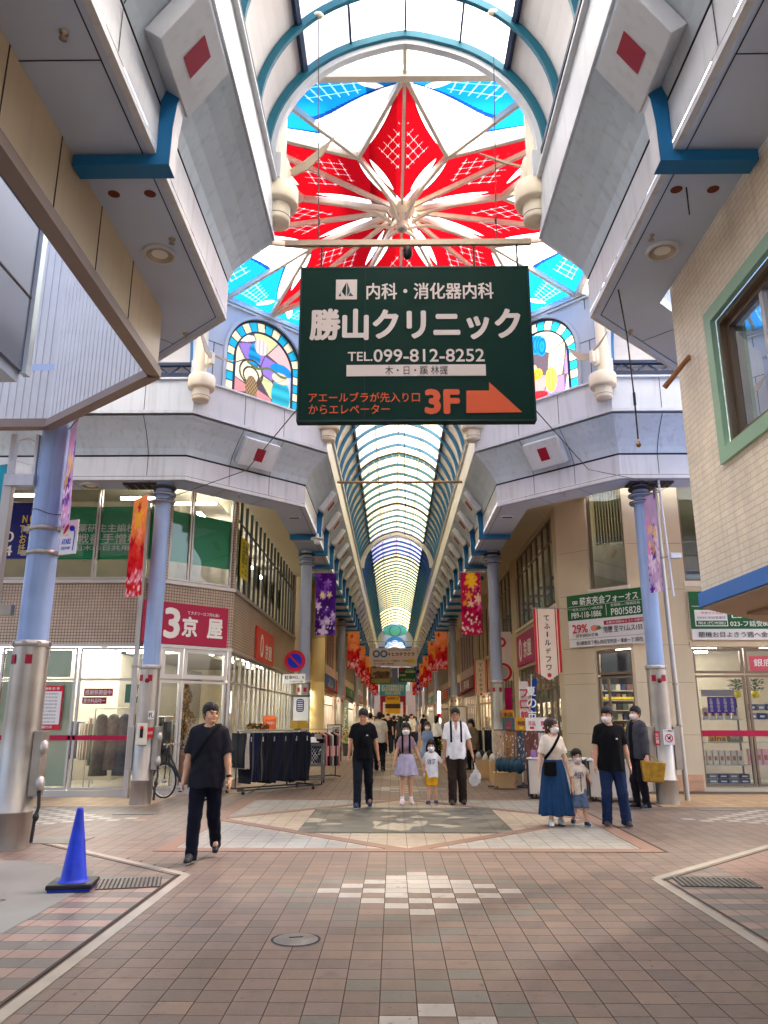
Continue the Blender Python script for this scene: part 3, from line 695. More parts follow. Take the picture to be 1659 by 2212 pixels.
def gable(sx, sy, label, wlabel, seed, hot):
    n = unit(V(sx*(CHY-CRY), sy*(CRX-CHX))); tg = V(-n[1], n[0])
    if tg[0] < 0: tg = -tg
    mid = V(A+sx*(HW+CRX)/2, YC+sy*(CHY+CRY)/2)+n*-.46
    W2, z0, z1 = 1.78, 8.36, 10.46; W_, H_ = 2.1, 1.93; rad = W_/2; sp = z0+.03+H_-rad; hw_ = W_/2
    P = lambda x, z, o=0: V(*(mid+tg*x+n*o), z)
    t = thing("gable_wall", label, "wall", (*mid, z0))
    mb = MB(); arc = [(rad*math.cos(a), sp+rad*math.sin(a)) for a in np.linspace(math.pi, 0, 29)]
    out = [(-W2, sp)]+[(max(-W2, min(W2, 2.6*rad*math.cos(a))), z1 if 2.6*math.sin(a)*rad+sp > z1 else sp+2.6*rad*math.sin(a)) for a in np.linspace(math.pi, 0, 29)][1:-1]+[(W2, sp)]
    for o, m in ((0, m_gable), (.16, m_gable)):
        for i in range(28): mb.quad(P(*arc[i], o), P(*arc[i+1], o), P(*out[i+1], o), P(*out[i], o), m)
        for sg in (-1, 1): mb.quad(P(sg*rad, z0, o), P(sg*W2, z0, o), P(sg*W2, sp, o), P(sg*rad, sp, o), m)
    for i in range(28): mb.quad(P(*arc[i]), P(*arc[i+1]), P(*arc[i+1], .16), P(*arc[i], .16), m_panel)
    for sg in (-1, 1): mb.quad(P(sg*rad, z0), P(sg*rad, sp), P(sg*rad, sp, .16), P(sg*rad, z0, .16), m_panel)
    for (x0, za, x1, zb) in ((-1.3, 10.1, -1.3, z1), (1.3, 10.1, 1.3, z1), (-W2, 9.35, -rad-.08, 9.35), (rad+.08, 9.35, W2, 9.35), (-1.35, 8.37, -1.35, 9.35), (1.35, 8.37, 1.35, 9.35)):
        mb.beam(P(x0, za, -.002), P(x1, zb, -.002), .012, .012, m_joint)
    mb.build("wall_panel", t)
    fr = MB()
    for i in range(28):
        a, b = arc[i], arc[i+1]; s1, s2 = (a[0]*.985, sp+(a[1]-sp)*.985), (b[0]*.985, sp+(b[1]-sp)*.985)
        fr.beam(P(*s1, .03), P(*s2, .03), .07, .035, m_navy, up=n3(n))
        k = (rad-.27)/rad; fr.beam(P(a[0]*k, sp+(a[1]-sp)*k, .07), P(b[0]*k, sp+(b[1]-sp)*k, .07), .03, .045, m_navy, up=n3(n))
        fr.prism([P(a[0]*1.0, sp+(a[1]-sp)*1.0, -.05), P(b[0], sp+(b[1]-sp), -.05), P(b[0]*1.07, sp+(b[1]-sp)*1.07, -.05), P(a[0]*1.07, sp+(a[1]-sp)*1.07, -.05)], (*(n*.048), 0), m_gable)
    for sg in (-1, 1):
        fr.beam(P(sg*rad*.985, z0, .03), P(sg*rad*.985, sp, .03), .035, .07, m_navy, up=n3(n)); k = rad-.27; fr.beam(P(sg*k, z0, .07), P(sg*k, sp, .07), .045, .03, m_navy, up=n3(n))
        fr.prism([P(sg*rad, z0, -.05), P(sg*rad*1.07, z0, -.05), P(sg*rad*1.07, sp, -.05), P(sg*rad, sp, -.05)], (*(n*.048), 0), m_gable)
    f = fr.build("window_frame", t)
    fnn = win_fn(W_, H_, seed, hot)
    pane = pgrid("art_pane", f, P(-hw_, z0+.03, .1), V(*(tg*W_), 0), (0, 0, H_), 170, 150, fnn, g_art)
    me = pane.data; bmx = []
    for p in me.polygons:
        c = p.center; pass
    cp = MB()
    cp.beam(P(-W2, z1, .02), P(W2, z1, .02), .2, .1, m_panel); cp.beam(P(-W2, z1-.09, .0), P(W2, z1-.09, .0), .1, .05, m_white); cp.build("coping", t)
    return t
def n3(n): return (float(n[0]), float(n[1]), 0.0)
gable(-1, 1, "pale blue gable wall with an arched stained glass window of a blue hatted figure", "", 5, False)
gable(1, 1, "pale blue gable wall with an arched stained glass window of fruit and blue leaves", "", 11, True)
gable(-1, -1, "pale blue gable wall on the near left corner behind its canopy", "", 21, True)
gable(1, -1, "pale blue gable wall on the near right corner behind its canopy", "", 31, False)
for i, (dx, dy, nm) in enumerate(((0, -1, "near"), (0, 1, "far"), (-1, 0, "left"), (1, 0, "right"))):
    tgx = V(-dy, dx); c = V(A+dx*4.3, YC+dy*4.3)
    t = thing("lunette_window", f"{nm} clear lunette between the star ceiling and the end of the vault", "window", (*c, ZR))
    mb = MB(); q = np.linspace(-1.5, 1.5, 17); ci = V(A+dx*3.85, YC+dy*3.85)
    P = lambda x, z: V(*(c+tgx*x), z)
    hz = lambda x: ZV+(RV-.02)*math.sqrt(max(0, 1-(x/AV)**2))
    for a, b in zip(q[:-1], q[1:]): mb.quad(V(*(ci+tgx*a*1.35), ZR+.02), V(*(ci+tgx*b*1.35), ZR+.02), P(b, hz(b)), P(a, hz(a)), g_wht)
    mb.build("pane", t); mb = MB(); mb.beam(V(*ci, ZR), P(0, hz(0)-.02), .05, .06, m_cream); mb.build("mullion", t)

# drum fixtures with wings at the corners of the upper ring
m_wing = M("smoked_wing", S(176, 160, 140), .4, var=.1)
def drum(px, py, label, lean):
    """lean = unit plan direction pointing into the crossing"""
    t = thing("drum_fixture", label, "light fixture", (px, py, 7.85)); d = V(*lean); s = V(-d[1], d[0]); c = V(px, py)+d*.16
    mb = MB(); mb.lathe((*c, 0), [(.0, 8.40), (.26, 8.40), (.275, 8.37), (.275, 8.15), (.26, 8.12), (.175, 8.11)], m_cream, 32); mb.build("drum", t)
    mb = MB(); mb.lathe((*c, 0), [(.175, 8.11), (.175, 7.9), (.16, 7.86), (.0, 7.86)], m_cream, 28); mb.lathe((*c, 0), [(.176, 7.95), (.182, 7.945), (.176, 7.94)], m_dark, 28); mb.build("lower_drum", t)
    mb = MB(); mb.cyl((*(c-d*.05), 8.39), (*(c-d*.05), 10.25), .12, .12, m_cream, 20); mb.build("post", t)
    mb = MB(); mb.obox((*(c+d*.2), 8.78), (*(s*.05), 0), (*(d*.06), 0), (0, 0, .13), m_cream); mb.lathe((*(c+d*.13), 8.6), [(0, 0), (.06, .01), (.075, .1), (.075, .3), (.05, .36), (0, .37)], m_cream, 16); mb.build("motor", t, bevel=.012)
    for sg in (-1, 1):
        mb = MB(); b = c+d*.22
        P = lambda u, v, z: V(*(b+s*sg*u+d*v), z)
        top = [(.05, 0, 8.86), (.25, .03, 8.96), (.45, .06, 9.1), (.66, .1, 9.26), (.5, .07, 9.0), (.3, .03, 8.8), (.08, 0, 8.74)]
        if sg > 0: top = [(a, v, 8.9+(z-8.9)*.25) for a, v, z in top]
        mb.prism([P(*q) for q in top], (*(d*.02), 0), m_wing); mb.build("wing", t)
    return t
o5 = .46
UX, UY1, CXU, CYU = A, YC+4.18, HW-.5, CRY-.5
drum(A-1.77, YC-4.28, "cream drum fixture with wings at the left foot of the near arch", (.38, .92))
drum(A+1.77, YC-4.28, "cream drum fixture with wings at the right foot of the near arch", (-.38, .92))
drum(A-4.28, YC+1.77, "cream drum fixture with wings left of the blue hatted figure window", (.92, -.38))
drum(A+4.28, YC+1.77, "cream drum fixture with wings right of the fruit window", (-.92, -.38))
drum(A-1.77, YC+4.28, "cream drum fixture at the left foot of the far arch", (.38, -.92))
drum(A+1.77, YC+4.28, "cream drum fixture at the right foot of the far arch", (-.38, -.92))

# ------------------------------------------------------------------ columns
def column(x, y, label, r=.165, rb=.205, big=False, shaft=None, group=None, sy=1):
    sh = shaft or m_shaft
    t = thing("arcade_column", label, "column", (x, y, 0), group=group)
    mb = MB(); mb.lathe((x, y, 0), [(rb*1.03, 0), (rb*1.03, .42), (rb*1.06, .425), (rb*1.06, .445), (rb, .45), (rb*.985, 1.5), (rb*.96, 2.5)], m_steel, 36); mb.build("steel_sleeve", t)
    mb = MB(); mb.lathe((x, y, 0), [(rb*.96, 2.5), (rb*1.02, 2.5), (rb*1.02, 2.58), (r, 2.585)], m_alu, 36)
    for j in range(8):
        a = j*math.pi/4; mb.obox((x+rb*1.03*math.cos(a), y+rb*1.03*math.sin(a), 2.54), (.014*math.cos(a), .014*math.sin(a), 0), (-.02*math.sin(a), .02*math.cos(a), 0), (0, 0, .025), m_steel)
    mb.build("sleeve_collar", t)
    mb = MB(); mb.lathe((x, y, 0), [(r, 2.585), (r*.97, 5.8), (r*.97, 6.36)], sh, 36); mb.build("shaft", t)
    mb = MB()
    for z, k in ((6.22, 1.5), (6.08, 1.55), (5.92, 1.5)):
        mb.lathe((x, y, z), [(r, .02), (r*k, .012), (r*k, -.012), (r, -.02)], m_shaft2 if z < 6.2 else m_dark, 32)
        mb.lathe((x, y, z+.03), [(r*k, 0), (r*k*1.03, -.012), (r*k, -.02)], m_dark, 32)
    mb.build("capital_ring", t)
    for a in (-.62, .35):
        mb = MB(); an = -math.pi/2+a; d = V(math.cos(an), math.sin(an)); s = V(-d[1], d[0]); cc = V(x, y)+d*(rb*.97+.006)
        mb.obox((*cc, 2.33), (*(s*.042), 0), (*(d*.004), 0), (0, 0, .06), m_red); mb.build("red_mark", t)
    return t
c_nl = column(-4.86, 10.4, "thick periwinkle column on a steel sleeve at the near left, beside the cone", .2, .235)
c_l2 = column(-4.80, 15.42, "blue and steel column in front of the crimson shop sign, bike beside it", .165, .2)
c_r2 = column(5.22, 15.62, "blue and steel column beside the man in the grey jacket", .165, .2)
def cbox(t, x, y, z0, z1, wd, dp_, m, nm="junction_box"):
    mb = MB(); mb.box2((x-wd/2, y-dp_/2, z0), (x+wd/2, y+dp_/2, z1), m); return mb.build(nm, t, bevel=.006)
for (t, x, y, s, sc) in ((c_nl, -4.86, 10.4, 1, 1.15), (c_l2, -4.80, 15.42, 1, 1), (c_l2, -4.80, 15.42, -1, 1), (c_r2, 5.22, 15.62, 1, 1), (c_r2, 5.22, 15.62, -1, 1)):
    cbox(t, x+s*.24*sc, y-.02, .62, 1.42, .12, .2, m_steel)
    if t is not c_r2:
        if s > 0:
            for z in (1.22, .78):
                mb = MB(); mb.ball((x+s*.32*sc, y-.12, z), (.055, .07, .09), m_alu, 14); mb.build("junction_cap", t)
            mb = MB(); mb.tube([(x+.31*sc, y-.1, .7), (x+.33*sc, y-.12, .5), (x+.30*sc, y-.12, .35), (x+.28*sc, y-.1, .08)], .022, m_dark, 8); mb.ball((x+.31*sc, y-.12, .38), (.04, .04, .06), m_dark); mb.build("conduit", t)
mb = MB(); mb.obox((-4.80, 15.2, 1.28), (.1, 0, 0), (0, .02, 0), (0, 0, .2), m_cream); b_ = mb.build("call_box", c_l2, bevel=.006)
mb = MB(); mb.obox((-4.80, 15.176, 1.3), (.03, 0, 0), (0, .006, 0), (0, 0, .09), m_black); mb.ball((-4.8, 15.172, 1.4), (.035, .012, .03), M("signal_red", S(200, 30, 30), .4)); mb.build("call_handle", b_)
mb = MB(); mb.obox((-4.66, 15.24, 1.63), (.05, .02, 0), (0, .004, 0), (0, 0, .08), m_wht); mb.text("札", (-4.66, 15.232, 1.63), (1, .4, 0), (0, 0, 1), m_black, .1); mb.obox((-4.65, 15.235, 1.3), (.045, .02, 0), (0, .004, 0), (0, 0, .1), M("signal_red", S(200, 30, 30), .4)); mb.text("山形", (-4.652, 15.227, 1.3), (1, .4, 0), (0, 0, 1), m_wht, .05); mb.build("sticker", c_l2)
mb = MB(); mb.ball((-4.78, 15.21, 2.28), (.05, .02, .045), M("alarm_red", S(120, 24, 24), .3), 14); mb.build("alarm_lamp", c_l2)
mb = MB(); mb.ball((5.2, 15.41, 2.28), (.05, .02, .045), M("alarm_red", S(120, 24, 24), .3), 14); mb.build("alarm_lamp", c_r2)
mb = MB(); mb.obox((5.27, 15.40, 1.22), (.105, 0, 0), (0, .004, 0), (0, 0, .14), m_wht); mr_ = M("signal_red", S(200, 30, 30), .4)
mb.text("ハト餌禁止", (5.27, 15.392, 1.335), (1, 0, 0), (0, 0, 1), m_black, .035, .18); mb.ring((5.27, 15.393, 1.2), .062, .078, mr_, (0, -1, 0)); mb.prism([(5.215, 15.391, 1.25), (5.225, 15.391, 1.26), (5.325, 15.391, 1.15), (5.315, 15.391, 1.14)], (0, -.002, 0), mr_); mb.ball((5.27, 15.394, 1.2), (.03, .003, .02), m_black); mb.ball((5.295, 15.394, 1.225), (.015, .003, .015), m_black)
mb.build("notice_sticker", c_r2)
mb = MB(); mb.obox((5.06, 15.44, 1.2), (.04, 0, 0), (0, .004, 0), (0, 0, .13), mr_); mb.text("火\nの\n用", (5.06, 15.434, 1.2), (1, 0, 0), (0, 0, 1), m_wht, .2); mb.build("red_sticker", c_r2)
for i, y in enumerate((22.3, 38.3, 54.3, 70.3, 86.3, 100.3)):
    for sx, sd_, in ((-1, "left"), (1, "right")):
        o = ("first", "second", "third", "fourth", "fifth", "sixth")[i]
        column(A+sx*2.74, y, f"{o} slim grey blue column along the {sd_} side of the far arcade", .165, .2, shaft=m_shaft2, group="columns of the far arcade")
# ------------------------------------------------------------------ paving
def pave(name, tiles, z, mat):
    """tiles: list of (x0,x1,y0,y1,colour)"""
    n = len(tiles); a = np.array([t[:4] for t in tiles]); c = np.array([t[4] for t in tiles])
    v = np.stack([np.stack([a[:, 0], a[:, 2], np.full(n, z)], -1), np.stack([a[:, 1], a[:, 2], np.full(n, z)], -1), np.stack([a[:, 1], a[:, 3], np.full(n, z)], -1), np.stack([a[:, 0], a[:, 3], np.full(n, z)], -1)], 1).reshape(-1, 3)
    me = bpy.data.meshes.new(name); me.from_pydata(v.tolist(), [], (np.arange(n*4).reshape(n, 4)).tolist())
    at = me.color_attributes.new("Col", 'FLOAT_COLOR', 'POINT'); cc = np.concatenate([np.repeat(c, 4, 0), np.ones((n*4, 1))], 1); at.data.foreach_set("color", cc.ravel())
    me.materials.append(mat); o = bpy.data.objects.new(name, me); COL.objects.link(o); return tag(o, kind="structure")
mt_tile = ATTR("paving_tile", .52, spec=.35, bump=.35, dirt=True)
rs = np.random.RandomState(3)
SX, SY, SH = .17, 13.28, 3.12
def in_star(x, y): return abs(x-SX) < SH and abs(y-SY) < SH
def corner_zone(x, y):
    # raised near-left and near-right corner pavements
    if x < -2.17 and y < 8.75 and True: return -1
    if x < -2.17 and y >= 8.75 and (y-8.75) < (-2.17-x)*.88: return -1
    if x > 2.66 and y < 8.55: return 1
    if x > 2.66 and y >= 8.55 and (y-8.55) < (x-2.66)*.98: return 1
    return 0
BR = [S(124, 107, 95), S(129, 110, 97), S(119, 104, 93), S(133, 113, 98), S(124, 108, 98)]
GRN, WHI, PNK = S(112, 108, 97), S(172, 165, 153), S(160, 128, 108)
def vc(c, v=.05): return tuple(np.array(c)*.85*(1+rs.randn()*v))
tiles = []; TW, TD = .215, .205; g = .0035
nx0, nx1 = int(-10/TW), int(11/TW)
for i in range(nx0, nx1):
    x = .2375+i*TW
    for j in range(int(1.2/TD), int(46/TD)):
        y = j*TD+(.012 if i % 2 else 0)
        if in_star(x, y) or corner_zone(x, y): continue
        if (y > 15.05 and abs(x-A) > 4.75) or (abs(x-A) > 3.35 and y > 17.6): continue
        if abs(x) > 4.2 and y > 30: continue
        c = BR[rs.randint(5)]
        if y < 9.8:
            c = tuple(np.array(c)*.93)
        for yc_ in (4.14, 7.95, 18.6, 22.1, 25.6, 29.1, 32.6, 36.1, 39.6, 43.1):
            dj = (y-yc_)/TD; di = i; q = abs(di)+abs(dj)*.95
            if q < 5.1 and (int(round(dj))+abs(i)) % 2 == 0 and (abs(di) > 1 or rs.rand() < .9): c = WHI
            elif q < 3.4 and rs.rand() < .35: c = WHI
            elif 5.1 <= q < 7.6 and (int(round(dj))+i) % 2 == 0 and rs.rand() < .75: c = GRN
        for xc_ in (-6.4, 6.9):
            if abs(y-13.3)/1.6+abs(x-xc_)/2.2 < 1 and (i+j) % 2 == 0: c = WHI
        if rs.rand() < .002: c = PNK
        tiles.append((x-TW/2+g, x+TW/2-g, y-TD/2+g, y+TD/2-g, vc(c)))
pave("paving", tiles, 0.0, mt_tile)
# star of pale tiles in the crossing
tl = []; T3 = .44
CRM, GW, SAL, MOS = S(182, 166, 142), S(160, 156, 145), S(144, 112, 94), S(112, 108, 96)
n3_ = int(2*SH/.26)
for i in range(n3_+1):
    for j in range(n3_+1):
        x0, y0 = SX-SH+i*.26, SY-SH+j*.26; x, y = x0+.13, y0+.13
        if x0 > SX+SH or y0 > SY+SH: continue
        inside = abs(x-SX)+abs(y-SY) < SH
        c = CRM if inside else GW
        tl.append((x0+.003, min(x0+.257, SX+SH), y0+.003, min(y0+.257, SY+SH), vc(c, .035)))
pave("star_paving", tl, 0.0005, mt_tile)
mb = MB(); m_sal = M("salmon_tile", S(132, 104, 88), .55, var=.14, scale=6)
for sg in (-1, 1):
    mb.obox((SX, SY+sg*(SH-.1), .005), (SH, 0, 0), (0, .11, 0), (0, 0, .002), m_sal)
    mb.obox((SX+sg*(SH-.1), SY, .0045), (.11, 0, 0), (0, SH, 0), (0, 0, .002), m_sal)
for (a, b) in (((0, -1), (1, 0)), ((1, 0), (0, 1)), ((0, 1), (-1, 0)), ((-1, 0), (0, -1))):
    mb.beam((SX+a[0]*SH*.97, SY+a[1]*SH*.97, .0035), (SX+b[0]*SH*.97, SY+b[1]*SH*.97, .0035), .2, .004, m_sal)
tag(mb.build("salmon_bands"), kind="structure")
def mos_fn(u, v):
    c = np.broadcast_to(np.array(S(108, 106, 92)), u.shape+(3,)).copy()
    r_ = np.random.RandomState(9)
    px, py = r_.rand(150), r_.rand(150); d = np.sqrt((u[..., None]-px)**2+(v[..., None]-py)**2*1.0); o = np.argsort(d, -1)[..., 0]
    pal = np.array([S(84, 84, 74), S(104, 103, 90), S(92, 92, 81), S(118, 113, 98), S(97, 99, 92), S(170, 161, 138), S(112, 106, 94)])
    pi = r_.choice(7, 150, p=[.16, .2, .18, .14, .1, .13, .09]); c = pal[pi[o]]
    gx = np.minimum(np.abs(u*12-np.round(u*12)), np.abs(v*12-np.round(v*12)))
    return np.where((gx < .02)[..., None], c*.7, c)
tag(pgrid("mosaic_paving", None, (SX-1.55, SY-1.55, .008), (3.1, 0, 0), (0, 3.1, 0), 110, 110, mos_fn, mt_tile), kind="structure")
# near corner pavements with pink and grey rows, white edging, concrete apron
tl = []; PK, GY = S(146, 122, 110), S(110, 105, 97)
for i in range(int(-7/TW), int(8/TW)):
    x = i*TW
    for j in range(int(1.2/TD), int(13/TD)):
        y = j*TD; z = corner_zone(x, y)
        if z == 0 or (z < 0 and x < -4.9) or (z > 0 and x > 5.8): continue
        c = (PK if j % 2 else GY)
        if z > 0 and x > 3.5: c = S(142, 112, 98)
        if z < 0 and y > 8.7: c = S(130, 108, 97) if j % 2 else S(118, 106, 96)
        tl.append((x-TW/2+g, x+TW/2-g, y-TD/2+g, y+TD/2-g, vc(c, .06)))
pave("corner_paving", tl, 0.001, mt_tile)
m_conc = M("concrete", S(112, 114, 108), .75, var=.22, scale=.9, bump=.3, bscale=40)
mb = MB(); mb.poly([(-2.98, 1.2, .005), (-2.98, 8.0, .005), (-3.2, 8.9, .005), (-4.2, 9.5, .005), (-9, 9.5, .005), (-9, 1.2, .005)], m_conc)
mb.beam((-9, 7.55, .006), (-3.5, 7.55, .006), .012, .002, m_joint); mb.beam((-3.5, 7.55, .006), (-3.75, 6.9, .006), .012, .002, m_joint); mb.beam((-9, 6.9, .006), (-3.75, 6.9, .006), .012, .002, m_joint)
tag(mb.build("concrete_apron"), kind="structure")
mb = MB(); m_edge = M("white_edging", S(152, 145, 131), .6, var=.14, scale=4); m_slot = M("drain_slot", S(74, 66, 60), .9, var=0)
def edge(a, b, sd_):
    a, b = V(*a, 0), V(*b, 0); d = unit(b-a); n = V(-d[1], d[0], 0)*sd_
    mb.beam(a+V(0, 0, .0035), b+V(0, 0, .0035), .095, .004, m_edge); mb.beam(a+n*.095+V(0, 0, .003), b+n*.095+V(0, 0, .003), .025, .003, m_slot)
edge((-2.17, 1.2), (-2.17, 8.72), 1); edge((-2.17, 8.72), (-4.6, 10.86), 1); edge((2.66, 1.2), (2.66, 8.56), -1); edge((2.66, 8.56), (5.2, 11.05), -1)
tag(mb.build("pavement_edging"), kind="structure")
# honey-coloured strips in front of the shops
tl = []; HN = S(186, 154, 116)
for i in range(60):
    for j in range(8):
        for sx in (-1, 1):
            x0 = A+sx*4.75+sx*i*.3; y0 = 15.05+j*.3
            tl.append((min(x0, x0+sx*.3)+.004, max(x0, x0+sx*.3)-.004, y0+.004, y0+.296, vc(HN, .05)))
for j in range(100):
    for sx in (-1, 1):
        y0 = 17.6+j*.3
        for i in range(2): x0 = A+sx*(3.35+i*.3); tl.append((min(x0, x0+sx*.3)+.004, max(x0, x0+sx*.3)-.004, y0+.004, y0+.296, vc(S(150, 126, 102), .06)))
pave("shopfront_paving", tl, 0.001, mt_tile)
mb = MB(); m_grout = M("grout", S(90, 74, 64), .9, var=.15, scale=3); m_far = BRICK("far_paving", S(146, 116, 102), S(134, 106, 94), S(84, 68, 60), .3, .3, (1, 0, 0), .006, 0, .5, .1, 0)
mb.quad((-400, -400, -.006), (400, -400, -.006), (400, 400, -.006), (-400, 400, -.006), m_grout); tag(mb.build("ground"), kind="structure")
mb = MB(); mb.quad((-8, 45.9, -.002), (8, 45.9, -.002), (8, 140, -.002), (-8, 140, -.002), M("far_paving_stone", S(140, 112, 98), .5, var=.12, scale=1.5)); tag(mb.build("far_paving"), kind="structure")
# ironwork in the ground
m_iron = M("cast_iron", S(118, 114, 106), .5, metal=.4, var=.2, scale=20, bump=.4)
mb = MB(); mb.lathe((-.73, 6.32, 0), [(0, .012), (.15, .012), (.155, .006), (.165, .003)], m_iron, 36); mb.obox((-.73, 6.34, .014), (.05, .01, 0), (0, .006, 0), (0, 0, .002), m_joint); mb.ring((-.73, 6.32, .004), .165, .185, m_joint, (0, 0, 1), 36)
tag(mb.build("manhole_cover"), "small round grey manhole cover set in the brown tiles", "manhole")
def grate(cx, cy_, wx, wy, label, rot):
    mb = MB(); c, s = math.cos(rot), math.sin(rot); ax, ay = V(c, s, 0), V(-s, c, 0); o = V(cx, cy_, 0)
    mb.obox(o+V(0, 0, .004), ax*wx, ay*wy, (0, 0, .001), m_slot)
    for i in range(15): q = -wx+2*wx*(i+.5)/15; mb.obox(o+ax*q+V(0, 0, .009), ax*.011, ay*wy, (0, 0, .004), m_iron)
    for i in range(9): q = -wy+2*wy*(i+.5)/9; mb.obox(o+ay*q+V(0, 0, .010), ax*wx, ay*.007, (0, 0, .003), m_iron)
    tag(mb.build("drain_grate"), label, "drain")
grate(-2.62, 8.28, .3, .25, "square iron drain grate in the left corner pavement beside the cone", .25); grate(3.2, 8.38, .38, .22, "square iron drain grate in the right corner pavement", -.1)
mb = MB(); mb.obox((-4.4, 13.95, .004), (.35, 0, 0), (0, .15, 0), (0, 0, .003), m_iron); tag(mb.build("access_plate"), "dark steel access plate in the paving in front of the column with the bike", "access plate")
mb = MB(); mb.obox((5.75, 14.6, .004), (.35, 0, 0), (0, .15, 0), (0, 0, .003), m_iron); tag(mb.build("access_plate"), "dark steel access plate in the paving right of the grey jacket man's column", "access plate")
mb = MB(); mb.obox((-4.6, 11.0, .006), (.5, 0, 0), (0, .3, 0), (0, 0, .003), m_iron); tag(mb.build("access_plate"), "dark access plate at the foot of the thick near left column", "access plate")

# ------------------------------------------------------------------ hanging clinic sign
YS = 7.82
m_green = M("sign_green", S(2, 42, 35), .6, var=.08, scale=1.5, spec=.12); m_let = M("letter_white", S(206, 196, 192), .5, var=.02); m_org = M("sign_orange", S(206, 84, 40), .5, var=.04)
sg_ = thing("hanging_sign", "dark green clinic sign with white and orange lettering hanging from a steel bar", "sign", (A+.04, YS, 4.7))
x0, x1, z0, z1 = -1.05, 1.565, 4.70, 6.60
mb = MB(); mb.box2((x0, YS-.0, z0), (x1, YS+.12, z1), m_green); pnl = mb.build("sign_panel", sg_, bevel=.006)
mb = MB()
for (a, b) in (((x0, YS-.004, z0), (x1, YS-.004, z0+.018)), ((x0, YS-.004, z1-.018), (x1, YS-.004, z1)), ((x0, YS-.004, z0+.02), (x0+.018, YS-.004, z1-.02)), ((x1-.018, YS-.004, z0+.02), (x1, YS-.004, z1-.02))):
    mb.box2(a, (b[0], YS-.001, b[2]), M("sign_edge", S(16, 40, 38), .3, var=0))
mb.box2((-.31, YS-.003, z0+.02), (-.306, YS-.0005, z1-.02), m_joint); mb.build("sign_trim", sg_)
SWd, SHt = x1-x0, z1-z0
# pixel frame of the panel in the photograph's close crop: x 222..1530, y 165..1015
def sp(px, py): fy = (py-168)/(1015-168); return V(x0+(px-(225-10*fy))/((1505+38*fy)-(225-10*fy))*SWd, YS-.006, z1-fy*SHt)
ppx = SWd/1300; ppz = SHt/850
def st(name, body, cx, cy_, wpx, hpx, m, bold=.02, dy=0):
    mb = MB(); mb.text(body, sp(cx, cy_)+V(0, dy, 0), (1, 0, 0), (0, 0, 1), m, hpx*ppz, wpx*ppx, bold); mb.build(name, sg_)
st("department_lettering", "内科・消化器内科", 952, 310, 715, 90, m_let, .018); st("clinic_name_lettering", "勝山クリニック", 870, 495, 1165, 165, m_let, .036)
st("phone_label_lettering", "TEL.", 565, 672, 135, 48, m_let, .012); st("phone_number_lettering", "099-812-8252", 948, 668, 610, 68, m_let, .012)
mb = MB(); a, b = sp(490, 778), sp(1262, 718); mb.box2((a[0], YS-.008, a[2]), (b[0], YS-.001, b[2]), m_let); mb.build("closing_days_plate", sg_)
st("closing_days_lettering", "木・日・蹊 林握", 878, 748, 345, 46, m_black, .004, -.004)
st("direction_lettering", "アエールブラが先入り口", 590, 890, 605, 52, m_org, .006); st("direction_lettering", "からエレペーター", 508, 952, 440, 50, m_org, .006); st("floor_lettering", "3F", 1022, 914, 175, 118, m_org, .045)
mb = MB(); mb.prism([sp(*q) for q in ((1155, 858), (1281, 858), (1281, 814), (1462, 972), (1155, 975))], (0, -.003, 0), m_org); mb.build("arrow", sg_)
mb = MB(); a, b = sp(424, 355), sp(543, 242); mb.box2((a[0], YS-.006, a[2]), (b[0], YS-.001, b[2]), m_let); em = mb.build("emblem_plate", sg_, bevel=.004)
mb = MB(); q = lambda x, y: sp(x, y)+V(0, -.003, 0)
mb.poly([q(480, 340), q(457, 312), q(466, 290), q(484, 258)], m_green); mb.poly([q(487, 340), q(487, 258), q(503, 300), q(503, 315)], M("sail_slate", S(60, 70, 80), .5)); mb.poly([q(440, 338), q(454, 338), q(450, 316)], m_green); mb.poly([q(506, 316), q(494, 338), q(524, 338)], M("sail_slate", S(60, 70, 80), .5)); mb.build("sail_emblem", em)
mb = MB(); m_bar = M("bar_steel", S(150, 135, 118), .4, metal=.6, var=.1)
mb.beam((-1.25, YS+.06, 6.95), (1.62, YS+.06, 6.95), .05, .07, m_bar); mb.build("hanging_bar", sg_)
mb = MB()
for x in (-.82, .95, 1.45): mb = MB(); mb.cyl((x, YS+.06, 6.91), (x, YS+.06, 6.6), .012, .012, m_dark, 8); mb.build("hanger", sg_)
mb = MB(); mb.ball((.18, YS+.06, 6.82), (.06, .06, .09), m_black); mb.build("spot_lamp", sg_)
for x, xt in ((-.86, -.92), (1.22, 1.28)):
    mb = MB(); zt = ZV+RV*math.sqrt(1-((xt-A)/AV)**2)-.05; mb.cyl((x, YS+.06, 6.98), (xt, YS-.07, zt), .006, .006, m_dark, 6); mb.ball((x, YS+.06, 7.25), (.012, .012, .06), m_dark); mb.ball((xt, YS-.07, zt-.02), (.07, .05, .04), m_cream); mb.build("suspension_wire", sg_)
# wires across the crossing
for (pts, lb) in (([(-1.0, 7.9, 4.95), (-2.3, 11.5, 5.35), (-4.75, 15.3, 5.95)], "thin stay wire from the clinic sign down to the left column"), ([(1.5, 7.9, 4.95), (3.2, 12, 5.5), (6.1, 16, 6.4)], "thin stay wire from the clinic sign over to the right canopy")):
    mb = MB(); mb.tube(pts, .007, m_dark, 5); tag(mb.build("stay_wire"), lb, "wire")
mb = MB(); mb.tube([(2.63, 7.95, 6.9), (2.58, 7.9, 6.5), (2.68, 8.0, 5.8), (2.7, 8.0, 5.0), (2.7, 8.0, 4.55)], .009, m_dark, 6); mb.lathe((2.7, 8.0, 4.45), [(0, 0), (.02, .012), (.03, .035), (.012, .06), (.015, .08), (0, .09)], M("brass", S(150, 120, 80), .3, metal=.8), 14); mb.cyl((2.7, 8, 4.95), (2.7, 8, 5.1), .016, .016, m_dark, 8)
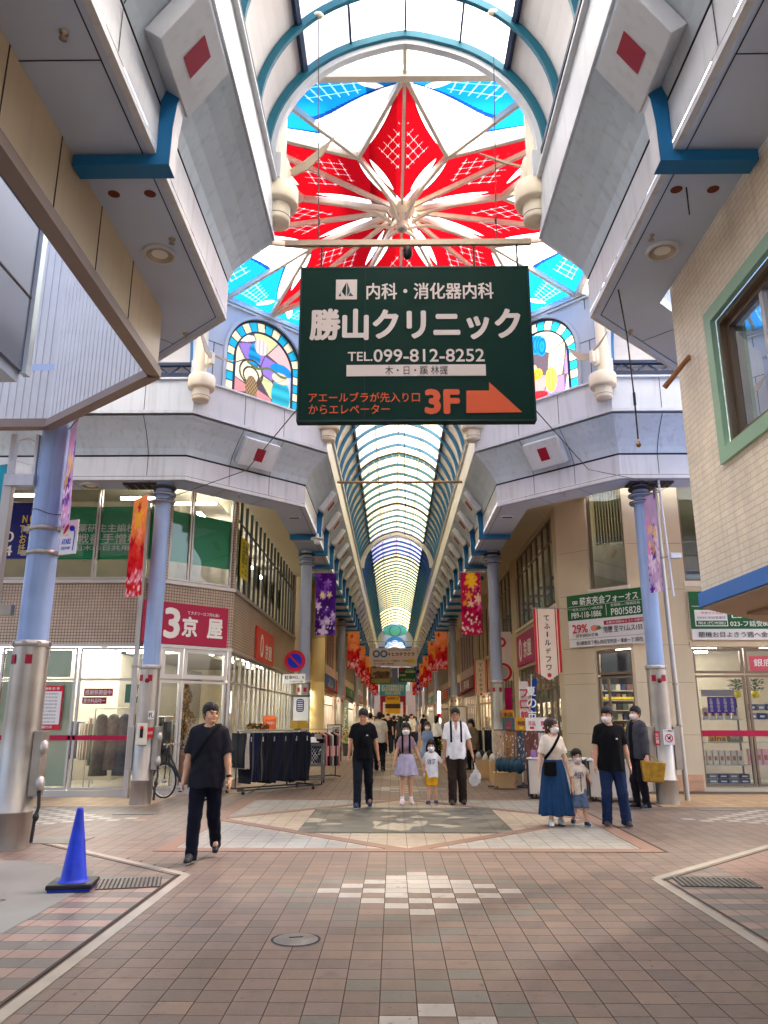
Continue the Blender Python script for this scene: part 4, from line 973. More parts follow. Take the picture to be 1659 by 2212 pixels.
tag(mb.build("pull_cord"), "dark pull cord with a brass knob hanging from the near right canopy", "cord")
# ------------------------------------------------------------------ buildings
class Fac:
    """a facade line from p0 to p1; out = outward direction"""
    def __init__(s, p0, p1, out): s.p0 = V(*p0); s.d = unit(V(*p1)-V(*p0)); s.L = np.linalg.norm(V(*p1)-V(*p0)); s.o = unit(V(*out)); s.x3 = V(*s.d, 0); s.o3 = V(*s.o, 0)
    def P(s, u, z, o=0): q = s.p0+s.d*u+s.o*o; return V(q[0], q[1], z)
    def box(s, mb, u0, u1, z0, z1, o0, o1, m): mb.obox(s.P((u0+u1)/2, (z0+z1)/2, (o0+o1)/2), s.x3*(u1-u0)/2, s.o3*(o1-o0)/2, (0, 0, (z1-z0)/2), m)
    def wall(s, mb, u0, u1, z0, z1, ops, m, dep=.14, m2=None):
        us = sorted({u0, u1, *[q for o in ops for q in o[:2] if u0 < q < u1]}); zs = sorted({z0, z1, *[q for o in ops for q in o[2:] if z0 < q < z1]})
        for a, b in zip(us[:-1], us[1:]):
            for c, d in zip(zs[:-1], zs[1:]):
                if any(o[0] <= (a+b)/2 <= o[1] and o[2] <= (c+d)/2 <= o[3] for o in ops): continue
                mb.quad(s.P(a, c), s.P(b, c), s.P(b, d), s.P(a, d), m)
        for (a, b, c, d) in ops:
            for (q, r) in (((a, c), (b, c)), ((b, c), (b, d)), ((b, d), (a, d)), ((a, d), (a, c))): mb.quad(s.P(*q), s.P(*r), s.P(*r, -dep), s.P(*q, -dep), m2 or m)
    def window(s, par, u0, u1, z0, z1, us=(), zs=(), mf=None, mg=None, o=-.08, fw=.05, name="window", pane=True):
        mf = mf or m_alu; mb = MB()
        s.box(mb, u0, u1, z0, z0+fw, o-.03, o+.03, mf); s.box(mb, u0, u1, z1-fw, z1, o-.03, o+.03, mf)
        s.box(mb, u0, u0+fw, z0+fw, z1-fw, o-.03, o+.03, mf); s.box(mb, u1-fw, u1, z0+fw, z1-fw, o-.03, o+.03, mf)
        for u in us: s.box(mb, u-fw/2, u+fw/2, z0+fw, z1-fw, o-.025, o+.025, mf)
        for z in zs:
            q = [u0+fw]+[k for k in us]+[u1-fw]
            for a, b in zip(q[:-1], q[1:]): s.box(mb, a+(fw/2 if a != u0+fw else 0), b-(fw/2 if b != u1-fw else 0), z-fw/2, z+fw/2, o-.02, o+.02, mf)
        w_ = mb.build(name, par)
        if pane:
            mb = MB(); mb.quad(s.P(u0+fw*.5, z0+fw*.5, o), s.P(u1-fw*.5, z0+fw*.5, o), s.P(u1-fw*.5, z1-fw*.5, o), s.P(u0+fw*.5, z1-fw*.5, o), mg or m_pane); mb.build("pane", w_)
        return w_
m_glow = GLASS("window_glass", (.82, .88, .84), .07)
m_mos = BRICK("mosaic_tile_front", S(196, 176, 152), S(186, 166, 142), S(96, 76, 62), .066, .066, (1, 0, 0), .007, 0, .45, .3, .18)
m_mosC = BRICK("mosaic_tile_corner", S(196, 176, 152), S(186, 166, 142), S(96, 76, 62), .066, .066, (.707, .707, 0), .007, 0, .45, .3, .18)
m_mosS = BRICK("mosaic_tile_side", S(188, 168, 142), S(180, 160, 134), S(96, 76, 62), .066, .066, (0, 1, 0), .007, 0, .45, .3, .18)
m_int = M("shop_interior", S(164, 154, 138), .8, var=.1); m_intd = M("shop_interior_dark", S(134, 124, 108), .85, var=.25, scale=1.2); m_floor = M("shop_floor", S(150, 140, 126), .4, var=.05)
m_frost = M("frosted_film", S(196, 208, 176), .35, var=.04); m_film = M("green_film", S(6, 150, 88), .35, var=.08, scale=.8); m_lt = M("sign_lettering", S(232, 232, 224), .5, var=0)
# --- crimson corner shop
FL, FC, FS = Fac((-14, 16.7), (-5.05, 16.7), (0, -1)), Fac((-5.05, 16.7), (-3.75, 18.0), (1, -1)), Fac((-3.75, 18.0), (-3.75, 29.5), (1, 0))
xl = lambda x: x+14
shop = thing("corner_shop", "beige mosaic tiled corner shop with glass front and green upper windows behind the bike", "shop building", (-3.75, 18.0, 0))
mb = MB()
opsF = [(xl(-13.9), xl(-5.1), .12, 3.06), (xl(-13.9), xl(-5.1), 4.55, 6.95)]
FL.wall(mb, 0, FL.L, 0, 3.1, [(xl(-13.9), xl(-5.1), .12, 3.06)], m_alu); FL.wall(mb, 0, FL.L, 3.1, 9, [(xl(-13.9), xl(-5.1), 4.5, 6.95)], m_mos)
FC.wall(mb, 0, FC.L, 0, 3.1, [(.08, FC.L-.06, .12, 3.06)], m_alu); FC.wall(mb, 0, FC.L, 3.1, 9, [(.08, FC.L-.06, 4.5, 6.95)], m_mosC)
FS.wall(mb, 0, FS.L, 0, 3.1, [(.1, FS.L-.1, .12, 3.06)], m_alu); FS.wall(mb, 0, FS.L, 3.1, 9, [(.1, FS.L-.1, 4.5, 6.95)], m_mosS)
mb.build("wall", shop)
mb = MB()
for F, L0 in ((FL, 0), (FC, 0), (FS, 0)): F.box(mb, 0, F.L, 4.44, 4.52, .0, .05, m_alu); F.box(mb, 0, F.L, 3.05, 3.12, 0, .03, m_alu)
mb.build("sill_band", shop)
mb = MB()
mb.quad((-14, 16.9, .03), (-5, 16.9, .03), (-3.9, 18.1, .03), (-14, 18.1, .03), m_floor); mb.quad((-14, 18.1, .03), (-3.9, 18.1, .03), (-3.9, 29.4, .03), (-14, 29.4, .03), m_floor)
mb.quad((-14, 20.6, 0), (-7.2, 20.6, 0), (-7.2, 20.6, 3.2), (-14, 20.6, 3.2), m_int); mb.quad((-7.2, 20.6, 0), (-7.2, 29.4, 0), (-7.2, 29.4, 3.2), (-7.2, 20.6, 3.2), m_int)
mb.quad((-14, 16.8, 3.3), (-5.0, 16.8, 3.3), (-3.85, 17.95, 3.3), (-14, 17.95, 3.3), m_int); mb.quad((-14, 17.95, 3.3), (-3.85, 17.95, 3.3), (-3.85, 29.4, 3.3), (-14, 29.4, 3.3), m_int)
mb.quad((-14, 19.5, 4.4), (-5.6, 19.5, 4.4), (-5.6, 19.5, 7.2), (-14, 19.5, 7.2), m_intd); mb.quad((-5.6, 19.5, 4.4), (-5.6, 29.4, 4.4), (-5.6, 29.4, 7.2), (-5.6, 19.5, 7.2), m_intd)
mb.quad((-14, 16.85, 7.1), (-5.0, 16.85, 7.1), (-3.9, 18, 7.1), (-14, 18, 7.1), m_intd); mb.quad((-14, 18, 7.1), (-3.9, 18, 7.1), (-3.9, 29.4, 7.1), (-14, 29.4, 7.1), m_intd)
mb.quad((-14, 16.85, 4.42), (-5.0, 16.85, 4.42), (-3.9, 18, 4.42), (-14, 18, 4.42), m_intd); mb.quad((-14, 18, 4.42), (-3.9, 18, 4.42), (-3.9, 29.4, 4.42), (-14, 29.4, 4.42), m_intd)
mb.build("interior", shop)
for y in (17.5, 18.2, 18.9, 19.6, 20.3):
    for x in (-9.6, -7.9, -6.2):
        if x > -5.5 and y < 18: continue
        mb = MB(); mb.box2((x-.75, y-.035, 3.2), (x+.75, y+.035, 3.26), m_tube); mb.box2((x-.76, y-.08, 3.26), (x+.76, y+.08, 3.295), m_wht); mb.build("strip_light", shop)
for (x, y) in ((-6.0, 17.9), (-5.0, 18.4), (-9.2, 17.6)):
    mb = MB(); mb.box2((x-.6, y-.04, 6.7), (x+.6, y+.04, 6.75), m_tube); mb.build("strip_light", shop)
for x in (-4.9, -4.5):
    for y in (20.5, 23.5, 26.5):
        mb = MB(); mb.box2((x-.03, y-.6, 3.2), (x+.03, y+.6, 3.25), m_tube); mb.build("strip_light", shop)
for y in (19.4, 21.6, 23.8, 26, 28): mb = MB(); mb.box2((-5.0, y-.5, 6.6), (-4.9, y+.5, 6.65), m_tube); mb.build("strip_light", shop)  # upstairs strips added only to brighten the dark side windows
# glazing of the shop
for (a, b) in ((-11.9, -10.2), (-10.15, -8.5), (-8.45, -6.8), (-6.75, -5.12)):
    FL.window(shop, xl(a), xl(b), .13, 3.05, zs=(2.37,))
for (a, b) in ((-11.2, -9.6), (-9.58, -8.1), (-8.08, -6.66), (-6.64, -5.12)):
    FL.window(shop, xl(a), xl(b), 4.55, 6.94, fw=.04)
FC.window(shop, .1, .62, .13, 2.36); FC.window(shop, .64, FC.L-.08, .13, 2.36); FC.window(shop, .1, .62, 2.4, 3.05, fw=.09, o=-.05); FC.window(shop, .64, FC.L-.08, 2.4, 3.05, fw=.09, o=-.05)
FC.window(shop, .1, .64, 4.55, 6.94, fw=.04); FC.window(shop, .66, FC.L-.08, 4.55, 6.94, fw=.04)
for i in range(8):
    a, b = .15+i*1.4, .13+(i+1)*1.4
    FS.window(shop, a, b, .13, 3.05, us=((a+b)/2,), zs=(2.37,)); 
for i in range(16):
    a, b = .15+i*.7, .14+(i+1)*.7
    FS.window(shop, a, b, 4.55, 6.94, zs=(6.3,), fw=.035, mf=m_dark)
mb = MB()
FL.box(mb, xl(-8.4), xl(-6.85), .2, 2.33, -.13, -.12, m_frost); FL.box(mb, xl(-8.4), xl(-6.95), 2.42, 3.0, -.13, -.12, m_frost); mb.build("frosted_film", shop)
mb = MB(); FL.box(mb, xl(-11.8), xl(-5.15), 1.12, 1.22, -.055, -.05, m_pink); mb.build("crimson_stripe", shop)
mb = MB()
FL.box(mb, xl(-8.0), xl(-5.13), 5.0, 6.22, -.13, -.12, m_film); FC.box(mb, .12, FC.L-.1, 4.98, 6.15, -.13, -.12, m_film); FS.box(mb, .16, 1.0, 4.98, 6.15, -.13, -.12, m_film); mb.build("green_film", shop)
def ftext(F, par, name, items):
    mb = MB()
    for (body, u, z, h, wd, m, o) in items: mb.text(body, F.P(u, z, o), F.x3, (0, 0, 1), m, h, wd, .01)
    return mb.build(name, par)
ftext(FL, shop, "window_lettering", [("英麻薬研生主編校", xl(-6.68), 5.72, .19, 1.75, m_lt, -.112), ("季薫戦善手憎稜", xl(-6.7), 5.48, .22, 2.0, m_lt, -.112), ("目英田木四日共用", xl(-6.75), 5.26, .12, 1.65, m_lt, -.112)])
mb = MB(); FL.box(mb, xl(-7.7), xl(-5.7), 5.345, 5.36, -.116, -.112, m_lt); mb.build("lettering_rule", shop)
m_rim0 = m_steel
for k in range(5):
    m_dress = M(f"long_dress_{k}", S(*[(70, 64, 64), (96, 84, 80), (60, 62, 72), (84, 76, 72), (110, 98, 92)][k]), .9, var=.3, scale=14); x = -6.5+k*.24; zb = .35+.12*(k % 2); mb = MB()
    mb.lathe((x, 17.7+.05*k, 0), [(.20, zb), (.17, .8), (.12, 1.2), (.14, 1.5), (.1, 1.62), (.03, 1.66), (0, 1.66)], m_dress, 14); mb.tube([(x, 17.7+.05*k, 1.66), (x, 17.7+.05*k, 1.78)], .005, m_rim0, 5)
    tag(mb.build("hanging_dress"), "long muted dress hanging on the rail behind the shop glass by the slim column", "dress", "long dresses behind the shop glass")
mb = MB(); mb.cyl((-6.7, 17.8, 1.78), (-5.4, 17.8, 1.78), .014, .014, m_steel); mb.cyl((-6.7, 17.8, .03), (-6.7, 17.8, 1.78), .014, .014, m_steel); mb.cyl((-5.4, 17.8, .03), (-5.4, 17.8, 1.78), .014, .014, m_steel); tag(mb.build("dress_rail"), "steel rail carrying long dresses behind the shop glass", "clothes rail")
mb = MB(); rr = random.Random(4)
for k in range(60): x = -7.1+rr.random()*1.8; mb.obox((x, 18.6+rr.random()*.3, .95+rr.random()*.2), (.02, 0, 0), (0, .25, 0), (0, 0, .45), M(f"garment_{k%6}", S(*[(60, 60, 66), (150, 140, 130), (110, 70, 60), (40, 50, 80), (170, 160, 150), (80, 90, 80)][k % 6]), .9, var=.1))
mb.cyl((-7.2, 18.75, 1.6), (-5.2, 18.75, 1.6), .015, .015, m_steel); mb.cyl((-7.2, 18.75, 0.03), (-7.2, 18.75, 1.6), .015, .015, m_steel); mb.cyl((-5.2, 18.75, 0.03), (-5.2, 18.75, 1.6), .015, .015, m_steel)
tag(mb.build("garment_rail"), "packed rail of garments inside the crimson corner shop", "clothes rail")
for j, (y, x0, x1, lb) in enumerate(((19.6, -9.4, -7.3, "second rail of garments at the back of the crimson corner shop"), (20.2, -7.1, -5.2, "third rail of garments deep inside the crimson corner shop"), (19.0, -11.5, -9.5, "rail of garments far left inside the crimson corner shop"))):
    mb = MB(); mb.cyl((x0, y, 1.5), (x1, y, 1.5), .015, .015, m_steel); mb.cyl((x0, y, .03), (x0, y, 1.5), .015, .015, m_steel); mb.cyl((x1, y, .03), (x1, y, 1.5), .015, .015, m_steel)
    for k in range(34): x = x0+.05+(x1-x0-.1)*k/33; mb.obox((x, y, .98+rr.random()*.1), (.018, .006, 0), (0, .22, 0), (0, 0, .42), M(f"garment_{rr.randint(0,5)}", (0, 0, 0)))
    tag(mb.build("garment_rail"), lb, "clothes rail")
for j, (x, y, wd, c, tx) in enumerate(((-5.75, 17.6, .5, S(40, 96, 90), "秋"), (-8.9, 18.3, .6, S(190, 60, 70), "均一"))):
    mb = MB(); mb.box2((x-wd/2, y, 1.9), (x+wd/2, y+.02, 2.3), M(f"hung_card_{j}", c, .6)); mb.text(tx, (x, y-.006, 2.1), (1, 0, 0), (0, 0, 1), m_lt, .2, None, .02); mb.cyl((x, y+.01, 2.3), (x, y+.01, 3.28), .004, .004, m_steel, 5); tag(mb.build("hanging_card"), ["teal card hung inside the corner shop behind the slim blue column", "rose card hung inside the shop behind the thick column", "crimson card hung inside the shop's arcade side"][j], "card")
# golden plant in a wooden planter behind the corner glass
pl = thing("potted_tree", "golden leaved slim tree in a wooden planter behind the shop's corner glass", "plant", (-4.66, 17.72, .03))
mb = MB(); mb.lathe((-4.66, 17.72, .03), [(.17, 0), (.22, .75), (.25, .76), (.25, .86), (.2, .86), (.18, .8), (0, .8)], M("planter_wood", S(140, 88, 48), .6, var=.2, streak=.2), 8, False); mb.build("planter", pl)
mb = MB(); mb.cyl((-4.66, 17.72, .8), (-4.66, 17.72, 2.2), .025, .008, M("bark", S(90, 66, 44), .9), 8); mb.build("trunk", pl)
mb = MB(); mg = [M("gold_leaf", S(206, 156, 60), .6, var=.2), M("amber_leaf", S(150, 100, 36), .6, var=.2), M("olive_leaf", S(120, 106, 50), .6, var=.2)]
for k in range(1500):
    z = rr.random(); rad = .36*(1-z*.75)*math.sqrt(rr.random())*(.75+.35*math.sin(z*17)); a = rr.random()*6.28; c = V(-4.66+rad*math.cos(a), 17.72+rad*math.sin(a), .95+z*1.35); u_ = unit(V(rr.random()-.5, rr.random()-.5, rr.random()-.5)); v_ = unit(np.cross(u_, V(.3, .5, .8))); mb.quad(c-u_*.035, c+v_*.018, c+u_*.035, c-v_*.018, mg[k % 3])
mb.build("foliage", pl)
# signs on the crimson shop
def fsign(F, name, label, u0, u1, z0, z1, m, texts, o=.0, dep=.06, cat="sign", trim=None):
    t = thing(name, label, cat, F.P((u0+u1)/2, z0, o+dep/2))
    mb = MB(); F.box(mb, u0, u1, z0, z1, o+.004, o+dep, m); mb.build("panel", t, bevel=.006)
    for (nm, body, u, z, h, wd, mm, b) in texts:
        mb = MB(); mb.text(body, F.P(u, z, o+dep+.004), F.x3, (0, 0, 1), mm, h, wd, b); mb.build(nm, t)
    return t
sc_ = lambda x: (x+5.05)*math.sqrt(2)
s1 = fsign(FC, "shop_sign", "big crimson corner sign with white 3 and shop name above the bike", sc_(-5.36), sc_(-3.87), 3.13, 4.03, m_pink, [("number_lettering", "3", sc_(-4.88), 3.58, .62, .34, m_lt, .03), ("name_lettering", "京", sc_(-4.57), 3.53, .42, .36, m_lt, .035), ("name_lettering", "屋", sc_(-4.11), 3.53, .42, .38, m_lt, .035), ("slogan_lettering", "てタヌリーロフ同も飯♪", sc_(-4.33), 3.84, .08, .82, m_lt, .004)])
m_redor = M("red_orange_sign", S(206, 60, 44), .45, var=.12, scale=.8)
fsign(FS, "shop_sign", "small red and orange sign on the shop's tiled side wall over the trouser rack", 21.0-18, 24.0-18, 3.08, 4.0, m_redor, [("number_lettering", "0", 3.8, 3.52, .62, .5, m_lt, .02), ("name_lettering", "京屋", 5.0, 3.42, .42, 1.2, m_lt, .03)])
fsign(FS, "window_sign", "yellow strip sign in the upper side window of the crimson shop", .62, 1.6, 4.95, 5.95, M("yellow_sign", S(214, 196, 30), .5, var=.05), [("lettering", "日本\n語メ\nニュ", 1.1, 5.45, .8, .7, M("sign_darkgreen", S(10, 70, 40), .5), .01)], o=-.03, dep=.02)
for i in range(5): fsign(FS, "window_notice", "pale printed notice in the upper side window over the tiled band", 1.85+i*1.4, 2.35+i*1.4, 5.1, 5.75, M("notice_paper", S(206, 204, 190), .7, var=.06), [("print", "募集中\n電話受\n付时間", 2.1+i*1.4, 5.42, .5, .4, m_joint, .004)], o=-.14, dep=.012, cat="notice")
for o in bpy.data.objects:
    if o.name.startswith("window_notice"): o['group'] = "notices in the upper side windows"
fsign(FL, "number_board", "dark blue board of big white numbers in the shop's upper window behind the thick column", xl(-9.9), xl(-8.06), 5.0, 6.3, M("board_blue", S(14, 24, 120), .4, var=.08), [("number_lettering", "9\n3\n70\n84", xl(-8.72), 5.66, 1.18, .42, m_lt, .012), ("detail_lettering", "N 0\nT 頂\nお 9\n話 8", xl(-8.24), 5.55, .9, .3, M("board_yellow", S(220, 200, 60), .5), .01)], o=-.045, dep=.02)
po = fsign(FL, "poster", "red bordered white price poster in the glass behind the thick column", xl(-7.6), xl(-7.04), 1.33, 2.24, M("poster_red", S(196, 30, 48), .5, var=.03), [("heading_lettering", "金融場·献·卷", xl(-7.32), 2.18, .055, .4, m_lt, .004), ("footer_lettering", "銀刃间", xl(-7.32), 1.385, .06, .22, m_lt, .006)], o=-.07, dep=.015)
mb = MB(); FL.box(mb, xl(-7.57), xl(-7.07), 1.44, 2.12, -.054, -.052, m_wht); mb.build("paper", po)
for i in range(9):
    mb = MB(); mb.text(["日な茶麦焼肉", "牛乳菜切合挽", "申予金出機", "国産若鶏計量", "冷凍食品表", "電工作業服専用", "日用雑貨品台", "食器調理用品", "味自慢の店"][i], FL.P(xl(-7.3), 2.07-i*.072, -.05), FL.x3, (0, 0, 1), M("print_grey", S(70, 90, 70) if i % 2 else S(90, 80, 76), .7), .034, .3, .002); mb.build("print_line", po)
    if i < 4:
        mb = MB(); mb.disc(FL.P(xl(-7.52), 2.07-i*.085, -.049), .03, M(f"poster_dot_{i%3}", S(*[(80, 150, 70), (210, 150, 50), (200, 70, 60)][i % 3]), .6), (0, -1, 0)); mb.build("print_spot", po)
fsign(FL, "small_sign", "two line crimson notice in the shop glass left of the slim blue column", xl(-6.6), xl(-5.98), 2.02, 2.18, m_pink, [("lettering", "感謝祭開催中", xl(-6.29), 2.1, .1, .56, m_lt, .006)], o=-.07, dep=.012)
fsign(FL, "small_sign", "lower dark red notice in the shop glass left of the slim blue column", xl(-6.62), xl(-6.1), 1.86, 2.0, M("dull_red", S(150, 40, 60), .5), [("lettering", "夏衣料品均一", xl(-6.36), 1.93, .085, .46, m_lt, .006)], o=-.07, dep=.012)
# down pipe beside the slim column
mb = MB(); mb.box2((-5.52, 16.52, 0), (-5.42, 16.62, 6.3), m_alu); mb.box2((-5.54, 16.5, 2.6), (-5.4, 16.64, 2.65), m_steel); tag(mb.build("down_pipe"), "square grey down pipe on the shop wall just left of the slim blue column", "pipe")

# --- beige corner building on the right
m_beige = M("beige_render", S(206, 191, 160), .7, var=.07, scale=1.2, streak=.06, bump=.15); m_brz = M("bronze_frame", S(122, 106, 88), .4, metal=.4, var=.08)
m_gdark = GLASS("dim_glass", (.42, .5, .46), .10)
RC, RF, RS = Fac((4.2, 19.4), (5.55, 18.05), (-1, -1)), Fac((5.55, 18.05), (15, 18.05), (0, -1)), Fac((4.2, 19.4), (4.2, 32.2), (-1, 0))
rc = lambda x: (x-4.2)*math.sqrt(2); rf = lambda x: x-5.55
bb = thing("corner_building", "beige rendered corner building with tall windows behind the family of three", "shop building", (5.55, 18.05, 0))
mb = MB()
RC.wall(mb, 0, RC.L, 0, 9, [(rc(4.83), rc(5.5), .06, 3.14), (rc(4.83), rc(5.58)-.06, 4.6, 8.2)], m_beige, .2)
RF.wall(mb, 0, RF.L, 0, 9, [(rf(6.9), rf(14), .08, 3.15), (rf(6.9), rf(14), 4.7, 8.2)], m_beige, .2)
RS.wall(mb, 0, RS.L, 0, 9, [(.55, 6.9, .05, 3.1), (8.0, 12.1, .3, 3.15), (.5, 6.9, 4.42, 6.85), (8.0, 11.9, 4.42, 6.85)], m_beige, .2)
mb.build("wall", bb)
mb = MB(); RC.box(mb, rc(4.8), rc(5.58), 4.52, 4.6, 0, .05, m_cream); RF.box(mb, rf(6.85), rf(14), 4.56, 4.68, 0, .05, m_cream); RF.box(mb, rf(6.85), rf(14), 3.16, 3.26, 0, .03, m_beige); RS.box(mb, .4, 7, 4.32, 4.41, 0, .06, m_cream); RS.box(mb, 7.9, 12, 4.32, 4.41, 0, .06, m_cream); mb.build("sill", bb)
mb = MB(); RC.box(mb, 0.02, rc(4.8), 2.6, 2.606, 0, .004, m_joint)
for z in (1.2, 2.35, 3.2, 4.5, 5.6): RC.box(mb, .02, rc(4.82), z, z+.008, 0, .003, M("render_joint", S(140, 122, 96), .8)); RF.box(mb, .02, rf(6.88), z, z+.008, 0, .003, M("render_joint", S(140, 122, 96), .8))
mb.build("render_joint", bb)
mb = MB(); RF.box(mb, rf(6.25), rf(6.85), .02, .2, 0, .03, M("peach_stone", S(206, 160, 124), .6, var=.1)); RF.box(mb, rf(6.25), rf(6.85), .21, .36, 0, .03, M("peach_stone", S(206, 160, 124), .6, var=.1)); RF.box(mb, rf(5.75), rf(6.23), .02, .4, 0, .03, M("relief_stone", S(176, 170, 156), .7, var=.3, scale=14)); mb.build("plinth", bb)
mb = MB()
mb.quad((4.4, 19.5, .03), (5.65, 18.25, .03), (15, 18.25, .03), (15, 24, .03), m_floor); mb.quad((4.4, 19.5, .03), (15, 24, .03), (15, 32, .03), (4.4, 32, .03), m_floor)
mb.quad((7, 21.2, 0), (15, 21.2, 0), (15, 21.2, 3.3), (7, 21.2, 3.3), m_int); mb.quad((7, 21.2, 0), (7, 32, 0), (7, 32, 3.3), (7, 21.2, 3.3), m_intd)
mb.quad((4.3, 19.6, 3.3), (5.65, 18.25, 3.3), (15, 18.25, 3.3), (15, 32, 3.3), m_int); mb.quad((4.3, 19.6, 3.3), (15, 32, 3.3), (4.3, 32, 3.3), (4.3, 31, 3.3), m_int)
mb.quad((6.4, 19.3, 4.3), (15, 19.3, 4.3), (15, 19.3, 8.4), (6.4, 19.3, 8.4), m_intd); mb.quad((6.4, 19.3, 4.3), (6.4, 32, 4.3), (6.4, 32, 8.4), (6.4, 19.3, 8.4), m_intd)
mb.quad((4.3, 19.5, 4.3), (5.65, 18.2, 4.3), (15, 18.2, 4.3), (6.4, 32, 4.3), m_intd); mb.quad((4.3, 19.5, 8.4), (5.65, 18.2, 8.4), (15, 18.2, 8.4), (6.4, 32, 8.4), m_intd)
mb.build("interior", bb)
RC.window(bb, rc(4.84), rc(5.49), 2.56, 3.12, mf=m_brz, fw=.06, o=-.1); RC.window(bb, rc(4.84), rc(5.49), .07, 2.52, us=(rc(5.02),), mf=m_brz, o=-.1, name="door"); RC.window(bb, rc(4.84), rc(5.58)-.07, 4.61, 8.15, mf=m_brz, mg=m_gdark, o=-.1)
for (a, b) in ((6.91, 8.06), (8.1, 9.3), (9.34, 10.6)):
    RF.window(bb, rf(a), rf(b), 2.56, 3.13, mf=m_brz, fw=.06, o=-.1); RF.window(bb, rf(a), rf(b), .1, 2.52, mf=m_brz, fw=.05, o=-.1); RF.window(bb, rf(a), rf(b), 4.71, 8.15, mf=m_brz, mg=m_gdark, o=-.1)
for i in range(7): RS.window(bb, .52+i*.91, .5+(i+1)*.91, 4.44, 6.83, us=(), zs=(6.2,), mf=m_brz, mg=m_gdark, fw=.045, o=-.1)
for i in range(4): RS.window(bb, 8.02+i*.97, 8.0+(i+1)*.97, 4.44, 6.83, zs=(6.2,), mf=m_brz, mg=m_gdark, fw=.045, o=-.1)
for i in range(4):
    a, b = .57+i*1.58, .55+(i+1)*1.58; RS.window(bb, a, b, .08, 3.08, us=((a+b)/2,), zs=(2.35,), mf=m_brz, fw=.06, o=-.1)
for i in range(3):
    a, b = 8.02+i*1.36, 8.0+(i+1)*1.36; RS.window(bb, a, b, .32, 3.13, us=((a+b)/2,), zs=(2.35, 1.3), mf=m_brz, fw=.06, o=-.1)
mb = MB(); m_bl = M("vertical_blind", S(140, 138, 108), .8, var=.1)
for i in range(12): u = rc(4.9)+i*.08; RC.box(mb, u, u+.05, 5.75, 8.1, -.3, -.29, m_bl)
mb.build("blind", bb)
for (x, y, ry) in ((7.3, 18.9, .3), (8.0, 19.6, .2), (9.4, 19.0, .25), (7.6, 20.3, .1), (5.5, 19.2, 0), (6.2, 20, .5)):
    mb = MB(); mb.obox((x, y, 3.22), (.55, ry*.5, 0), (-.03*ry, .035, 0), (0, 0, .02), m_tube); mb.build("strip_light", bb)
for (x, y) in ((5.3, 19.5), (5.2, 22), (5.2, 25), (5.2, 28), (8, 18.8)): mb = MB(); mb.box2((x-.05, y-.4, 7.9), (x+.05, y+.4, 7.95), m_tube); mb.build("strip_light", bb)  # invented upper-floor lamps, put in to lighten the windows from inside
mb = MB(); RF.box(mb, rf(6.95), rf(10.6), 1.17, 1.3, -.065, -.06, m_pink); mb.build("crimson_stripe", bb)
mb = MB(); RF.box(mb, rf(8.2), rf(9.4), 2.62, 2.95, -.068, -.062, M("rose_sign", S(196, 80, 92), .5)); mb.build("rose_panel", bb); ftext(RF, bb, "window_lettering", [("銀底 洋品", rf(8.75), 2.8, .17, .9, m_lt, -.055)])
# green and white signs
m_gs = M("sign_leafgreen", S(14, 92, 38), .45, var=.05); m_gl = M("green_lettering", S(20, 100, 46), .5, var=0)
g1 = fsign(RC, "shop_sign", "green and white corner sign with phone numbers above the grey jacket man", rc(4.39), rc(6.05), 3.23, 4.5, m_wht, [], dep=.08)
mb = MB(); RC.box(mb, rc(4.39), rc(6.05), 3.88, 4.5, .08, .088, m_gs); mb.build("green_field", g1)
for (nm, body, x, z, h, wd, m, b) in (("name_lettering", "∞ 薪亥夾会フォーオス", 5.12, 4.33, .19, 1.75, m_lt, .015), ("phone_lettering", "P89-118-1886", 4.76, 4.0, .14, .82, m_lt, .01), ("phone_lettering", "P80?5828", 5.5, 4.0, .16, .75, m_lt, .01), ("note_lettering", "「販売ユ5分ハン4階営園", 4.78, 4.14, .07, .85, m_lt, .003), ("note_lettering", "安商販ㇾ1限絡店品", 5.5, 4.16, .07, .75, m_lt, .003),
    ("percent_lettering", "29%", 4.62, 3.67, .2, .42, M("red_lettering", S(206, 40, 50), .5), .02), ("note_lettering", "目安調回4芝風", 4.75, 3.5, .08, .6, m_black, .004), ("offer_lettering", "用懇 至マ1ムス155", 5.42, 3.6, .15, 1.0, m_black, .008), ("address_lettering", "街1厘飽宮下砲2-拘田至阿忌・偉倉〜丁2脳伍", 5.15, 3.32, .1, 1.75, m_black, .004)):
    mb = MB(); mb.text(body, RC.P(rc(x), z, .092), RC.x3, (0, 0, 1), m, h, wd, b); mb.build(nm, g1)
mb = MB(); RC.box(mb, rc(5.08), rc(5.85), 3.71, 3.81, .081, .085, m_pink); RC.box(mb, rc(4.4), rc(6.04), 3.42, 3.426, .081, .083, m_joint); RC.box(mb, rc(4.42), rc(6.0), 4.215, 4.222, .089, .092, m_lt); RC.box(mb, rc(5.14), rc(5.147), 3.93, 4.19, .089, .092, m_lt); mb.build("rule_and_band", g1)
mb = MB(); mb.text("玄最空洗駅60スコト今駅空", RC.P(rc(5.46), 3.76, .09), RC.x3, (0, 0, 1), m_lt, .06, .95, .004); mb.build("band_lettering", g1)
mb = MB()
for (dx, m, r) in ((0, M("peach_blob", S(230, 130, 110), .6), .07), (.1, M("leaf_blob", S(70, 150, 80), .6), .05)): mb.disc(RC.P(rc(4.9)+dx, 3.66, .087), r, m, RC.o3, sx=1.5)
mb.build("fruit_picture", g1)
g2 = fsign(RF, "shop_sign", "green and white sign half hidden by the white brick corner", rf(6.9), rf(10.4), 3.31, 4.43, m_wht, [], dep=.08)
mb = MB(); RF.box(mb, rf(6.9), rf(10.4), 3.56, 4.43, .08, .088, m_gs); mb.build("green_field", g2)
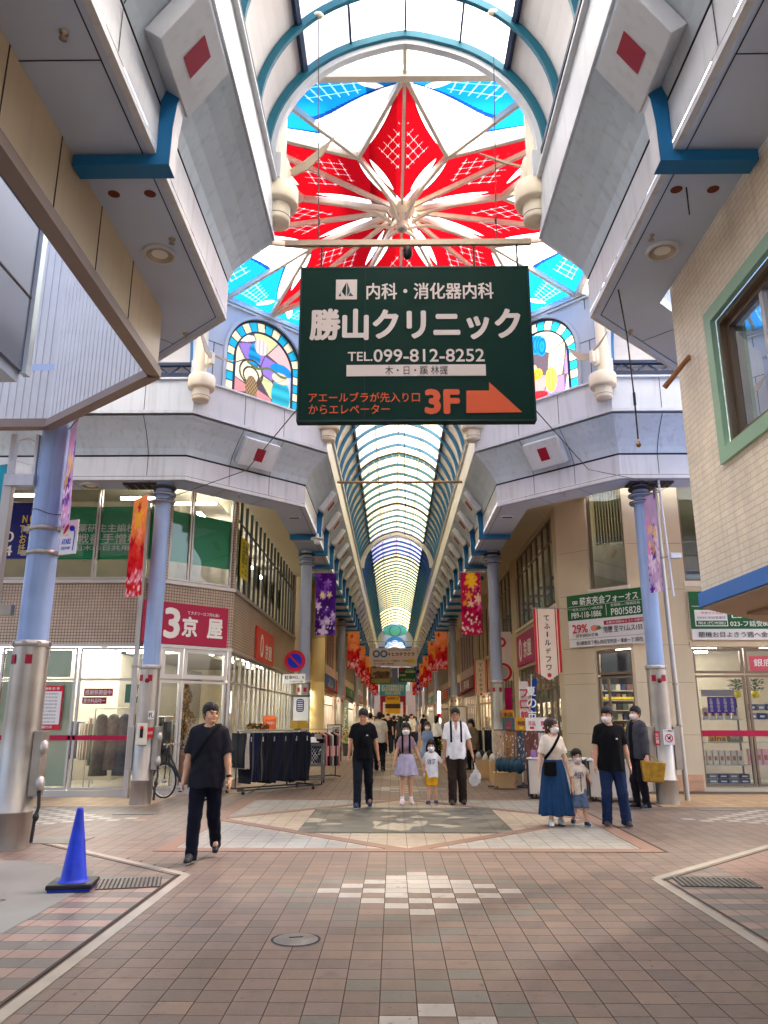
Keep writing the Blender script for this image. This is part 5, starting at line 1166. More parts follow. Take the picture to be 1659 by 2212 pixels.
mb = MB(); RF.box(mb, rf(7.0), rf(7.75), 3.62, 4.0, .089, .094, m_wht); RF.box(mb, rf(7.02), rf(7.73), 3.64, 3.75, .095, .097, m_gs); RF.box(mb, rf(6.95), rf(10.3), 4.08, 4.09, .089, .091, m_lt); mb.build("inset_panel", g2)
for (nm, body, x, z, h, wd, m, b) in (("name_lettering", "∞ 薪亥夾会", 7.7, 4.24, .17, 1.0, m_lt, .015), ("inset_lettering", "中央セル広館", 7.4, 3.93, .06, .5, M("red_lettering", S(206, 40, 50), .5), .004), ("inset_lettering", "5002010020営業区", 7.38, 3.82, .06, .66, m_joint, .003), ("inset_lettering", "PR0 K 12℃ MOBIEU", 7.38, 3.695, .07, .62, m_lt, .006), ("phone_lettering", "LS LAJ", 8.2, 3.85, .15, .7, m_lt, .01), ("phone_lettering", "023-フ話受80", 8.25, 3.68, .13, .9, m_lt, .01), ("strip_lettering", "罷機お目よきう週へ金鍵わ8ニスーる", 8.35, 3.43, .13, 2.6, m_black, .006)):
    mb = MB(); mb.text(body, RF.P(rf(x), z, .1), RF.x3, (0, 0, 1), m, h, wd, b); mb.build(nm, g2)
RSm = Fac((4.2, 32.2), (4.2, 19.4), (-1, 0)); rsm = lambda y: 32.2-y
fsign(RSm, "shop_sign", "purple pink sign on the beige building's arcade side beside the hanging white flag", rsm(26.2), rsm(22.9), 3.19, 4.18, M("mauve_sign", S(176, 52, 104), .5, var=.08), [("number_lettering", "0", rsm(25.4), 3.68, .7, .5, m_lt, .03), ("name_lettering", "京屋", rsm(24.1), 3.66, .5, 1.4, m_lt, .03)], cat="sign")
# goods behind the right window
gd = thing("display_shelf", "glass display shelves stacked with goods behind the right shop window", "shelf", (8.2, 18.7, .03))
mb = MB()
for z in (.12, .52, 1.02, 1.52): mb.box2((6.95, 18.45, z), (9.3, 18.85, z+.02), M("shelf_glass", S(170, 180, 176), .2))
for x in (6.97, 8.1, 9.28): mb.box2((x-.015, 18.82, .03), (x+.015, 18.86, 2.1), m_navy)
mb.build("shelf_board", gd)
gp = [S(220, 214, 200), S(206, 200, 186), S(226, 160, 172), S(120, 126, 140), S(60, 66, 110), S(230, 190, 60), S(40, 110, 76)]
def pack(x, z, wd, h, c, label, grp, y=18.6, d=.1, tilt=.0):
    m = M("pack_%02d" % int(c[0]*97+c[1]*31+c[2]*13), c, .5, var=.08, scale=12); mb = MB(); mb.box2((x-wd/2, y-d/2, z), (x+wd/2, y+d/2, z+h), m); mb.box2((x-wd*.3, y-d/2-.003, z+h*.3), (x+wd*.3, y-d/2-.001, z+h*.62), m_lt if c[0] < .6 else M("pack_print", S(150, 90, 80), .6)); return tag(mb.build("package", bevel=.004), label, "package", grp)
for i in range(7): pack(7.1+i*.14, .54, .11, .3, gp[i % 2], "pale upright packet on the second shelf behind the right window", "pale packets on the second shelf")
for i in range(4): pack(8.2+i*.16, .54, .13, .34, gp[2], "pink packet on the second shelf behind the right window", "pink packets on the second shelf")
for i in range(6): pack(7.08+i*.17, 1.54, .12, .26, gp[i % 2], "pale packet on the upper shelf above the crimson stripe", "packets on the upper shelf")
for i in range(8): pack(7.25+(i % 4)*.24, .14+(i//4)*.11, .22, .09, gp[3+i % 2], "flat grey and blue box stacked on the lowest shelf behind the glass", "flat boxes on the lowest shelf", d=.2)
for i in range(10): pack(8.35+(i % 5)*.2, 1.54+(i//5)*.2, .17, .14, gp[3+i % 2], "small blue grey box on the right end of the upper shelf", "blue boxes on the upper shelf")
mb = MB(); mb.box2((7.2, 18.4, 1.04), (7.62, 18.43, 1.2), M("yellow_card", S(230, 190, 40), .5)); mb.text("alna", (7.41, 18.395, 1.12), (1, 0, 0), (0, 0, 1), m_black, .11, .36, .02); tag(mb.build("shelf_card"), "yellow lettered card on the middle shelf behind the right window", "card")
mb = MB(); mb.box2((7.63, 18.4, 1.04), (7.98, 18.43, 1.22), M("green_card", S(40, 110, 76), .5)); mb.text("特価", (7.8, 18.395, 1.14), (1, 0, 0), (0, 0, 1), m_lt, .08, .2, .01); tag(mb.build("shelf_card"), "green card on the middle shelf beside the yellow one", "card")
mb = MB(); m_pur = M("purple_poster", S(84, 50, 150), .5, var=.05); mb.box2((7.22, 18.30, 1.68), (7.86, 18.315, 2.04), m_pur)
for i in range(4): mb.text("お得商品\n大安売り"[:4].replace("", "\n")[1:-1], (7.3+i*.16, 18.297, 1.86), (1, 0, 0), (0, 0, 1), m_lt, .3, .07, .006)
mb.box2((7.1, 18.30, 2.05), (7.86, 18.315, 2.2), M("grey_banner_paper", S(150, 140, 146), .6)); tag(mb.build("purple_poster"), "purple poster of white columns of text hung behind the right window", "poster")
for i, (x, lb) in enumerate(((8.1, "small green potted plant with a yellow pot high behind the right window"), (8.55, "bushy green potted plant by the frame high behind the right window"))):
    t = thing("potted_plant", lb, "plant", (x, 18.75, 2.06)); mb = MB(); mb.lathe((x, 18.75, 2.02), [(.05, 0), (.1, .06), (.09, .16), (0, .16)], M("yellow_pot", S(226, 200, 40), .4), 14); mb.build("pot", t)
    mb = MB(); ml = [M("plant_leaf_a", S(60, 110, 50), .6, var=.2), M("plant_leaf_b", S(40, 84, 40), .6, var=.2)]
    for k in range(160): a, r, z = rr.random()*6.28, rr.random()*.2, rr.random()*.26; c = V(x+r*math.cos(a), 18.75+r*math.sin(a), 2.2+z); u_ = unit(V(math.cos(a), math.sin(a), rr.random()-.2)); v_ = unit(np.cross(u_, V(.2, .1, 1))); mb.quad(c-u_*.04, c+v_*.022, c+u_*.045, c-v_*.022, ml[k % 2])
    mb.build("leaves", t)
mb = MB()
for z in np.arange(.3, 2.4, .24):
    mb.box2((5.2, 20.0, z), (6.9, 20.4, z+.02), m_alu)
    for i in range(12): mb.box2((5.22+i*.14, 20.05, z+.02), (5.33+i*.14, 20.3, z+.17), M(f"garment_{(i*5+int(z*9))%6}", (0, 0, 0), 1))
mb.box2((5.2, 20.03, 2.02), (6.9, 20.045, 2.08), M("shelf_yellow", S(220, 190, 40), .5)); mb.box2((5.2, 20.03, 1.3), (6.9, 20.045, 1.34), M("shelf_yellow", S(220, 190, 40), .5))
tag(mb.build("stock_shelf"), "tall stocked shelf inside the beige building's corner door", "shelf")

# --- white brick building at the near right
m_wb = BRICK("white_brick_side", S(240, 231, 210), S(234, 224, 202), S(216, 200, 172), .2, .064, (0, 1, 0), .006, .5, .5, .6, .22); m_wbc = BRICK("white_brick_corner", S(240, 231, 210), S(234, 224, 202), S(216, 200, 172), .2, .064, (.707, .707, 0), .006, .5, .5, .6, .22)
m_mint = M("mint_frame", S(150, 190, 160), .45, var=.06); m_trim = M("trim_blue", S(60, 116, 190), .45, var=.08, streak=.12); m_sof = M("beige_soffit", S(186, 168, 146), .7, var=.06)
m_mir = GLASS("dark_reflecting_glass", (.12, .13, .13), .42, .01)
BS, BC = Fac((3.2, 7.95), (3.2, -3), (-1, 0)), Fac((3.2, 7.95), (5.2, 9.95), (-1, 1))
wb = thing("brick_building", "white painted brick building overhanging at the near right with a mint window", "building", (3.2, 7.95, 2.69))
mb = MB(); BS.wall(mb, 0, BS.L, 2.84, 6.55, [(.85, 3.35, 3.95, 5.55)], m_wb, .2); mb.quad(BC.P(0, 2.84), BC.P(BC.L, 2.84), BC.P(BC.L, 6.55), BC.P(0, 6.55), m_wbc); mb.build("wall", wb)
mb = MB(); mb.prism([(3.16, 7.965, 2.69), (3.16, -3, 2.69), (9, -3, 2.69), (9, 13.8, 2.69)], (0, 0, .145), m_trim); mb.build("blue_fascia", wb)
mb = MB(); mb.prism([(3.19, 7.93, 2.67), (3.19, -3, 2.67), (9, -3, 2.67), (9, 13.7, 2.67)], (0, 0, .018), m_sof); mb.box2((3.75, 6.0, 2.64), (4.6, 8.2, 2.668), M("soffit_panel", S(150, 130, 108), .7)); mb.build("soffit", wb)
mb = MB(); a = BS
for (u0, u1, z0, z1) in ((.85, 3.35, 3.95, 4.09), (.85, 3.35, 5.41, 5.55), (.85, .99, 4.09, 5.41), (3.21, 3.35, 4.09, 5.41)): BS.box(mb, u0, u1, z0, z1, -.02, .035, m_mint)
fr = mb.build("window", wb); mb = MB()
for k, (i, o0, o1, m) in enumerate(((0, -.09, -.03, m_brz), (.06, -.15, -.09, m_brz))):
    u0, u1, z0, z1 = .99+i, 3.21-i, 4.09+i, 5.41-i
    for q in ((u0, u1, z0, z0+.06), (u0, u1, z1-.06, z1), (u0, u0+.06, z0+.06, z1-.06), (u1-.06, u1, z0+.06, z1-.06)): BS.box(mb, *q, o0, o1, m)
BS.box(mb, 1.72, 1.78, 4.15, 5.35, -.15, -.1, m_alu); mb.build("frame", fr); mb = MB(); mb.quad(BS.P(1.05, 4.15, -.14), BS.P(3.15, 4.15, -.14), BS.P(3.15, 5.35, -.14), BS.P(1.05, 5.35, -.14), m_mir); mb.build("pane", fr)
mb = MB(); mb.cyl((3.2, 7.6, 5.35), (2.95, 7.75, 5.05), .025, .03, M("wooden_peg", S(150, 100, 60), .6), 10); mb.build("wall_peg", wb)
mb = MB(); mb.box2((4.9, -3, 0), (9, 6.5, 2.67), m_beige); mb.build("ground_floor_wall", wb)

# --- near left: hanging screen and upper storey
m_corr = M("corrugated_sheet", S(214, 214, 212), .45, var=.05, streak=.08); m_ctrim = M("screen_trim", S(140, 124, 112), .45, var=.08)
scn = thing("hanging_screen", "hanging screen of tan panels and white corrugated sheet under the near left canopy", "screen wall", (-2.8, 8.33, 5.48))
pl_ = [V(-2.79, -3), V(-2.79, 8.36), V(-4.78, 10.03), V(-13, 10.06)]; nn_ = [V(1, 0), unit(V(1.67, 1.99)), V(0, 1)]
mb = MB()
for (a, b, n) in zip(pl_[:-1], pl_[1:], nn_): mb.quad((*a, 5.58), (*b, 5.58), (*b, 6.5), (*a, 6.5), m_tan)
for y in np.arange(-1.0, 8.2, .92): mb.box2((-2.789, y-.006, 5.58), (-2.784, y+.006, 6.45), m_joint)
mb.build("tan_panel", scn)
mb = MB()
for i in (1, 2):
    a, b, n = pl_[i], pl_[i+1], nn_[i]; L = np.linalg.norm(b-a); d = (b-a)/L; k = int(L/.105)
    for j in range(k):
        u0 = L*j/k; P = lambda u, o, z: (*(a+d*u-n*o), z)
        for (ua, oa, ub, ob) in ((0, .06, .085, .06), (.085, .06, .09, .045), (.09, .045, .1, .045), (.1, .045, .105, .06)): mb.quad(P(u0+ua, oa, 5.56), P(u0+ub, ob, 5.56), P(u0+ub, ob, 9.4), P(u0+ua, oa, 9.4), m_corr)
mb.build("corrugated_sheet", scn)
mb = MB()
for (a, b, n) in zip(pl_[:-1], pl_[1:], nn_): mb.beam((*(a-n*.03), 5.53), (*(b-n*.03), 5.53), .15, .1, m_ctrim); mb.beam((*(a-n*.02), 5.6), (*(b-n*.02), 5.6), .1, .03, m_ctrim)
mb.build("bottom_trim", scn)
up = thing("upper_storey", "dark grey panelled upper storey at the far left with sunlight patches", "building", (-3.4, 6.5, 4.62)); m_dkp = M("slate_panel", S(110, 118, 138), .5, var=.06, scale=1.2)
mb = MB(); mb.box2((-9, -3, 4.66), (-3.4, 6.5, 10.5), m_dkp); mb.build("wall", up); mb = MB()
for z in np.arange(5.4, 9, .75): mb.box2((-3.399, -3, z), (-3.393, 6.5, z+.014), m_joint)
mb.box2((-3.42, 6.44, 4.64), (-3.36, 6.53, 10.5), m_panel); mb.build("panel_joint", up); mb = MB(); mb.box2((-9, -3, 4.56), (-3.44, 6.46, 4.659), m_soffit); mb.box2((-4.4, 5.4, 4.5), (-3.6, 6.2, 4.559), m_dark); mb.build("soffit", up)
mb = MB(); mb.box2((-9, -3, 0), (-5.6, 4.2, 4.55), m_beige); mb.build("ground_floor_wall", up)

# --- shops along the far arcade
pal_w = [S(220, 202, 164), S(222, 194, 172), S(186, 180, 170), S(212, 196, 172), S(200, 180, 148), S(226, 214, 192), S(194, 182, 178)]
def far_shop(side, y0, y1, k, label, signtxt, signcol, awning=None):
    x = A+side*3.62 if not (side > 0) else A+side*4.0
    F = Fac((x, y0), (x, y1), (-side, 0)); w_ = M(f"far_wall_{k%7}", pal_w[k % 7], .7, var=.08, streak=.1); L = y1-y0
    t = thing("shop_building", label, "shop building", (x, y0, 0)); mb = MB()
    F.wall(mb, 0, L, 0, 9, [(.3, L-.3, .05, 2.75)]+[(.5+i*1.6, 1.6+i*1.6, 4.2, 6.4) for i in range(int((L-.6)/1.6))], w_, .2)
    mb.quad((x, y0, 0), (x+side*8, y0, 0), (x+side*8, y0, 9), (x, y0, 9), w_); mb.quad((x, y1, 0), (x+side*8, y1, 0), (x+side*8, y1, 9), (x, y1, 9), w_); mb.build("wall", t)
    for i in range(int((L-.6)/1.6)): F.window(t, .5+i*1.6, 1.6+i*1.6, 4.2, 6.4, us=(1.05+i*1.6,), mf=m_brz, mg=m_gdark, o=-.1)
    n = max(1, int((L-.6)/1.9)); q = (L-.6)/n
    for i in range(n): F.window(t, .31+i*q, .29+(i+1)*q, .06, 2.74, us=(.3+(i+.5)*q,), zs=(2.2,), mf=(m_brz, m_alu)[k % 2], fw=.06, o=-.15)
    mb = MB(); mb.quad(F.P(.1, 0, -1.6), F.P(L-.1, 0, -1.6), F.P(L-.1, 2.9, -1.6), F.P(.1, 2.9, -1.6), m_int); mb.quad(F.P(.1, 2.9, -.2), F.P(L-.1, 2.9, -.2), F.P(L-.1, 2.9, -1.6), F.P(.1, 2.9, -1.6), m_int); mb.quad(F.P(.1, .04, -.2), F.P(L-.1, .04, -.2), F.P(L-.1, .04, -1.6), F.P(.1, .04, -1.6), m_floor)
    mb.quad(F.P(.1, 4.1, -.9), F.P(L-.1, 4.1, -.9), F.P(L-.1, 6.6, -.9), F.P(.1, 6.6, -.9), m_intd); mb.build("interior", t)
    for i in range(n): mb = MB(); F.box(mb, .5+i*q, .3+(i+1)*q-.2, 2.8, 2.84, -.9, -.84, m_tube2); mb.build("strip_light", t)
    mb = MB()
    rq = random.Random(k)
    for i in range(int(L*2.2)): u = .5+rq.random()*(L-1); F.box(mb, u-.18, u+.18, .1, .5+rq.random()*1.1, -1.2-.3*rq.random(), -.9, M(f"garment_{rq.randint(0,5)}", (0, 0, 0)))
    mb.build("shop_stock", t)
    if awning:
        mb = MB(); mb.prism([F.P(.2, 3.1, .02), F.P(.2, 2.75, .7), F.P(.2, 2.62, .7), F.P(.2, 2.98, .02)], F.x3*(L-.4), M("awning_%s" % k, awning, .7, var=.08)); mb.build("awning", t)
    if signtxt:
        F2 = Fac((x, y1), (x, y0), (-side, 0)) if side > 0 else F
        fsign(F2, "shop_sign", {"ふとん": "blue sign board over the awning of the pinkish shop", "時計店": "red sign board over the grey fourth shop on the left", "くすり": "green sign board over the tan fifth shop on the left", "本の店": "orange sign board over the long shop at the far left end", "茶舗": "plum sign board over the mauve grey shop on the right", "靴かばん": "blue sign board over the cream fourth shop on the right", "呉服": "rose sign board over the grey fifth shop on the right", "菓子": "teal sign board over the long shop at the far right end"}[signtxt], .6, L-.6, 3.0, 3.7, M(f"far_sign_{k}", signcol, .5, var=.06), [("name_lettering", signtxt, L/2, 3.35, .45, min(L-2, 3.2), m_lt, .02)])
    return t
spec = [(-1, 29.7, 38.2, 0, "cream shop past the crimson corner shop on the left of the arcade", None, None, None), (-1, 38.3, 46.3, 1, "pinkish shop, third building on the left of the arcade", "ふとん", S(40, 90, 150), S(150, 70, 60)), (-1, 46.4, 56, 2, "grey shop, fourth building on the left of the arcade", "時計店", S(190, 60, 50), None), (-1, 56.1, 70, 3, "tan shop, fifth building on the left of the arcade", "くすり", S(40, 120, 70), S(60, 90, 120)), (-1, 70.1, 104, 5, "pale long shop at the far left end of the arcade", "本の店", S(200, 120, 40), None),
    (1, 32.3, 40.3, 4, "brown tan shop past the beige corner building on the right of the arcade", None, None, None), (1, 40.4, 49, 6, "mauve grey shop, third building on the right of the arcade", "茶舗", S(120, 50, 70), S(120, 50, 50)), (1, 49.1, 60, 0, "cream shop, fourth building on the right of the arcade", "靴かばん", S(40, 70, 130), None), (1, 60.1, 76, 2, "grey shop, fifth building on the right of the arcade", "呉服", S(170, 50, 60), S(180, 120, 50)), (1, 76.1, 104, 3, "tan long shop at the far right end of the arcade", "菓子", S(60, 110, 90), None)]
for q in spec: far_shop(*q)
mb = MB(); mb.lathe((-3.02, 31.2, 0), [(.29, 0), (.29, 2.9), (.284, 2.91), (.284, 2.93), (.29, 2.94), (.29, 4.6), (.284, 4.61), (.284, 4.63), (.29, 4.64), (.29, 6.9)], M("cream_cladding", S(226, 204, 150), .4, var=.05), 28); tag(mb.build("round_pillar"), "cream clad round pillar behind the first slim column on the left", "pillar")
mb = MB(); mb.box2((-3.35, 33.8, 3.4), (-2.95, 34.0, 6.8), M("lime_panel", S(96, 140, 40), .5, var=.08)); tag(mb.build("lime_fin_sign"), "plain lime green fin panel high on the left past the cream pillar", "sign")
# end of the arcade
ew = thing("end_building", "pale building with an arched opening closing the far end of the arcade", "building", (A, 112, 0)); mb = MB()
EF = Fac((A-9, 112), (A+9, 112), (0, -1)); EF.wall(mb, 0, 18, 0, 14, [(7.2, 10.8, .02, 3.2)]+[(2+i*2, 3.2+i*2, 5, 7) for i in range(7)], M("end_wall", S(120, 112, 104), .7, var=.08), .3); mb.build("wall", ew)
for i in range(7): EF.window(ew, 2+i*2, 3.2+i*2, 5, 7, mf=m_brz, mg=m_gdark)
mb = MB(); EF.box(mb, 7, 11, 0, 3.3, -2, -1.9, m_int); mb.build("lobby", ew)
# ------------------------------------------------------------------ people: bodies and clothes as smooth implicit surfaces
def sminp(a, b, k):
    h = np.clip(.5+.5*(b-a)/k, 0, 1); return b*(1-h)+a*h-k*h*(1-h)
class Field:
    def __init__(s, xs, ys, zs): s.xs, s.ys, s.zs = xs, ys, zs; s.f = np.full((len(xs), len(ys), len(zs)), .25, np.float32)
    def sl(s, lo, hi):
        r = []
        for a, l, h in zip((s.xs, s.ys, s.zs), lo, hi): i, j = np.searchsorted(a, l), np.searchsorted(a, h); r.append(slice(max(0, i-1), min(len(a), j+1)))
        return tuple(r)
    def pts(s, sl): return np.meshgrid(s.xs[sl[0]], s.ys[sl[1]], s.zs[sl[2]], indexing='ij')
    def _put(s, sl, d, k): s.f[sl] = sminp(s.f[sl], d, k) if k > 0 else np.minimum(s.f[sl], d)
    def cap(s, a, b, ra, rb, k=.02, sy=1.0, cut=None):
        a, b = V(*a), V(*b); m = max(ra, rb)+k+.03
        sl = s.sl(np.minimum(a, b)-m, np.maximum(a, b)+m); X, Y, Z = s.pts(sl)
        if X.size == 0: return
        ab = b-a; px, py, pz = X-a[0], (Y-a[1])*sy, Z-a[2]; ab2 = V(ab[0], ab[1]*sy, ab[2]); L2 = ab2@ab2+1e-9
        t = np.clip((px*ab2[0]+py*ab2[1]+pz*ab2[2])/L2, 0, 1)
        d = np.sqrt((px-t*ab2[0])**2+(py-t*ab2[1])**2+(pz-t*ab2[2])**2)-(ra+(rb-ra)*t)
        if cut is not None:
            u = unit(ab2); d = np.maximum(d, (px-ab2[0])*u[0]+(py-ab2[1])*u[1]+(pz-ab2[2])*u[2])
        s._put(sl, d, k)
    def ell(s, c, r, k=.02, yaw=0.0, piv=None, sub=False, pitch=0.0):
        c = V(*c)
        if piv is not None and (yaw or pitch):
            q = c-V(*piv); cp, sp_ = math.cos(pitch), math.sin(pitch); q = V(q[0], cp*q[1]-sp_*q[2], sp_*q[1]+cp*q[2]); cy_, sy_ = math.cos(yaw), math.sin(yaw); c = V(*piv)+V(cy_*q[0]-sy_*q[1], sy_*q[0]+cy_*q[1], q[2])
        m = max(r)+k+.03; sl = s.sl(c-m, c+m); X, Y, Z = s.pts(sl)
        if X.size == 0: return
        x, y, z = X-c[0], Y-c[1], Z-c[2]
        if yaw: cy_, sy_ = math.cos(yaw), math.sin(yaw); x, y = cy_*x+sy_*y, -sy_*x+cy_*y
        if pitch: cp, sp_ = math.cos(pitch), math.sin(pitch); y, z = cp*y+sp_*z, -sp_*y+cp*z
        k0 = np.sqrt((x/r[0])**2+(y/r[1])**2+(z/r[2])**2); k1 = np.sqrt((x/r[0]**2)**2+(y/r[1]**2)**2+(z/r[2]**2)**2)+1e-9
        d = k0*(k0-1)/k1
        if sub: s.f[sl] = -sminp(-s.f[sl], d, k) if k > 0 else np.maximum(s.f[sl], -d)
        else: s._put(sl, d, k)
def nets(F, iso=0.0):
    f = F.f-iso; ins = f < 0
    c = [ins[i:f.shape[0]-1+i, j:f.shape[1]-1+j, k:f.shape[2]-1+k] for i in (0, 1) for j in (0, 1) for k in (0, 1)]
    s_ = sum(a.astype(np.int8) for a in c); act = (s_ > 0) & (s_ < 8)
    I = np.argwhere(act)
    if len(I) == 0: return np.zeros((0, 3)), []
    acc = np.zeros((len(I), 3)); cnt = np.zeros(len(I))
    for (o, ax) in [((0, j, k), 0) for j in (0, 1) for k in (0, 1)]+[((i, 0, k), 1) for i in (0, 1) for k in (0, 1)]+[((i, j, 0), 2) for i in (0, 1) for j in (0, 1)]:
        a = I+np.array(o); b = a.copy(); b[:, ax] += 1
        fa, fb = f[a[:, 0], a[:, 1], a[:, 2]], f[b[:, 0], b[:, 1], b[:, 2]]; cr = (fa < 0) != (fb < 0)
        t = np.where(cr, fa/(fa-fb+1e-12), 0)
        pa = np.stack([F.xs[a[:, 0]], F.ys[a[:, 1]], F.zs[a[:, 2]]], 1); pb = np.stack([F.xs[b[:, 0]], F.ys[b[:, 1]], F.zs[b[:, 2]]], 1)
        acc += np.where(cr[:, None], pa+(pb-pa)*t[:, None], 0); cnt += cr
    P = acc/cnt[:, None]; idx = np.full(act.shape, -1, int); idx[act] = np.arange(len(I)); quads = []
    for ax in range(3):
        o1, o2 = [a for a in range(3) if a != ax]
        sl0 = [slice(None)]*3; sl1 = [slice(None)]*3; sl0[ax] = slice(0, -1); sl1[ax] = slice(1, None)
        cr = ins[tuple(sl0)] != ins[tuple(sl1)]; E = np.argwhere(cr)
        E = E[(E[:, o1] > 0) & (E[:, o2] > 0) & (E[:, o1] < f.shape[o1]-1) & (E[:, o2] < f.shape[o2]-1)]
        if not len(E): continue
        def g(d1, d2): q = E.copy(); q[:, o1] -= d1; q[:, o2] -= d2; return idx[q[:, 0], q[:, 1], q[:, 2]]
        q = np.stack([g(1, 1), g(0, 1), g(0, 0), g(1, 0)], 1)
        flip = ins[E[:, 0], E[:, 1], E[:, 2]] ^ (ax == 1); q[~flip] = q[~flip][:, ::-1]
        quads.append(q)
    Q = np.concatenate(quads); Q = Q[(Q >= 0).all(1)]
    return P, Q
def net_obj(name, F, parent, mats, matfn=None, smooth_it=1):
    P, Q = nets(F)
    if len(P) == 0: return None
    for _ in range(smooth_it):
        acc = np.zeros_like(P); n = np.zeros(len(P))
        for a, b in ((0, 1), (1, 2), (2, 3), (3, 0)):
            np.add.at(acc, Q[:, a], P[Q[:, b]]); np.add.at(n, Q[:, a], 1); np.add.at(acc, Q[:, b], P[Q[:, a]]); np.add.at(n, Q[:, b], 1)
        P = P*.6+.4*acc/np.maximum(n, 1)[:, None]
    me = bpy.data.meshes.new(name); me.from_pydata(P.tolist(), [], Q.tolist())
    for m in mats: me.materials.append(m)
    me.polygons.foreach_set("use_smooth", [True]*len(Q))
    if matfn is not None:
        C_ = P[Q].mean(1); me.polygons.foreach_set("material_index", matfn(C_).astype(int))
    o = bpy.data.objects.new(name, me); COL.objects.link(o)
    if parent is not None: o.parent = parent
    return o
def ik(a, b, l1, l2, bend):
    a, b = V(*a), V(*b); d = b-a; L = min(np.linalg.norm(d), (l1+l2)*.999); u = unit(d); b = a+u*L
    x = (l1*l1-l2*l2+L*L)/(2*L); h = math.sqrt(max(0, l1*l1-x*x)); n = V(*bend)-u*np.dot(u, V(*bend)); return a+u*x+unit(n)*h, b
m_skin = M("skin", S(206, 158, 126), .55, var=.06, scale=14); m_skin2 = M("skin_pale", S(220, 178, 150), .55, var=.06, scale=14); m_skin3 = M("skin_tan", S(190, 138, 104), .55, var=.06, scale=14)
m_hair = M("black_hair", S(14, 12, 12), .55, var=.25, scale=60, bump=.5, bscale=120); m_hairb = M("brown_hair", S(58, 36, 30), .45, var=.25, scale=60, bump=.5, bscale=120)
m_lip = M("lips", S(170, 96, 84), .5, var=0); m_eye = M("eye_dark", S(24, 18, 16), .3, var=0); m_eyew = M("eye_white", S(220, 214, 208), .4, var=0); m_mask = M("mask_white", S(232, 228, 226), .8, var=.03)
def cloth(name, rgb, rough=.85): return M("cloth_"+name, S(*rgb), rough, var=.2, scale=9, bump=.3, bscale=300, spec=.15)
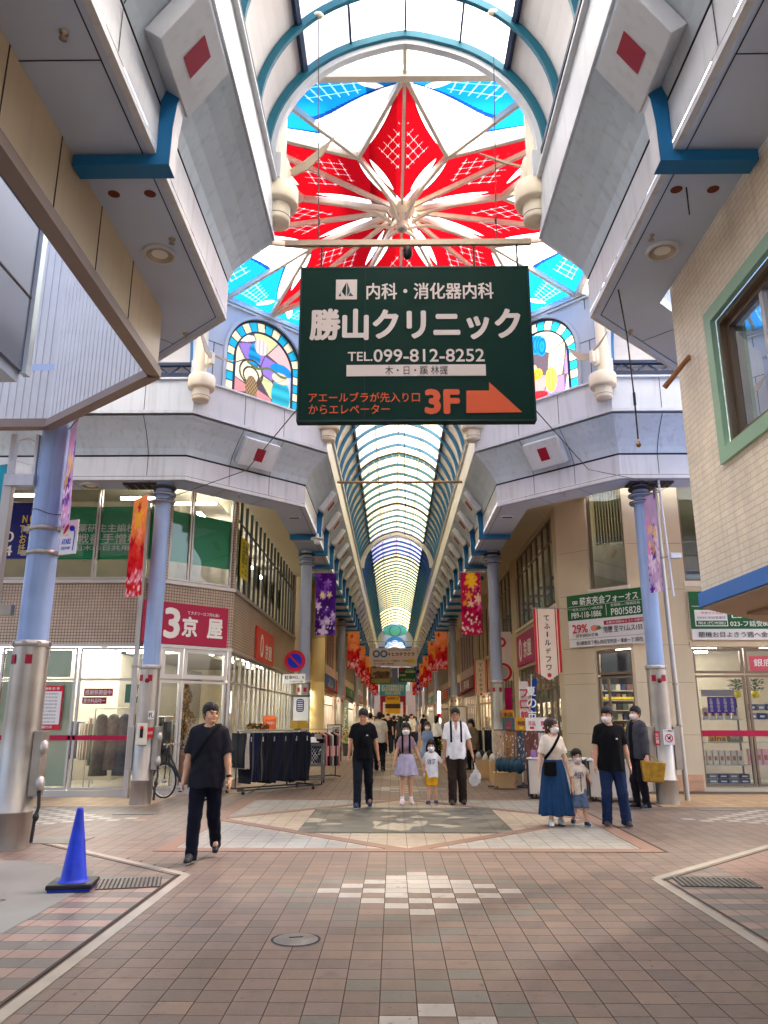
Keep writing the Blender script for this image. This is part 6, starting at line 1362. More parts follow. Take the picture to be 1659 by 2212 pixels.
def person(label, loc, rotz=0.0, H=1.74, hs=1.0, b=1.0, skin=None, feet=((-.09, 0, 0), (.09, 0, 0)), hands=(None, None), yaw=0.0, pitch=0.0, top=None, bottom=None, hair='short', hairm=None, mask=None, shoes=None, sole=None,
           socks=None, extra=(), group=None, vox=.0095, low=False, female=False, curl=.5, sit=False):
    skin = skin or m_skin; hairm = hairm or m_hair; Sx = H/1.75
    t = thing("person", label, "person", loc, rotz, group)
    hh = .232*hs; zh = H-hh/2; chin = H-hh; shz = chin-.062*Sx; hipz = .525*H
    if sit: pass
    wsh = (.148 if female else .162)*b*Sx
    # joints
    hip = [V(s_*.085*b*Sx, .0, hipz-.03*Sx) for s_ in (-1, 1)]; ank = [V(f[0], f[1], f[2]+.075*Sx) for f in feet]; kn = []; 
    for i in (0, 1): k, a = ik(hip[i], ank[i], .415*Sx, .405*Sx, (0, -1, 0)); kn.append(k); ank[i] = a
    sho = [V(s_*wsh, .01, shz-.035*Sx) for s_ in (-1, 1)]; wr = []; el = []
    for i, s_ in ((0, -1), (1, 1)):
        h = hands[i] or (s_*(wsh+.07*Sx), -.03, hipz-.07*Sx); e, w_ = ik(sho[i], h, .285*Sx, .25*Sx, (s_*.35, 1, 0)); el.append(e); wr.append(w_)
    allp = np.array(hip+ank+kn+sho+wr+el); lo, hi = allp.min(0)-.24, allp.max(0)+.24; lo = np.maximum(lo, [-2, -2, -.02]); lo[2] = -.03
    zs = np.unique(np.round(np.concatenate([np.arange(-.03, chin-.05, vox*1.15), np.arange(chin-.05, H+.06, vox*.6)]), 5)); keep = np.concatenate([[True], np.diff(zs) > vox*.4]); zs = zs[keep]
    xs = np.arange(lo[0], hi[0], vox); ys = np.arange(min(lo[1], -.2), max(hi[1], .2), vox)
    piv = (0, .015, chin+.03*hs)
    def torso(F, e=0.0, k=.06):
        bx = b*(.94 if female else 1)
        F.ell((0, .01, hipz+.01*Sx), (.148*bx*Sx+e, .108*Sx+e, .13*Sx+e), k); F.ell((0, .0, (hipz+shz)/2-.03*Sx), ((.125 if female else .142)*bx*Sx+e, .098*Sx+e, .19*Sx+e), k)
        F.ell((0, .0, shz-.13*Sx), (.142*bx*Sx+e, .104*Sx+e, .175*Sx+e), k); F.cap((-wsh*.72, .01, shz-.025*Sx), (wsh*.72, .01, shz-.025*Sx), .058*Sx+e*.6, .058*Sx+e*.6, k)
        if female: F.ell((0, -.06*Sx, shz-.17*Sx), (.12*bx*Sx+e, .065*Sx+e, .07*Sx+e), .05)
    def headp(F, grow=0.0):
        q = hs
        F.ell((0, .018*q, zh+.022*q), (.077*q+grow, .096*q+grow, .098*q+grow), .02, yaw, piv, pitch=pitch); F.ell((0, -.018*q, zh-.042*q), (.06*q+grow, .072*q+grow, .076*q+grow), .03, yaw, piv, pitch=pitch)
    F = Field(xs, ys, zs); torso(F); q = hs
    F.cap((0, .018, shz-.03*Sx), tuple(V(0, .012, chin+.06*q)), .056*Sx*(.88 if female else 1), .05*q*(.88 if female else 1), .03); headp(F)
    hl = lambda c, r, k=.01, sub=False: F.ell(c, r, k, yaw, piv, sub, pitch)
    if not low:
        hl((0, -.086*q, zh-.082*q), (.026*q, .02*q, .018*q), .02); hl((0, -.088*q, zh+.024*q), (.05*q, .016*q, .012*q), .02)
        for s_ in (-1, 1): hl((s_*.03*q, -.101*q, zh+.004*q), (.019*q, .014*q, .011*q), .008, True); hl((s_*.031*q, -.083*q, zh+.003*q), (.013*q, .012*q, .010*q), .004); hl((s_*.078*q, .012*q, zh-.008*q), (.011*q, .02*q, .031*q), .008); hl((s_*.04*q, -.066*q, zh-.035*q), (.024*q, .022*q, .022*q), .02)
        hl((0, -.094*q, zh-.004*q), (.010*q, .014*q, .022*q), .01); hl((0, -.100*q, zh-.026*q), (.016*q, .016*q, .012*q), .01); hl((0, -.088*q, zh-.055*q), (.024*q, .014*q, .010*q), .008)
    for i in (0, 1):
        F.cap(hip[i], kn[i], .084*Sx*b, .054*Sx, .04); F.cap(kn[i], ank[i], .052*Sx, .036*Sx, .03); m_ = kn[i]*.7+ank[i]*.3; F.ell(m_+V(0, .018*Sx, 0), (.048*Sx, .052*Sx, .11*Sx), .03); F.cap(ank[i], ank[i]+V((-1, 1)[i]*.02, -.14*Sx, -.045*Sx), .036*Sx, .026*Sx, .02)
        F.cap(sho[i], el[i], .05*Sx*b, .04*Sx, .035); F.cap(el[i], wr[i], .041*Sx, .026*Sx, .02); m_ = el[i]*.7+wr[i]*.3; F.ell(m_, (.042*Sx, .042*Sx, .06*Sx), .02)
        # hand: palm, four fingers, thumb
        d = unit(wr[i]-el[i]); s_ = (-1, 1)[i]; fw = V(0, -1, 0)-d*np.dot(d, V(0, -1, 0)); fw = unit(fw); sd_ = np.cross(d, fw)*(1 if np.cross(d, fw)[0]*s_ < 0 else -1); hsz = .95*Sx*(1 if not female else .9)
        pc = wr[i]+d*.05*hsz; F.cap(wr[i]+d*.0, wr[i]+d*.03*hsz, .024*hsz, .028*hsz, .015); F.cap(pc-fw*.022*hsz, pc+fw*.022*hsz, .018*hsz, .018*hsz, .02); F.cap(pc+d*.03*hsz-fw*.024*hsz, pc+d*.03*hsz+fw*.026*hsz, .0145*hsz, .0145*hsz, .015)
        if not low:
            for j, (o, L) in enumerate(((.030, .066), (.010, .074), (-.010, .069), (-.029, .055))):
                a0 = wr[i]+d*.082*hsz+fw*o*hsz; cu = curl*(.55+.12*j); d1 = unit(d*math.cos(cu*.7)+sd_*math.sin(cu*.7)); a1 = a0+d1*L*.5*hsz; d2 = unit(d*math.cos(cu*1.9)+sd_*math.sin(cu*1.9)); a2 = a1+d2*L*.5*hsz
                F.cap(a0, a1, .0095*hsz, .009*hsz, .004); F.cap(a1, a2, .009*hsz, .0075*hsz, .003)
            a0 = wr[i]+d*.03*hsz+fw*.025*hsz; a1 = a0+unit(d*.75+fw*.7+sd_*.25)*.04*hsz; a2 = a1+unit(d*.95+fw*.25+sd_*.3)*.03*hsz; F.cap(a0, a1, .012*hsz, .010*hsz, .006); F.cap(a1, a2, .010*hsz, .008*hsz, .004)
    cyw, syw = math.cos(yaw), math.sin(yaw); cpt, spt = math.cos(pitch), math.sin(pitch)
    def hloc(Cn):    # into head coordinates
        p_ = Cn-V(*piv); x = cyw*p_[:, 0]+syw*p_[:, 1]; y = -syw*p_[:, 0]+cyw*p_[:, 1]; z = p_[:, 2]; y, z = cpt*y+spt*z, -spt*y+cpt*z; return x/q, (y+piv[1])/q, (z+piv[2]-zh)/q
    def facefn(Cn):
        x, y, z = hloc(Cn); r = np.zeros(len(Cn)); fr = y < -.05
        ex = np.abs(np.abs(x)-.031)
        r[fr & ((ex/.013)**2+((z-.004)/.0048)**2 < 1)] = 3
        r[fr & ((ex/.0078)**2+((z-.004)/.0062)**2 < 1)] = 2
        r[fr & ((ex/.018)**2+((z-.026)/.0042)**2 < 1)] = 4
        r[fr & ((x/.024)**2+((z+.056)/.008)**2 < 1)] = 1
        return r
    net_obj("body", F, t, [skin, m_lip, m_eye, m_eyew, hairm], None if low else facefn)
    # --- hair
    if hair:
        zs2 = np.arange((shz-.32*Sx if hair == 'long' else shz-.02), H+.05, vox*.75); r_ = .16*hs; F2 = Field(np.arange(-r_, r_, vox*.7), np.arange(-r_, r_+.03, vox*.7), zs2)
        headp(F2, .013*q); X, Y, Z = np.meshgrid(F2.xs, F2.ys, F2.zs, indexing='ij'); shp = X.shape
        if hair in ('long', 'bob'):
            zb = {'long': shz-.2*Sx, 'bob': chin-.02}[hair]
            for s_ in (-1, 1): F2.cap(tuple(V(s_*.072*q*cyw, .02+s_*.072*q*syw, zh)), tuple(V(s_*.085*q, .03, zb)), .04*q, .03*q, .03)
            F2.cap((0, .075*q, zh), (0, .085*q, zb), .06*q, .05*q, .03)
        if hair == 'pony': F2.ell((0, .09*q, zh-.06*q), (.035*q, .04*q, .1*q), .02, yaw, piv); F2.ell((-.0, .10*q, zh+.03*q), (.05*q, .035*q, .05*q), .02, yaw, piv)
        x, y, z = hloc(np.stack([X.ravel(), Y.ravel(), Z.ravel()], 1)); x, y, z = (a.reshape(shp) for a in (x, y, z))
        wob = .006*np.sin(x*160)+.004*np.sin(x*310+1)
        line = .037+wob*1.6+.012*np.sin(x*45+loc[0]*7)-.5*np.maximum(0, np.abs(x)-.05) if hair in ('short',) else .034+wob*1.5-.2*np.maximum(0, np.abs(x)-.05)
        face = np.minimum(-(y+.012), line-z)              # >0 in the face area
        if hair == 'short': face = np.maximum(face, np.minimum(-.028-z+.3*np.maximum(0, -y), .05-y)); face = np.maximum(face, -.085-z)
        else: face = np.minimum(face, .066-np.abs(x)+.02*(z < -.02))
        F2.f = np.maximum(F2.f+.0035*np.sin(x*190+np.sin(z*70)*2)*np.sin(z*50+y*60)-.014*np.clip((z-.02)*12, 0, 1), face).astype(np.float32)
        net_obj("hair", F2, t, [hairm])
    if mask:
        F3 = Field(np.arange(-.11*q, .11*q, vox*.6), np.arange(-.17*q, .1*q, vox*.6), np.arange(chin-.03, H-.05, vox*.6)); headp(F3, .020*q); X, Y, Z = np.meshgrid(F3.xs, F3.ys, F3.zs, indexing='ij')
        F3.ell((0, -.108*q, zh-.045*q), (.03*q, .026*q, .03*q), .03, yaw, piv, pitch=pitch)
        x, y, z = (a.reshape(X.shape) for a in hloc(np.stack([X.ravel(), Y.ravel(), Z.ravel()], 1)))
        F3.f = np.maximum.reduce([F3.f, z+.012+.25*np.abs(x)*(np.abs(x) > .03)*.4, -.105-z, y+.045+.0*x]).astype(np.float32); net_obj("face_mask", F3, t, [mask])
        mb = MB()
        for s_ in (-1, 1):
            P_ = []
            for (a, bb_, c) in ((.055, -.06, -.03), (.074, -.02, -.018), (.084, .012, .0), (.083, .014, -.02), (.07, -.03, -.06)):
                p_ = V(s_*a*q, bb_*q, zh+c*q)-V(*piv); p_ = V(p_[0], cpt*p_[1]-spt*p_[2], spt*p_[1]+cpt*p_[2]); P_.append(V(*piv)+V(cyw*p_[0]-syw*p_[1], syw*p_[0]+cyw*p_[1], p_[2])+V(*loc))
            mb.tube(P_, .0025, mask, 5)
        mb.build("mask_loop", t)
    # --- clothes
    if top:
        F4 = Field(xs, ys, np.arange((top.get('hem', hipz-.08*Sx))-.03, chin+.05, vox*1.05)); e = top.get('ease', .02); torso(F4, e)
        hem = top.get('hem', hipz-.08*Sx); tuck = top.get('tuck', False)
        if not tuck: F4.cap((0, .0, shz-.16*Sx), (0, 0, hem-.05), (.136*b*Sx+e), (.158*b*Sx+e+top.get('flare', 0)), .05, 1.28)
        for i in (0, 1):
            sl_ = top.get('sleeve', .62)
            if sl_ > 0:
                if sl_ <= 1: F4.cap(sho[i]+V(0, 0, .002), sho[i]+(el[i]-sho[i])*sl_, .047*Sx*b+e*.4, .052*Sx+e*.75, .03, cut=True)
                else: F4.cap(sho[i], el[i], .048*Sx*b+e*.5, .044*Sx+e*.6, .03); F4.cap(el[i], el[i]+(wr[i]-el[i])*min(1, sl_-1), .048*Sx+e*.6, .036*Sx+e*.6, .03, cut=True)
        X, Y, Z = np.meshgrid(F4.xs, F4.ys, F4.zs, indexing='ij')
        ph_ = loc[0]*3.1; wv = np.sin(X*9+ph_)+np.sin(Z*7+ph_*2); wr_ = .0040*np.sin(Z*17+np.abs(X)*34+wv*2.2+ph_)*np.clip((shz-Z)*4, 0, 1)+.0034*np.sin(X*52+wv*1.7+Z*6)*np.clip((shz-.2-Z)*5, 0, 1)+.0016*np.sin(Z*49-X*38+wv*3)
        g_ = F4.f+wr_*top.get('wrinkle', 1); g_ = np.maximum(g_, hem+.008*np.sin(X*30)-Z)
        nd = top.get('neck', .075)*Sx; neck = np.sqrt(X**2+((Y+.02)*1.05)**2+((Z-(shz+.055*Sx))*.8)**2)-nd
        if top.get('open'): neck = np.minimum(neck, np.maximum.reduce([np.abs(X)-np.clip((Z-(shz-.13*Sx))*.35, 0, .06), Y+.02]))
        g_ = np.maximum(g_, -neck); F4.f = g_.astype(np.float32)
        mt = top['m']; mats = [mt]; fn = None
        if top.get('inner'):
            mats = [mt, top['inner']]
            fn = lambda Cn: (np.abs(Cn[:, 0]) < .05*Sx) & (Cn[:, 1] < -.04)
        if top.get('trim') is not None: mats = [mt, top['trim']]; fn = lambda Cn: top['trimfn'](Cn)
        net_obj(top.get('name', "shirt"), F4, t, mats, fn)
        if top.get('collar'):
            mb = MB(); m_c = top['collar']
            L_ = V(*loc)
            for s_ in (-1, 1): mb.prism([L_+V(s_*.03*Sx, -.075*Sx, shz+.055*Sx), L_+V(s_*.075*Sx, -.04*Sx, shz+.05*Sx), L_+V(s_*.085*Sx, -.085*Sx, shz-.01*Sx), L_+V(s_*.028*Sx, -.118*Sx, shz-.065*Sx)], (0, -.008, .002), m_c)
            mb.tube([L_+V(.07*Sx*math.cos(a)*1.0, .015+.07*Sx*math.sin(a), shz+.045*Sx) for a in np.linspace(-.3, math.pi+.3, 12)], .016*Sx, m_c, 8); mb.build("collar", t)
    if bottom:
        k_ = bottom['kind']; zb = bottom.get('len', .035*Sx); wst = hipz+(.16 if k_ == 'skirt' else .09)*Sx
        if k_ == 'skirt':
            rb = bottom.get('r', .26)*Sx; F5 = Field(np.arange(-rb-.08, rb+.08, vox), np.arange(-rb-.08, rb+.08, vox), np.arange(zb-.03, wst+.05, vox*1.2)); X, Y, Z = np.meshgrid(F5.xs, F5.ys, F5.zs, indexing='ij')
            tt = np.clip((wst-Z)/(wst-zb), 0, 1); th = np.arctan2(Y, X); rr_ = (.135*b*Sx+.02)*(1-tt)+rb*tt+.03*np.sin(np.minimum(tt*4, 1)*math.pi/2)*Sx; rr_ = rr_*(1+.06*tt*np.sin(th*11+np.sin(th*3))+.03*tt*np.sin(th*23))
            cx_ = bottom.get('sway', 0)*tt; F5.f = np.maximum.reduce([(np.sqrt((X-cx_)**2+(Y*1.2)**2)-rr_)*.8, zb+.012*np.sin(th*5)-Z, Z-wst]).astype(np.float32); net_obj("skirt", F5, t, [bottom['m']])
        else:
            F5 = Field(xs, ys, np.arange(zb-.03, wst+.05, vox*1.1)); e = bottom.get('ease', .016)
            F5.ell((0, .01, hipz+.0*Sx), (.146*b*Sx+e*.6, .106*Sx+e*.6, .125*Sx+e), .04)
            for i in (0, 1): F5.cap(hip[i], kn[i], .087*Sx*b+e, .062*Sx+e, .035); F5.cap(kn[i], ank[i]-V(0, .0, .05), .062*Sx+e, bottom.get('cuff', .05)*Sx+e*.8, .03); F5.ell(kn[i]*.7+ank[i]*.3+V(0, .018*Sx, 0), (.05*Sx+e, .056*Sx+e, .11*Sx), .03)
            X, Y, Z = np.meshgrid(F5.xs, F5.ys, F5.zs, indexing='ij'); wv = np.sin(Z*11+X*13+loc[0]*5)+np.sin(X*21+loc[1]); w2 = .0022*np.sin(Z*31+X*30+wv*2)+.0022*np.sin(Z*70+Y*30+wv)*(np.abs(Z-zb) < .2)+.002*np.sin(X*60+Y*33+wv)
            F5.f = np.maximum.reduce([F5.f+w2, zb-Z, Z-wst]).astype(np.float32)
            net_obj(bottom.get('name', "trousers"), F5, t, [bottom['m']])
    if socks is None and bottom and bottom['kind'] == 'pants': socks = c_blk
    for i in (0, 1):
        if shoes is None: continue
        tilt = max(0, feet[i][2]); a = ank[i]; F6 = Field(np.arange(a[0]-.1, a[0]+.1, vox*.8), np.arange(a[1]-.27, a[1]+.15, vox*.8), np.arange(-.01, a[2]+.09, vox*.8)); so = (-1, 1)[i]*.02
        toe_dz = -.07*Sx if tilt > 0.02 else 0; hz = a[2]-.035*Sx
        F6.cap((a[0], a[1]+.04*Sx, hz), (a[0]+so, a[1]-.14*Sx, hz+toe_dz-.008*Sx), .043*Sx, .036*Sx, .02); F6.cap((a[0], a[1]+.015*Sx, hz), (a[0], a[1]+.005*Sx, a[2]+.03*Sx), .045*Sx, .045*Sx, .03); F6.cap((a[0], a[1]-.0*Sx, a[2]+.01*Sx), (a[0]+so*.7, a[1]-.09*Sx, hz+.012*Sx+toe_dz*.6), .042*Sx, .036*Sx, .03)
        X, Y, Z = np.meshgrid(F6.xs, F6.ys, F6.zs, indexing='ij'); gl = a[2]-.075*Sx+(toe_dz/(.18*Sx))*np.clip(a[1]+.04*Sx-Y, 0, .2); F6.f = np.maximum.reduce([F6.f, gl-Z, Z-a[2]-.035*Sx]).astype(np.float32)
        sfn = (lambda Cn, a=a, td=toe_dz: Cn[:, 2] < a[2]-.075*Sx+(td/(.18*Sx))*np.clip(a[1]+.04*Sx-Cn[:, 1], 0, .2)+.02) if sole else None
        net_obj("shoe", F6, t, [shoes, sole or shoes], sfn)
        if socks: mb = MB(); mb.cyl(V(*loc)+a+V(0, 0, .0), V(*loc)+a*.75+kn[i]*.25, .043*Sx, .045*Sx, socks, 14); mb.ball(V(*loc)+a+V(0, -.02, -.0), (.046*Sx, .055*Sx, .045*Sx), socks, 12); mb.build("sock", t)
    info = dict(t=t, S=Sx, shz=shz, hipz=hipz, zh=zh, chin=chin, wr=wr, el=el, hs=hs, loc=V(*loc), wsh=wsh, b=b)
    def surf_y(x, z):
        i, k = int(np.argmin(abs(F4.xs-x))), int(np.argmin(abs(F4.zs-z))); q_ = np.where(F4.f[i, :, k] < 0)[0]
        return F4.ys[q_[0]]-.006 if len(q_) else -.16*Sx
    def slab(name, fn, m):
        F7 = Field(F4.xs, F4.ys, F4.zs); X, Y, Z = np.meshgrid(F7.xs, F7.ys, F7.zs, indexing='ij'); F7.f = np.maximum.reduce([F4.f-.012, fn(X, Y, Z), np.abs(X)-wsh*1.02]).astype(np.float32); net_obj(name, F7, t, [m])
    for (k_, m) in extra:
        if k_ == 'strap_r': slab("bag_strap", lambda X, Y, Z: np.maximum(np.abs((X-.085)*.72-(Z-shz)*.5)-.018, 0*X-1), m)      # over the +x shoulder
        if k_ == 'strap_l': slab("bag_strap", lambda X, Y, Z: np.abs((X+.085)*.72+(Z-shz)*.5)-.018, m)
        if k_ == 'packstraps': slab("backpack_strap", lambda X, Y, Z: np.maximum.reduce([np.abs(np.abs(X)-.095*b*Sx)-.02, (shz-.33*Sx)-Z, Y-.03]), m)
        if k_ == 'pack':
            mb = MB(); c = info['loc']+V(0, .19*Sx, shz-.2*Sx); mb.obox(c, (.14*Sx, 0, 0), (0, .07*Sx, 0), (0, 0, .2*Sx), m); mb.build("backpack", t, bevel=.04)
        if k_ == 'slingbag': mb = MB(); c = info['loc']+V(.05, surf_y(.05, shz-.27*Sx)-.02, shz-.27*Sx); mb.ball(c, (.07, .035, .095), m, 16); mb.ball(c+V(.01, -.03, -.02), (.04, .012, .045), m, 12); mb.build("sling_bag", t)
        if k_ == 'shoulderbag': mb = MB(); c = info['loc']+V(-.09*Sx, -.19*Sx, hipz+.02*Sx); mb.obox(c, (.095, -.01, 0), (.004, .035, 0), (0, 0, .105), m); mb.build("shoulder_bag", t, bevel=.02)
        if k_ == 'watch': d = unit(wr[1]-el[1]); p_ = info['loc']+wr[1]-d*.03; mb = MB(); mb.cyl(p_-d*.013, p_+d*.013, .032*Sx, .032*Sx, m, 16); mb.build("wrist_watch", t)
        if k_ == 'glasses':
            mb = MB()
            def hp(x, y, z): p_ = V(x*q, y*q, zh+z*q)-V(*piv); p_ = V(p_[0], cpt*p_[1]-spt*p_[2], spt*p_[1]+cpt*p_[2]); return V(*piv)+V(cyw*p_[0]-syw*p_[1], syw*p_[0]+cyw*p_[1], p_[2])+info['loc']
            for s_ in (-1, 1): mb.tube([hp(s_*.032+.021*math.cos(a), -.106, .002+.015*math.sin(a)) for a in np.linspace(0, 6.28, 17)[:-1]], .0022, m, 5, closed=True); mb.tube([hp(s_*.053, -.104, .006), hp(s_*.08, -.03, .006), hp(s_*.082, .012, .004)], .002, m, 5)
            mb.tube([hp(-.011, -.107, .005), hp(.011, -.107, .005)], .002, m, 5); mb.build("spectacles", t)
        if k_ == 'chestmark': mb = MB(); c = info['loc']+V(.075*Sx, surf_y(.075*Sx, shz-.17*Sx), shz-.17*Sx); mb.obox(c, (.018, 0, 0), (0, .003, 0), (0, 0, .01), m); mb.build("chest_mark", t)
        if k_ == 'tshirtprint':
            tx, mm = m; mb = MB(); mb.text(tx, (0, 0, shz-.2*Sx), (1, 0, 0), (0, 0, 1), mm, .15*Sx, .23*Sx, .03); mb.v = [tuple(info['loc']+V(p[0], surf_y(p[0], p[2])-.004, p[2])) for p in mb.v]; mb.build("shirt_print", t)
        if k_ == 'zip': mb = MB(); c = info['loc']+V(.02, surf_y(.02, hipz+.07*Sx), hipz+.07*Sx); mb.obox(c, (.004, 0, 0), (0, .004, 0), (0, 0, .12), m); mb.build("zip", t)
        if k_ == 'pocket':
            for s_ in (-1, 1): mb = MB(); c = info['loc']+V(s_*.075*Sx, -.156*Sx, shz-.21*Sx); mb.obox(c, (.05, -s_*.012, 0), (0, .003, 0), (0, 0, .055), m); mb.build("pocket", t, bevel=.002)
    return info
def at(i, x, y, z): return tuple(i['loc']+V(x, y, z))
c_navyt = cloth("charcoal", (30, 30, 38)); c_jean = cloth("dark_navy", (14, 17, 32)); c_blk = cloth("black", (15, 15, 17)); c_den = cloth("denim", (30, 46, 78)); c_dkj = cloth("dark_jean", (25, 28, 36)); c_crm = cloth("cream", (226, 212, 192)); c_wht = cloth("white", (232, 230, 228)); c_brn = cloth("brown", (48, 37, 30)); c_lav = cloth("lavender", (172, 164, 182)); c_mauve = cloth("mauve_print", (150, 124, 134)); c_yel = cloth("yellow", (206, 150, 30)); c_bsk = cloth("blue_skirt", (30, 62, 98)); c_gry = cloth("grey_jacket", (66, 66, 72)); c_short = cloth("washed_denim", (96, 116, 142)); c_dkn = cloth("near_black", (22, 20, 27)); c_bg = cloth("beige_print", (196, 186, 168)); c_lbl = cloth("pale_blue", (120, 140, 168))
s_blk = M("shoe_black", S(26, 26, 28), .5, var=.1); s_wht = M("shoe_white", S(214, 212, 208), .5, var=.05); s_nav = M("shoe_navy", S(30, 50, 84), .55, var=.08); s_brn = M("shoe_brown", S(58, 48, 42), .5, var=.1); s_sand = M("sandal_pink", S(216, 190, 184), .5, var=.05)
person("man in a charcoal t-shirt with a cross-body strap walking nearest the camera, looking aside", (-2.2, 9.52, 0), .06, 1.745, b=1.06, feet=((-.10, -.16, 0), (.09, .36, .11)), hands=((-.275, -.02, .80), (.285, -.06, .82)), yaw=.62, top=dict(m=c_navyt, hem=.80, ease=.034, sleeve=.86, flare=.012), bottom=dict(kind='pants', m=c_jean, cuff=.055, ease=.014), shoes=s_blk, sole=s_wht, extra=(('strap_r', c_blk), ('watch', m_black)), vox=.0075)
person("man all in black with a sling bag on his chest, looking down as he walks", (-.56, 14.78, 0), .02, 1.73, b=1.06, skin=m_skin3, feet=((-.10, -.20, 0), (.11, .28, .07)), hands=((-.275, -.05, .83), (.285, .0, .84)), pitch=.28, top=dict(m=c_blk, hem=.84, ease=.026, sleeve=.7), bottom=dict(kind='pants', m=c_dkj, cuff=.055), shoes=s_nav, sole=s_wht, extra=(('strap_r', c_blk), ('slingbag', c_blk), ('chestmark', c_wht)))
person("girl in a mauve and lavender dress with a white mask and backpack straps", (.24, 15.45, 0), 0, 1.47, .94, b=.86, female=True, skin=m_skin, feet=((-.08, -.08, 0), (.09, .02, 0)), hands=((-.27, -.05, .63), (.33, .02, .66)), top=dict(m=c_mauve, hem=.80, ease=.016, sleeve=.55, tuck=True, neck=.062), bottom=dict(kind='skirt', m=c_lav, len=.52, r=.25), hair='long', mask=m_mask, shoes=s_sand, sole=s_wht, socks=c_wht, extra=(('packstraps', c_blk), ('pack', c_blk)))
person("small child in a white printed t-shirt and mustard shorts holding hands in the middle", (.72, 15.45, 0), 0, 1.15, .88, b=.82, feet=((-.07, -.05, 0), (.08, 0, 0)), hands=((-.155, -.03, .63), (.29, -.03, .64)), top=dict(m=c_wht, hem=.485, ease=.026, sleeve=.95, flare=.02, neck=.07), bottom=dict(kind='shorts', name='shorts', m=c_yel, len=.34, ease=.028, cuff=.06), hair='bob', mask=m_mask, shoes=s_nav, sole=s_wht, extra=(('tshirtprint', ("山ヴ\nロイ", M("print_navy", S(50, 50, 90), .7))),), vox=.008)
person("man with glasses in a white shirt and brown trousers carrying plastic bag", (1.2, 15.45, 0), -.02, 1.745, b=1.02, skin=m_skin3, feet=((-.09, -.06, 0), (.11, .04, 0)), hands=((-.25, -.03, .69), (.34, -.04, .77)), top=dict(m=c_wht, hem=.82, ease=.03, sleeve=.86, open=True, collar=c_wht), bottom=dict(kind='pants', m=c_brn, cuff=.06, ease=.02), shoes=s_brn, extra=(('packstraps', c_blk), ('pack', c_blk), ('glasses', m_black)))
person("woman in cream top and long blue skirt with a black shoulder bag", (2.46, 12.5, 0), 0, 1.56, .96, b=.94, female=True, skin=m_skin2, feet=((-.08, -.06, 0), (.09, .08, 0)), hands=((-.25, -.06, .72), (.24, -.05, .70)), yaw=.75, top=dict(m=c_crm, hem=.86, ease=.026, sleeve=.82, tuck=True, neck=.08), bottom=dict(kind='skirt', m=c_bsk, len=.16, r=.27, sway=.02), hair='pony', hairm=m_hairb, mask=m_mask, shoes=s_wht, sole=s_brn, extra=(('strap_r', c_blk), ('shoulderbag', c_blk)), vox=.0085)
person("small boy in cream t-shirt and denim shorts beside the blue skirt", (2.83, 12.5, 0), 0, 1.10, .87, b=.84, feet=((-.09, .08, .02), (.08, -.06, 0)), hands=((-.12, -.12, .46), (.2, .03, .64)), top=dict(m=c_crm, hem=.46, ease=.024, sleeve=.8, flare=.015, neck=.068), bottom=dict(kind='shorts', name='shorts', m=c_short, len=.26, ease=.022, cuff=.06), hair='short', mask=M("mask_print", S(206, 196, 190), .8, var=.3, scale=40), shoes=s_nav, sole=s_wht, extra=(('tshirtprint', ("ELO田\n印TO口\n日IA", M("print_violet", S(110, 96, 150), .7))), ('zip', m_dark)), vox=.008)
person("man in a black t-shirt, blue jeans and mask holding the small boy's hand", (3.34, 12.44, 0), -.03, 1.735, b=1.07, skin=m_skin, feet=((-.13, -.02, 0), (.16, -.04, 0)), hands=((-.27, -.03, .73), (.29, -.02, .78)), yaw=-.62, pitch=.08, top=dict(m=c_blk, hem=.80, ease=.03, sleeve=.8, flare=.01), bottom=dict(kind='pants', m=c_den, cuff=.06, ease=.018), mask=m_mask, shoes=s_brn, sole=s_wht, extra=(('chestmark', c_wht),), vox=.0085)
gj = person("man in a grey zip jacket and mask by the white display table", (4.47, 14.78, 0), -1.15, 1.77, b=1.0, skin=m_skin, feet=((-.09, -.02, 0), (.09, .04, 0)), hands=((-.2, -.22, 1.05), (.27, -.04, .84)), yaw=.1, top=dict(name="jacket", m=c_gry, hem=.86, ease=.034, sleeve=1.92, inner=c_blk, neck=.07), bottom=dict(kind='pants', m=c_dkn, cuff=.05, ease=.014), mask=m_mask, shoes=s_blk, sole=s_wht)
# people further down the arcade
person("man seen from behind in beige printed shirt, behind the man in black", (-.42, 24.3, 0), math.pi, 1.72, feet=((-.1, .2, .05), (.1, -.16, 0)), top=dict(m=c_bg, hem=.84, ease=.03, sleeve=.85), bottom=dict(kind='pants', m=c_dkn, cuff=.055), shoes=s_blk, sole=s_wht, vox=.012, low=True)
person("long haired girl with a mask in a pale blue dress behind the girl in lavender", (.95, 22.5, 0), 0, 1.45, .95, b=.86, female=True, feet=((-.08, 0, 0), (.08, -.1, 0)), top=dict(m=c_lbl, hem=.8, ease=.02, sleeve=.8, tuck=True), bottom=dict(kind='skirt', m=c_lbl, len=.4, r=.25), hair='long', hairm=m_hairb, mask=m_mask, shoes=s_wht, vox=.012)
person("woman in a pale top and black trousers seen from behind by the yellow flowers", (1.72, 31.5, 0), 2.5, 1.62, female=True, feet=((-.08, 0, 0), (.08, -.1, 0)), top=dict(m=c_wht, hem=.84, ease=.02, sleeve=1.6), bottom=dict(kind='pants', m=c_blk), shoes=s_blk, hair='bob', vox=.014, low=True)
person("person in an olive shawl bending by the yellow flowers on the right", (2.45, 25.2, 0), -.7, 1.5, b=1.05, female=True, feet=((-.1, 0, 0), (.1, 0, 0)), pitch=.2, top=dict(m=cloth("olive", (112, 100, 78)), hem=.6, ease=.05, sleeve=1.8, flare=.05), bottom=dict(kind='pants', m=c_dkn), shoes=s_blk, hair='bob', vox=.013)
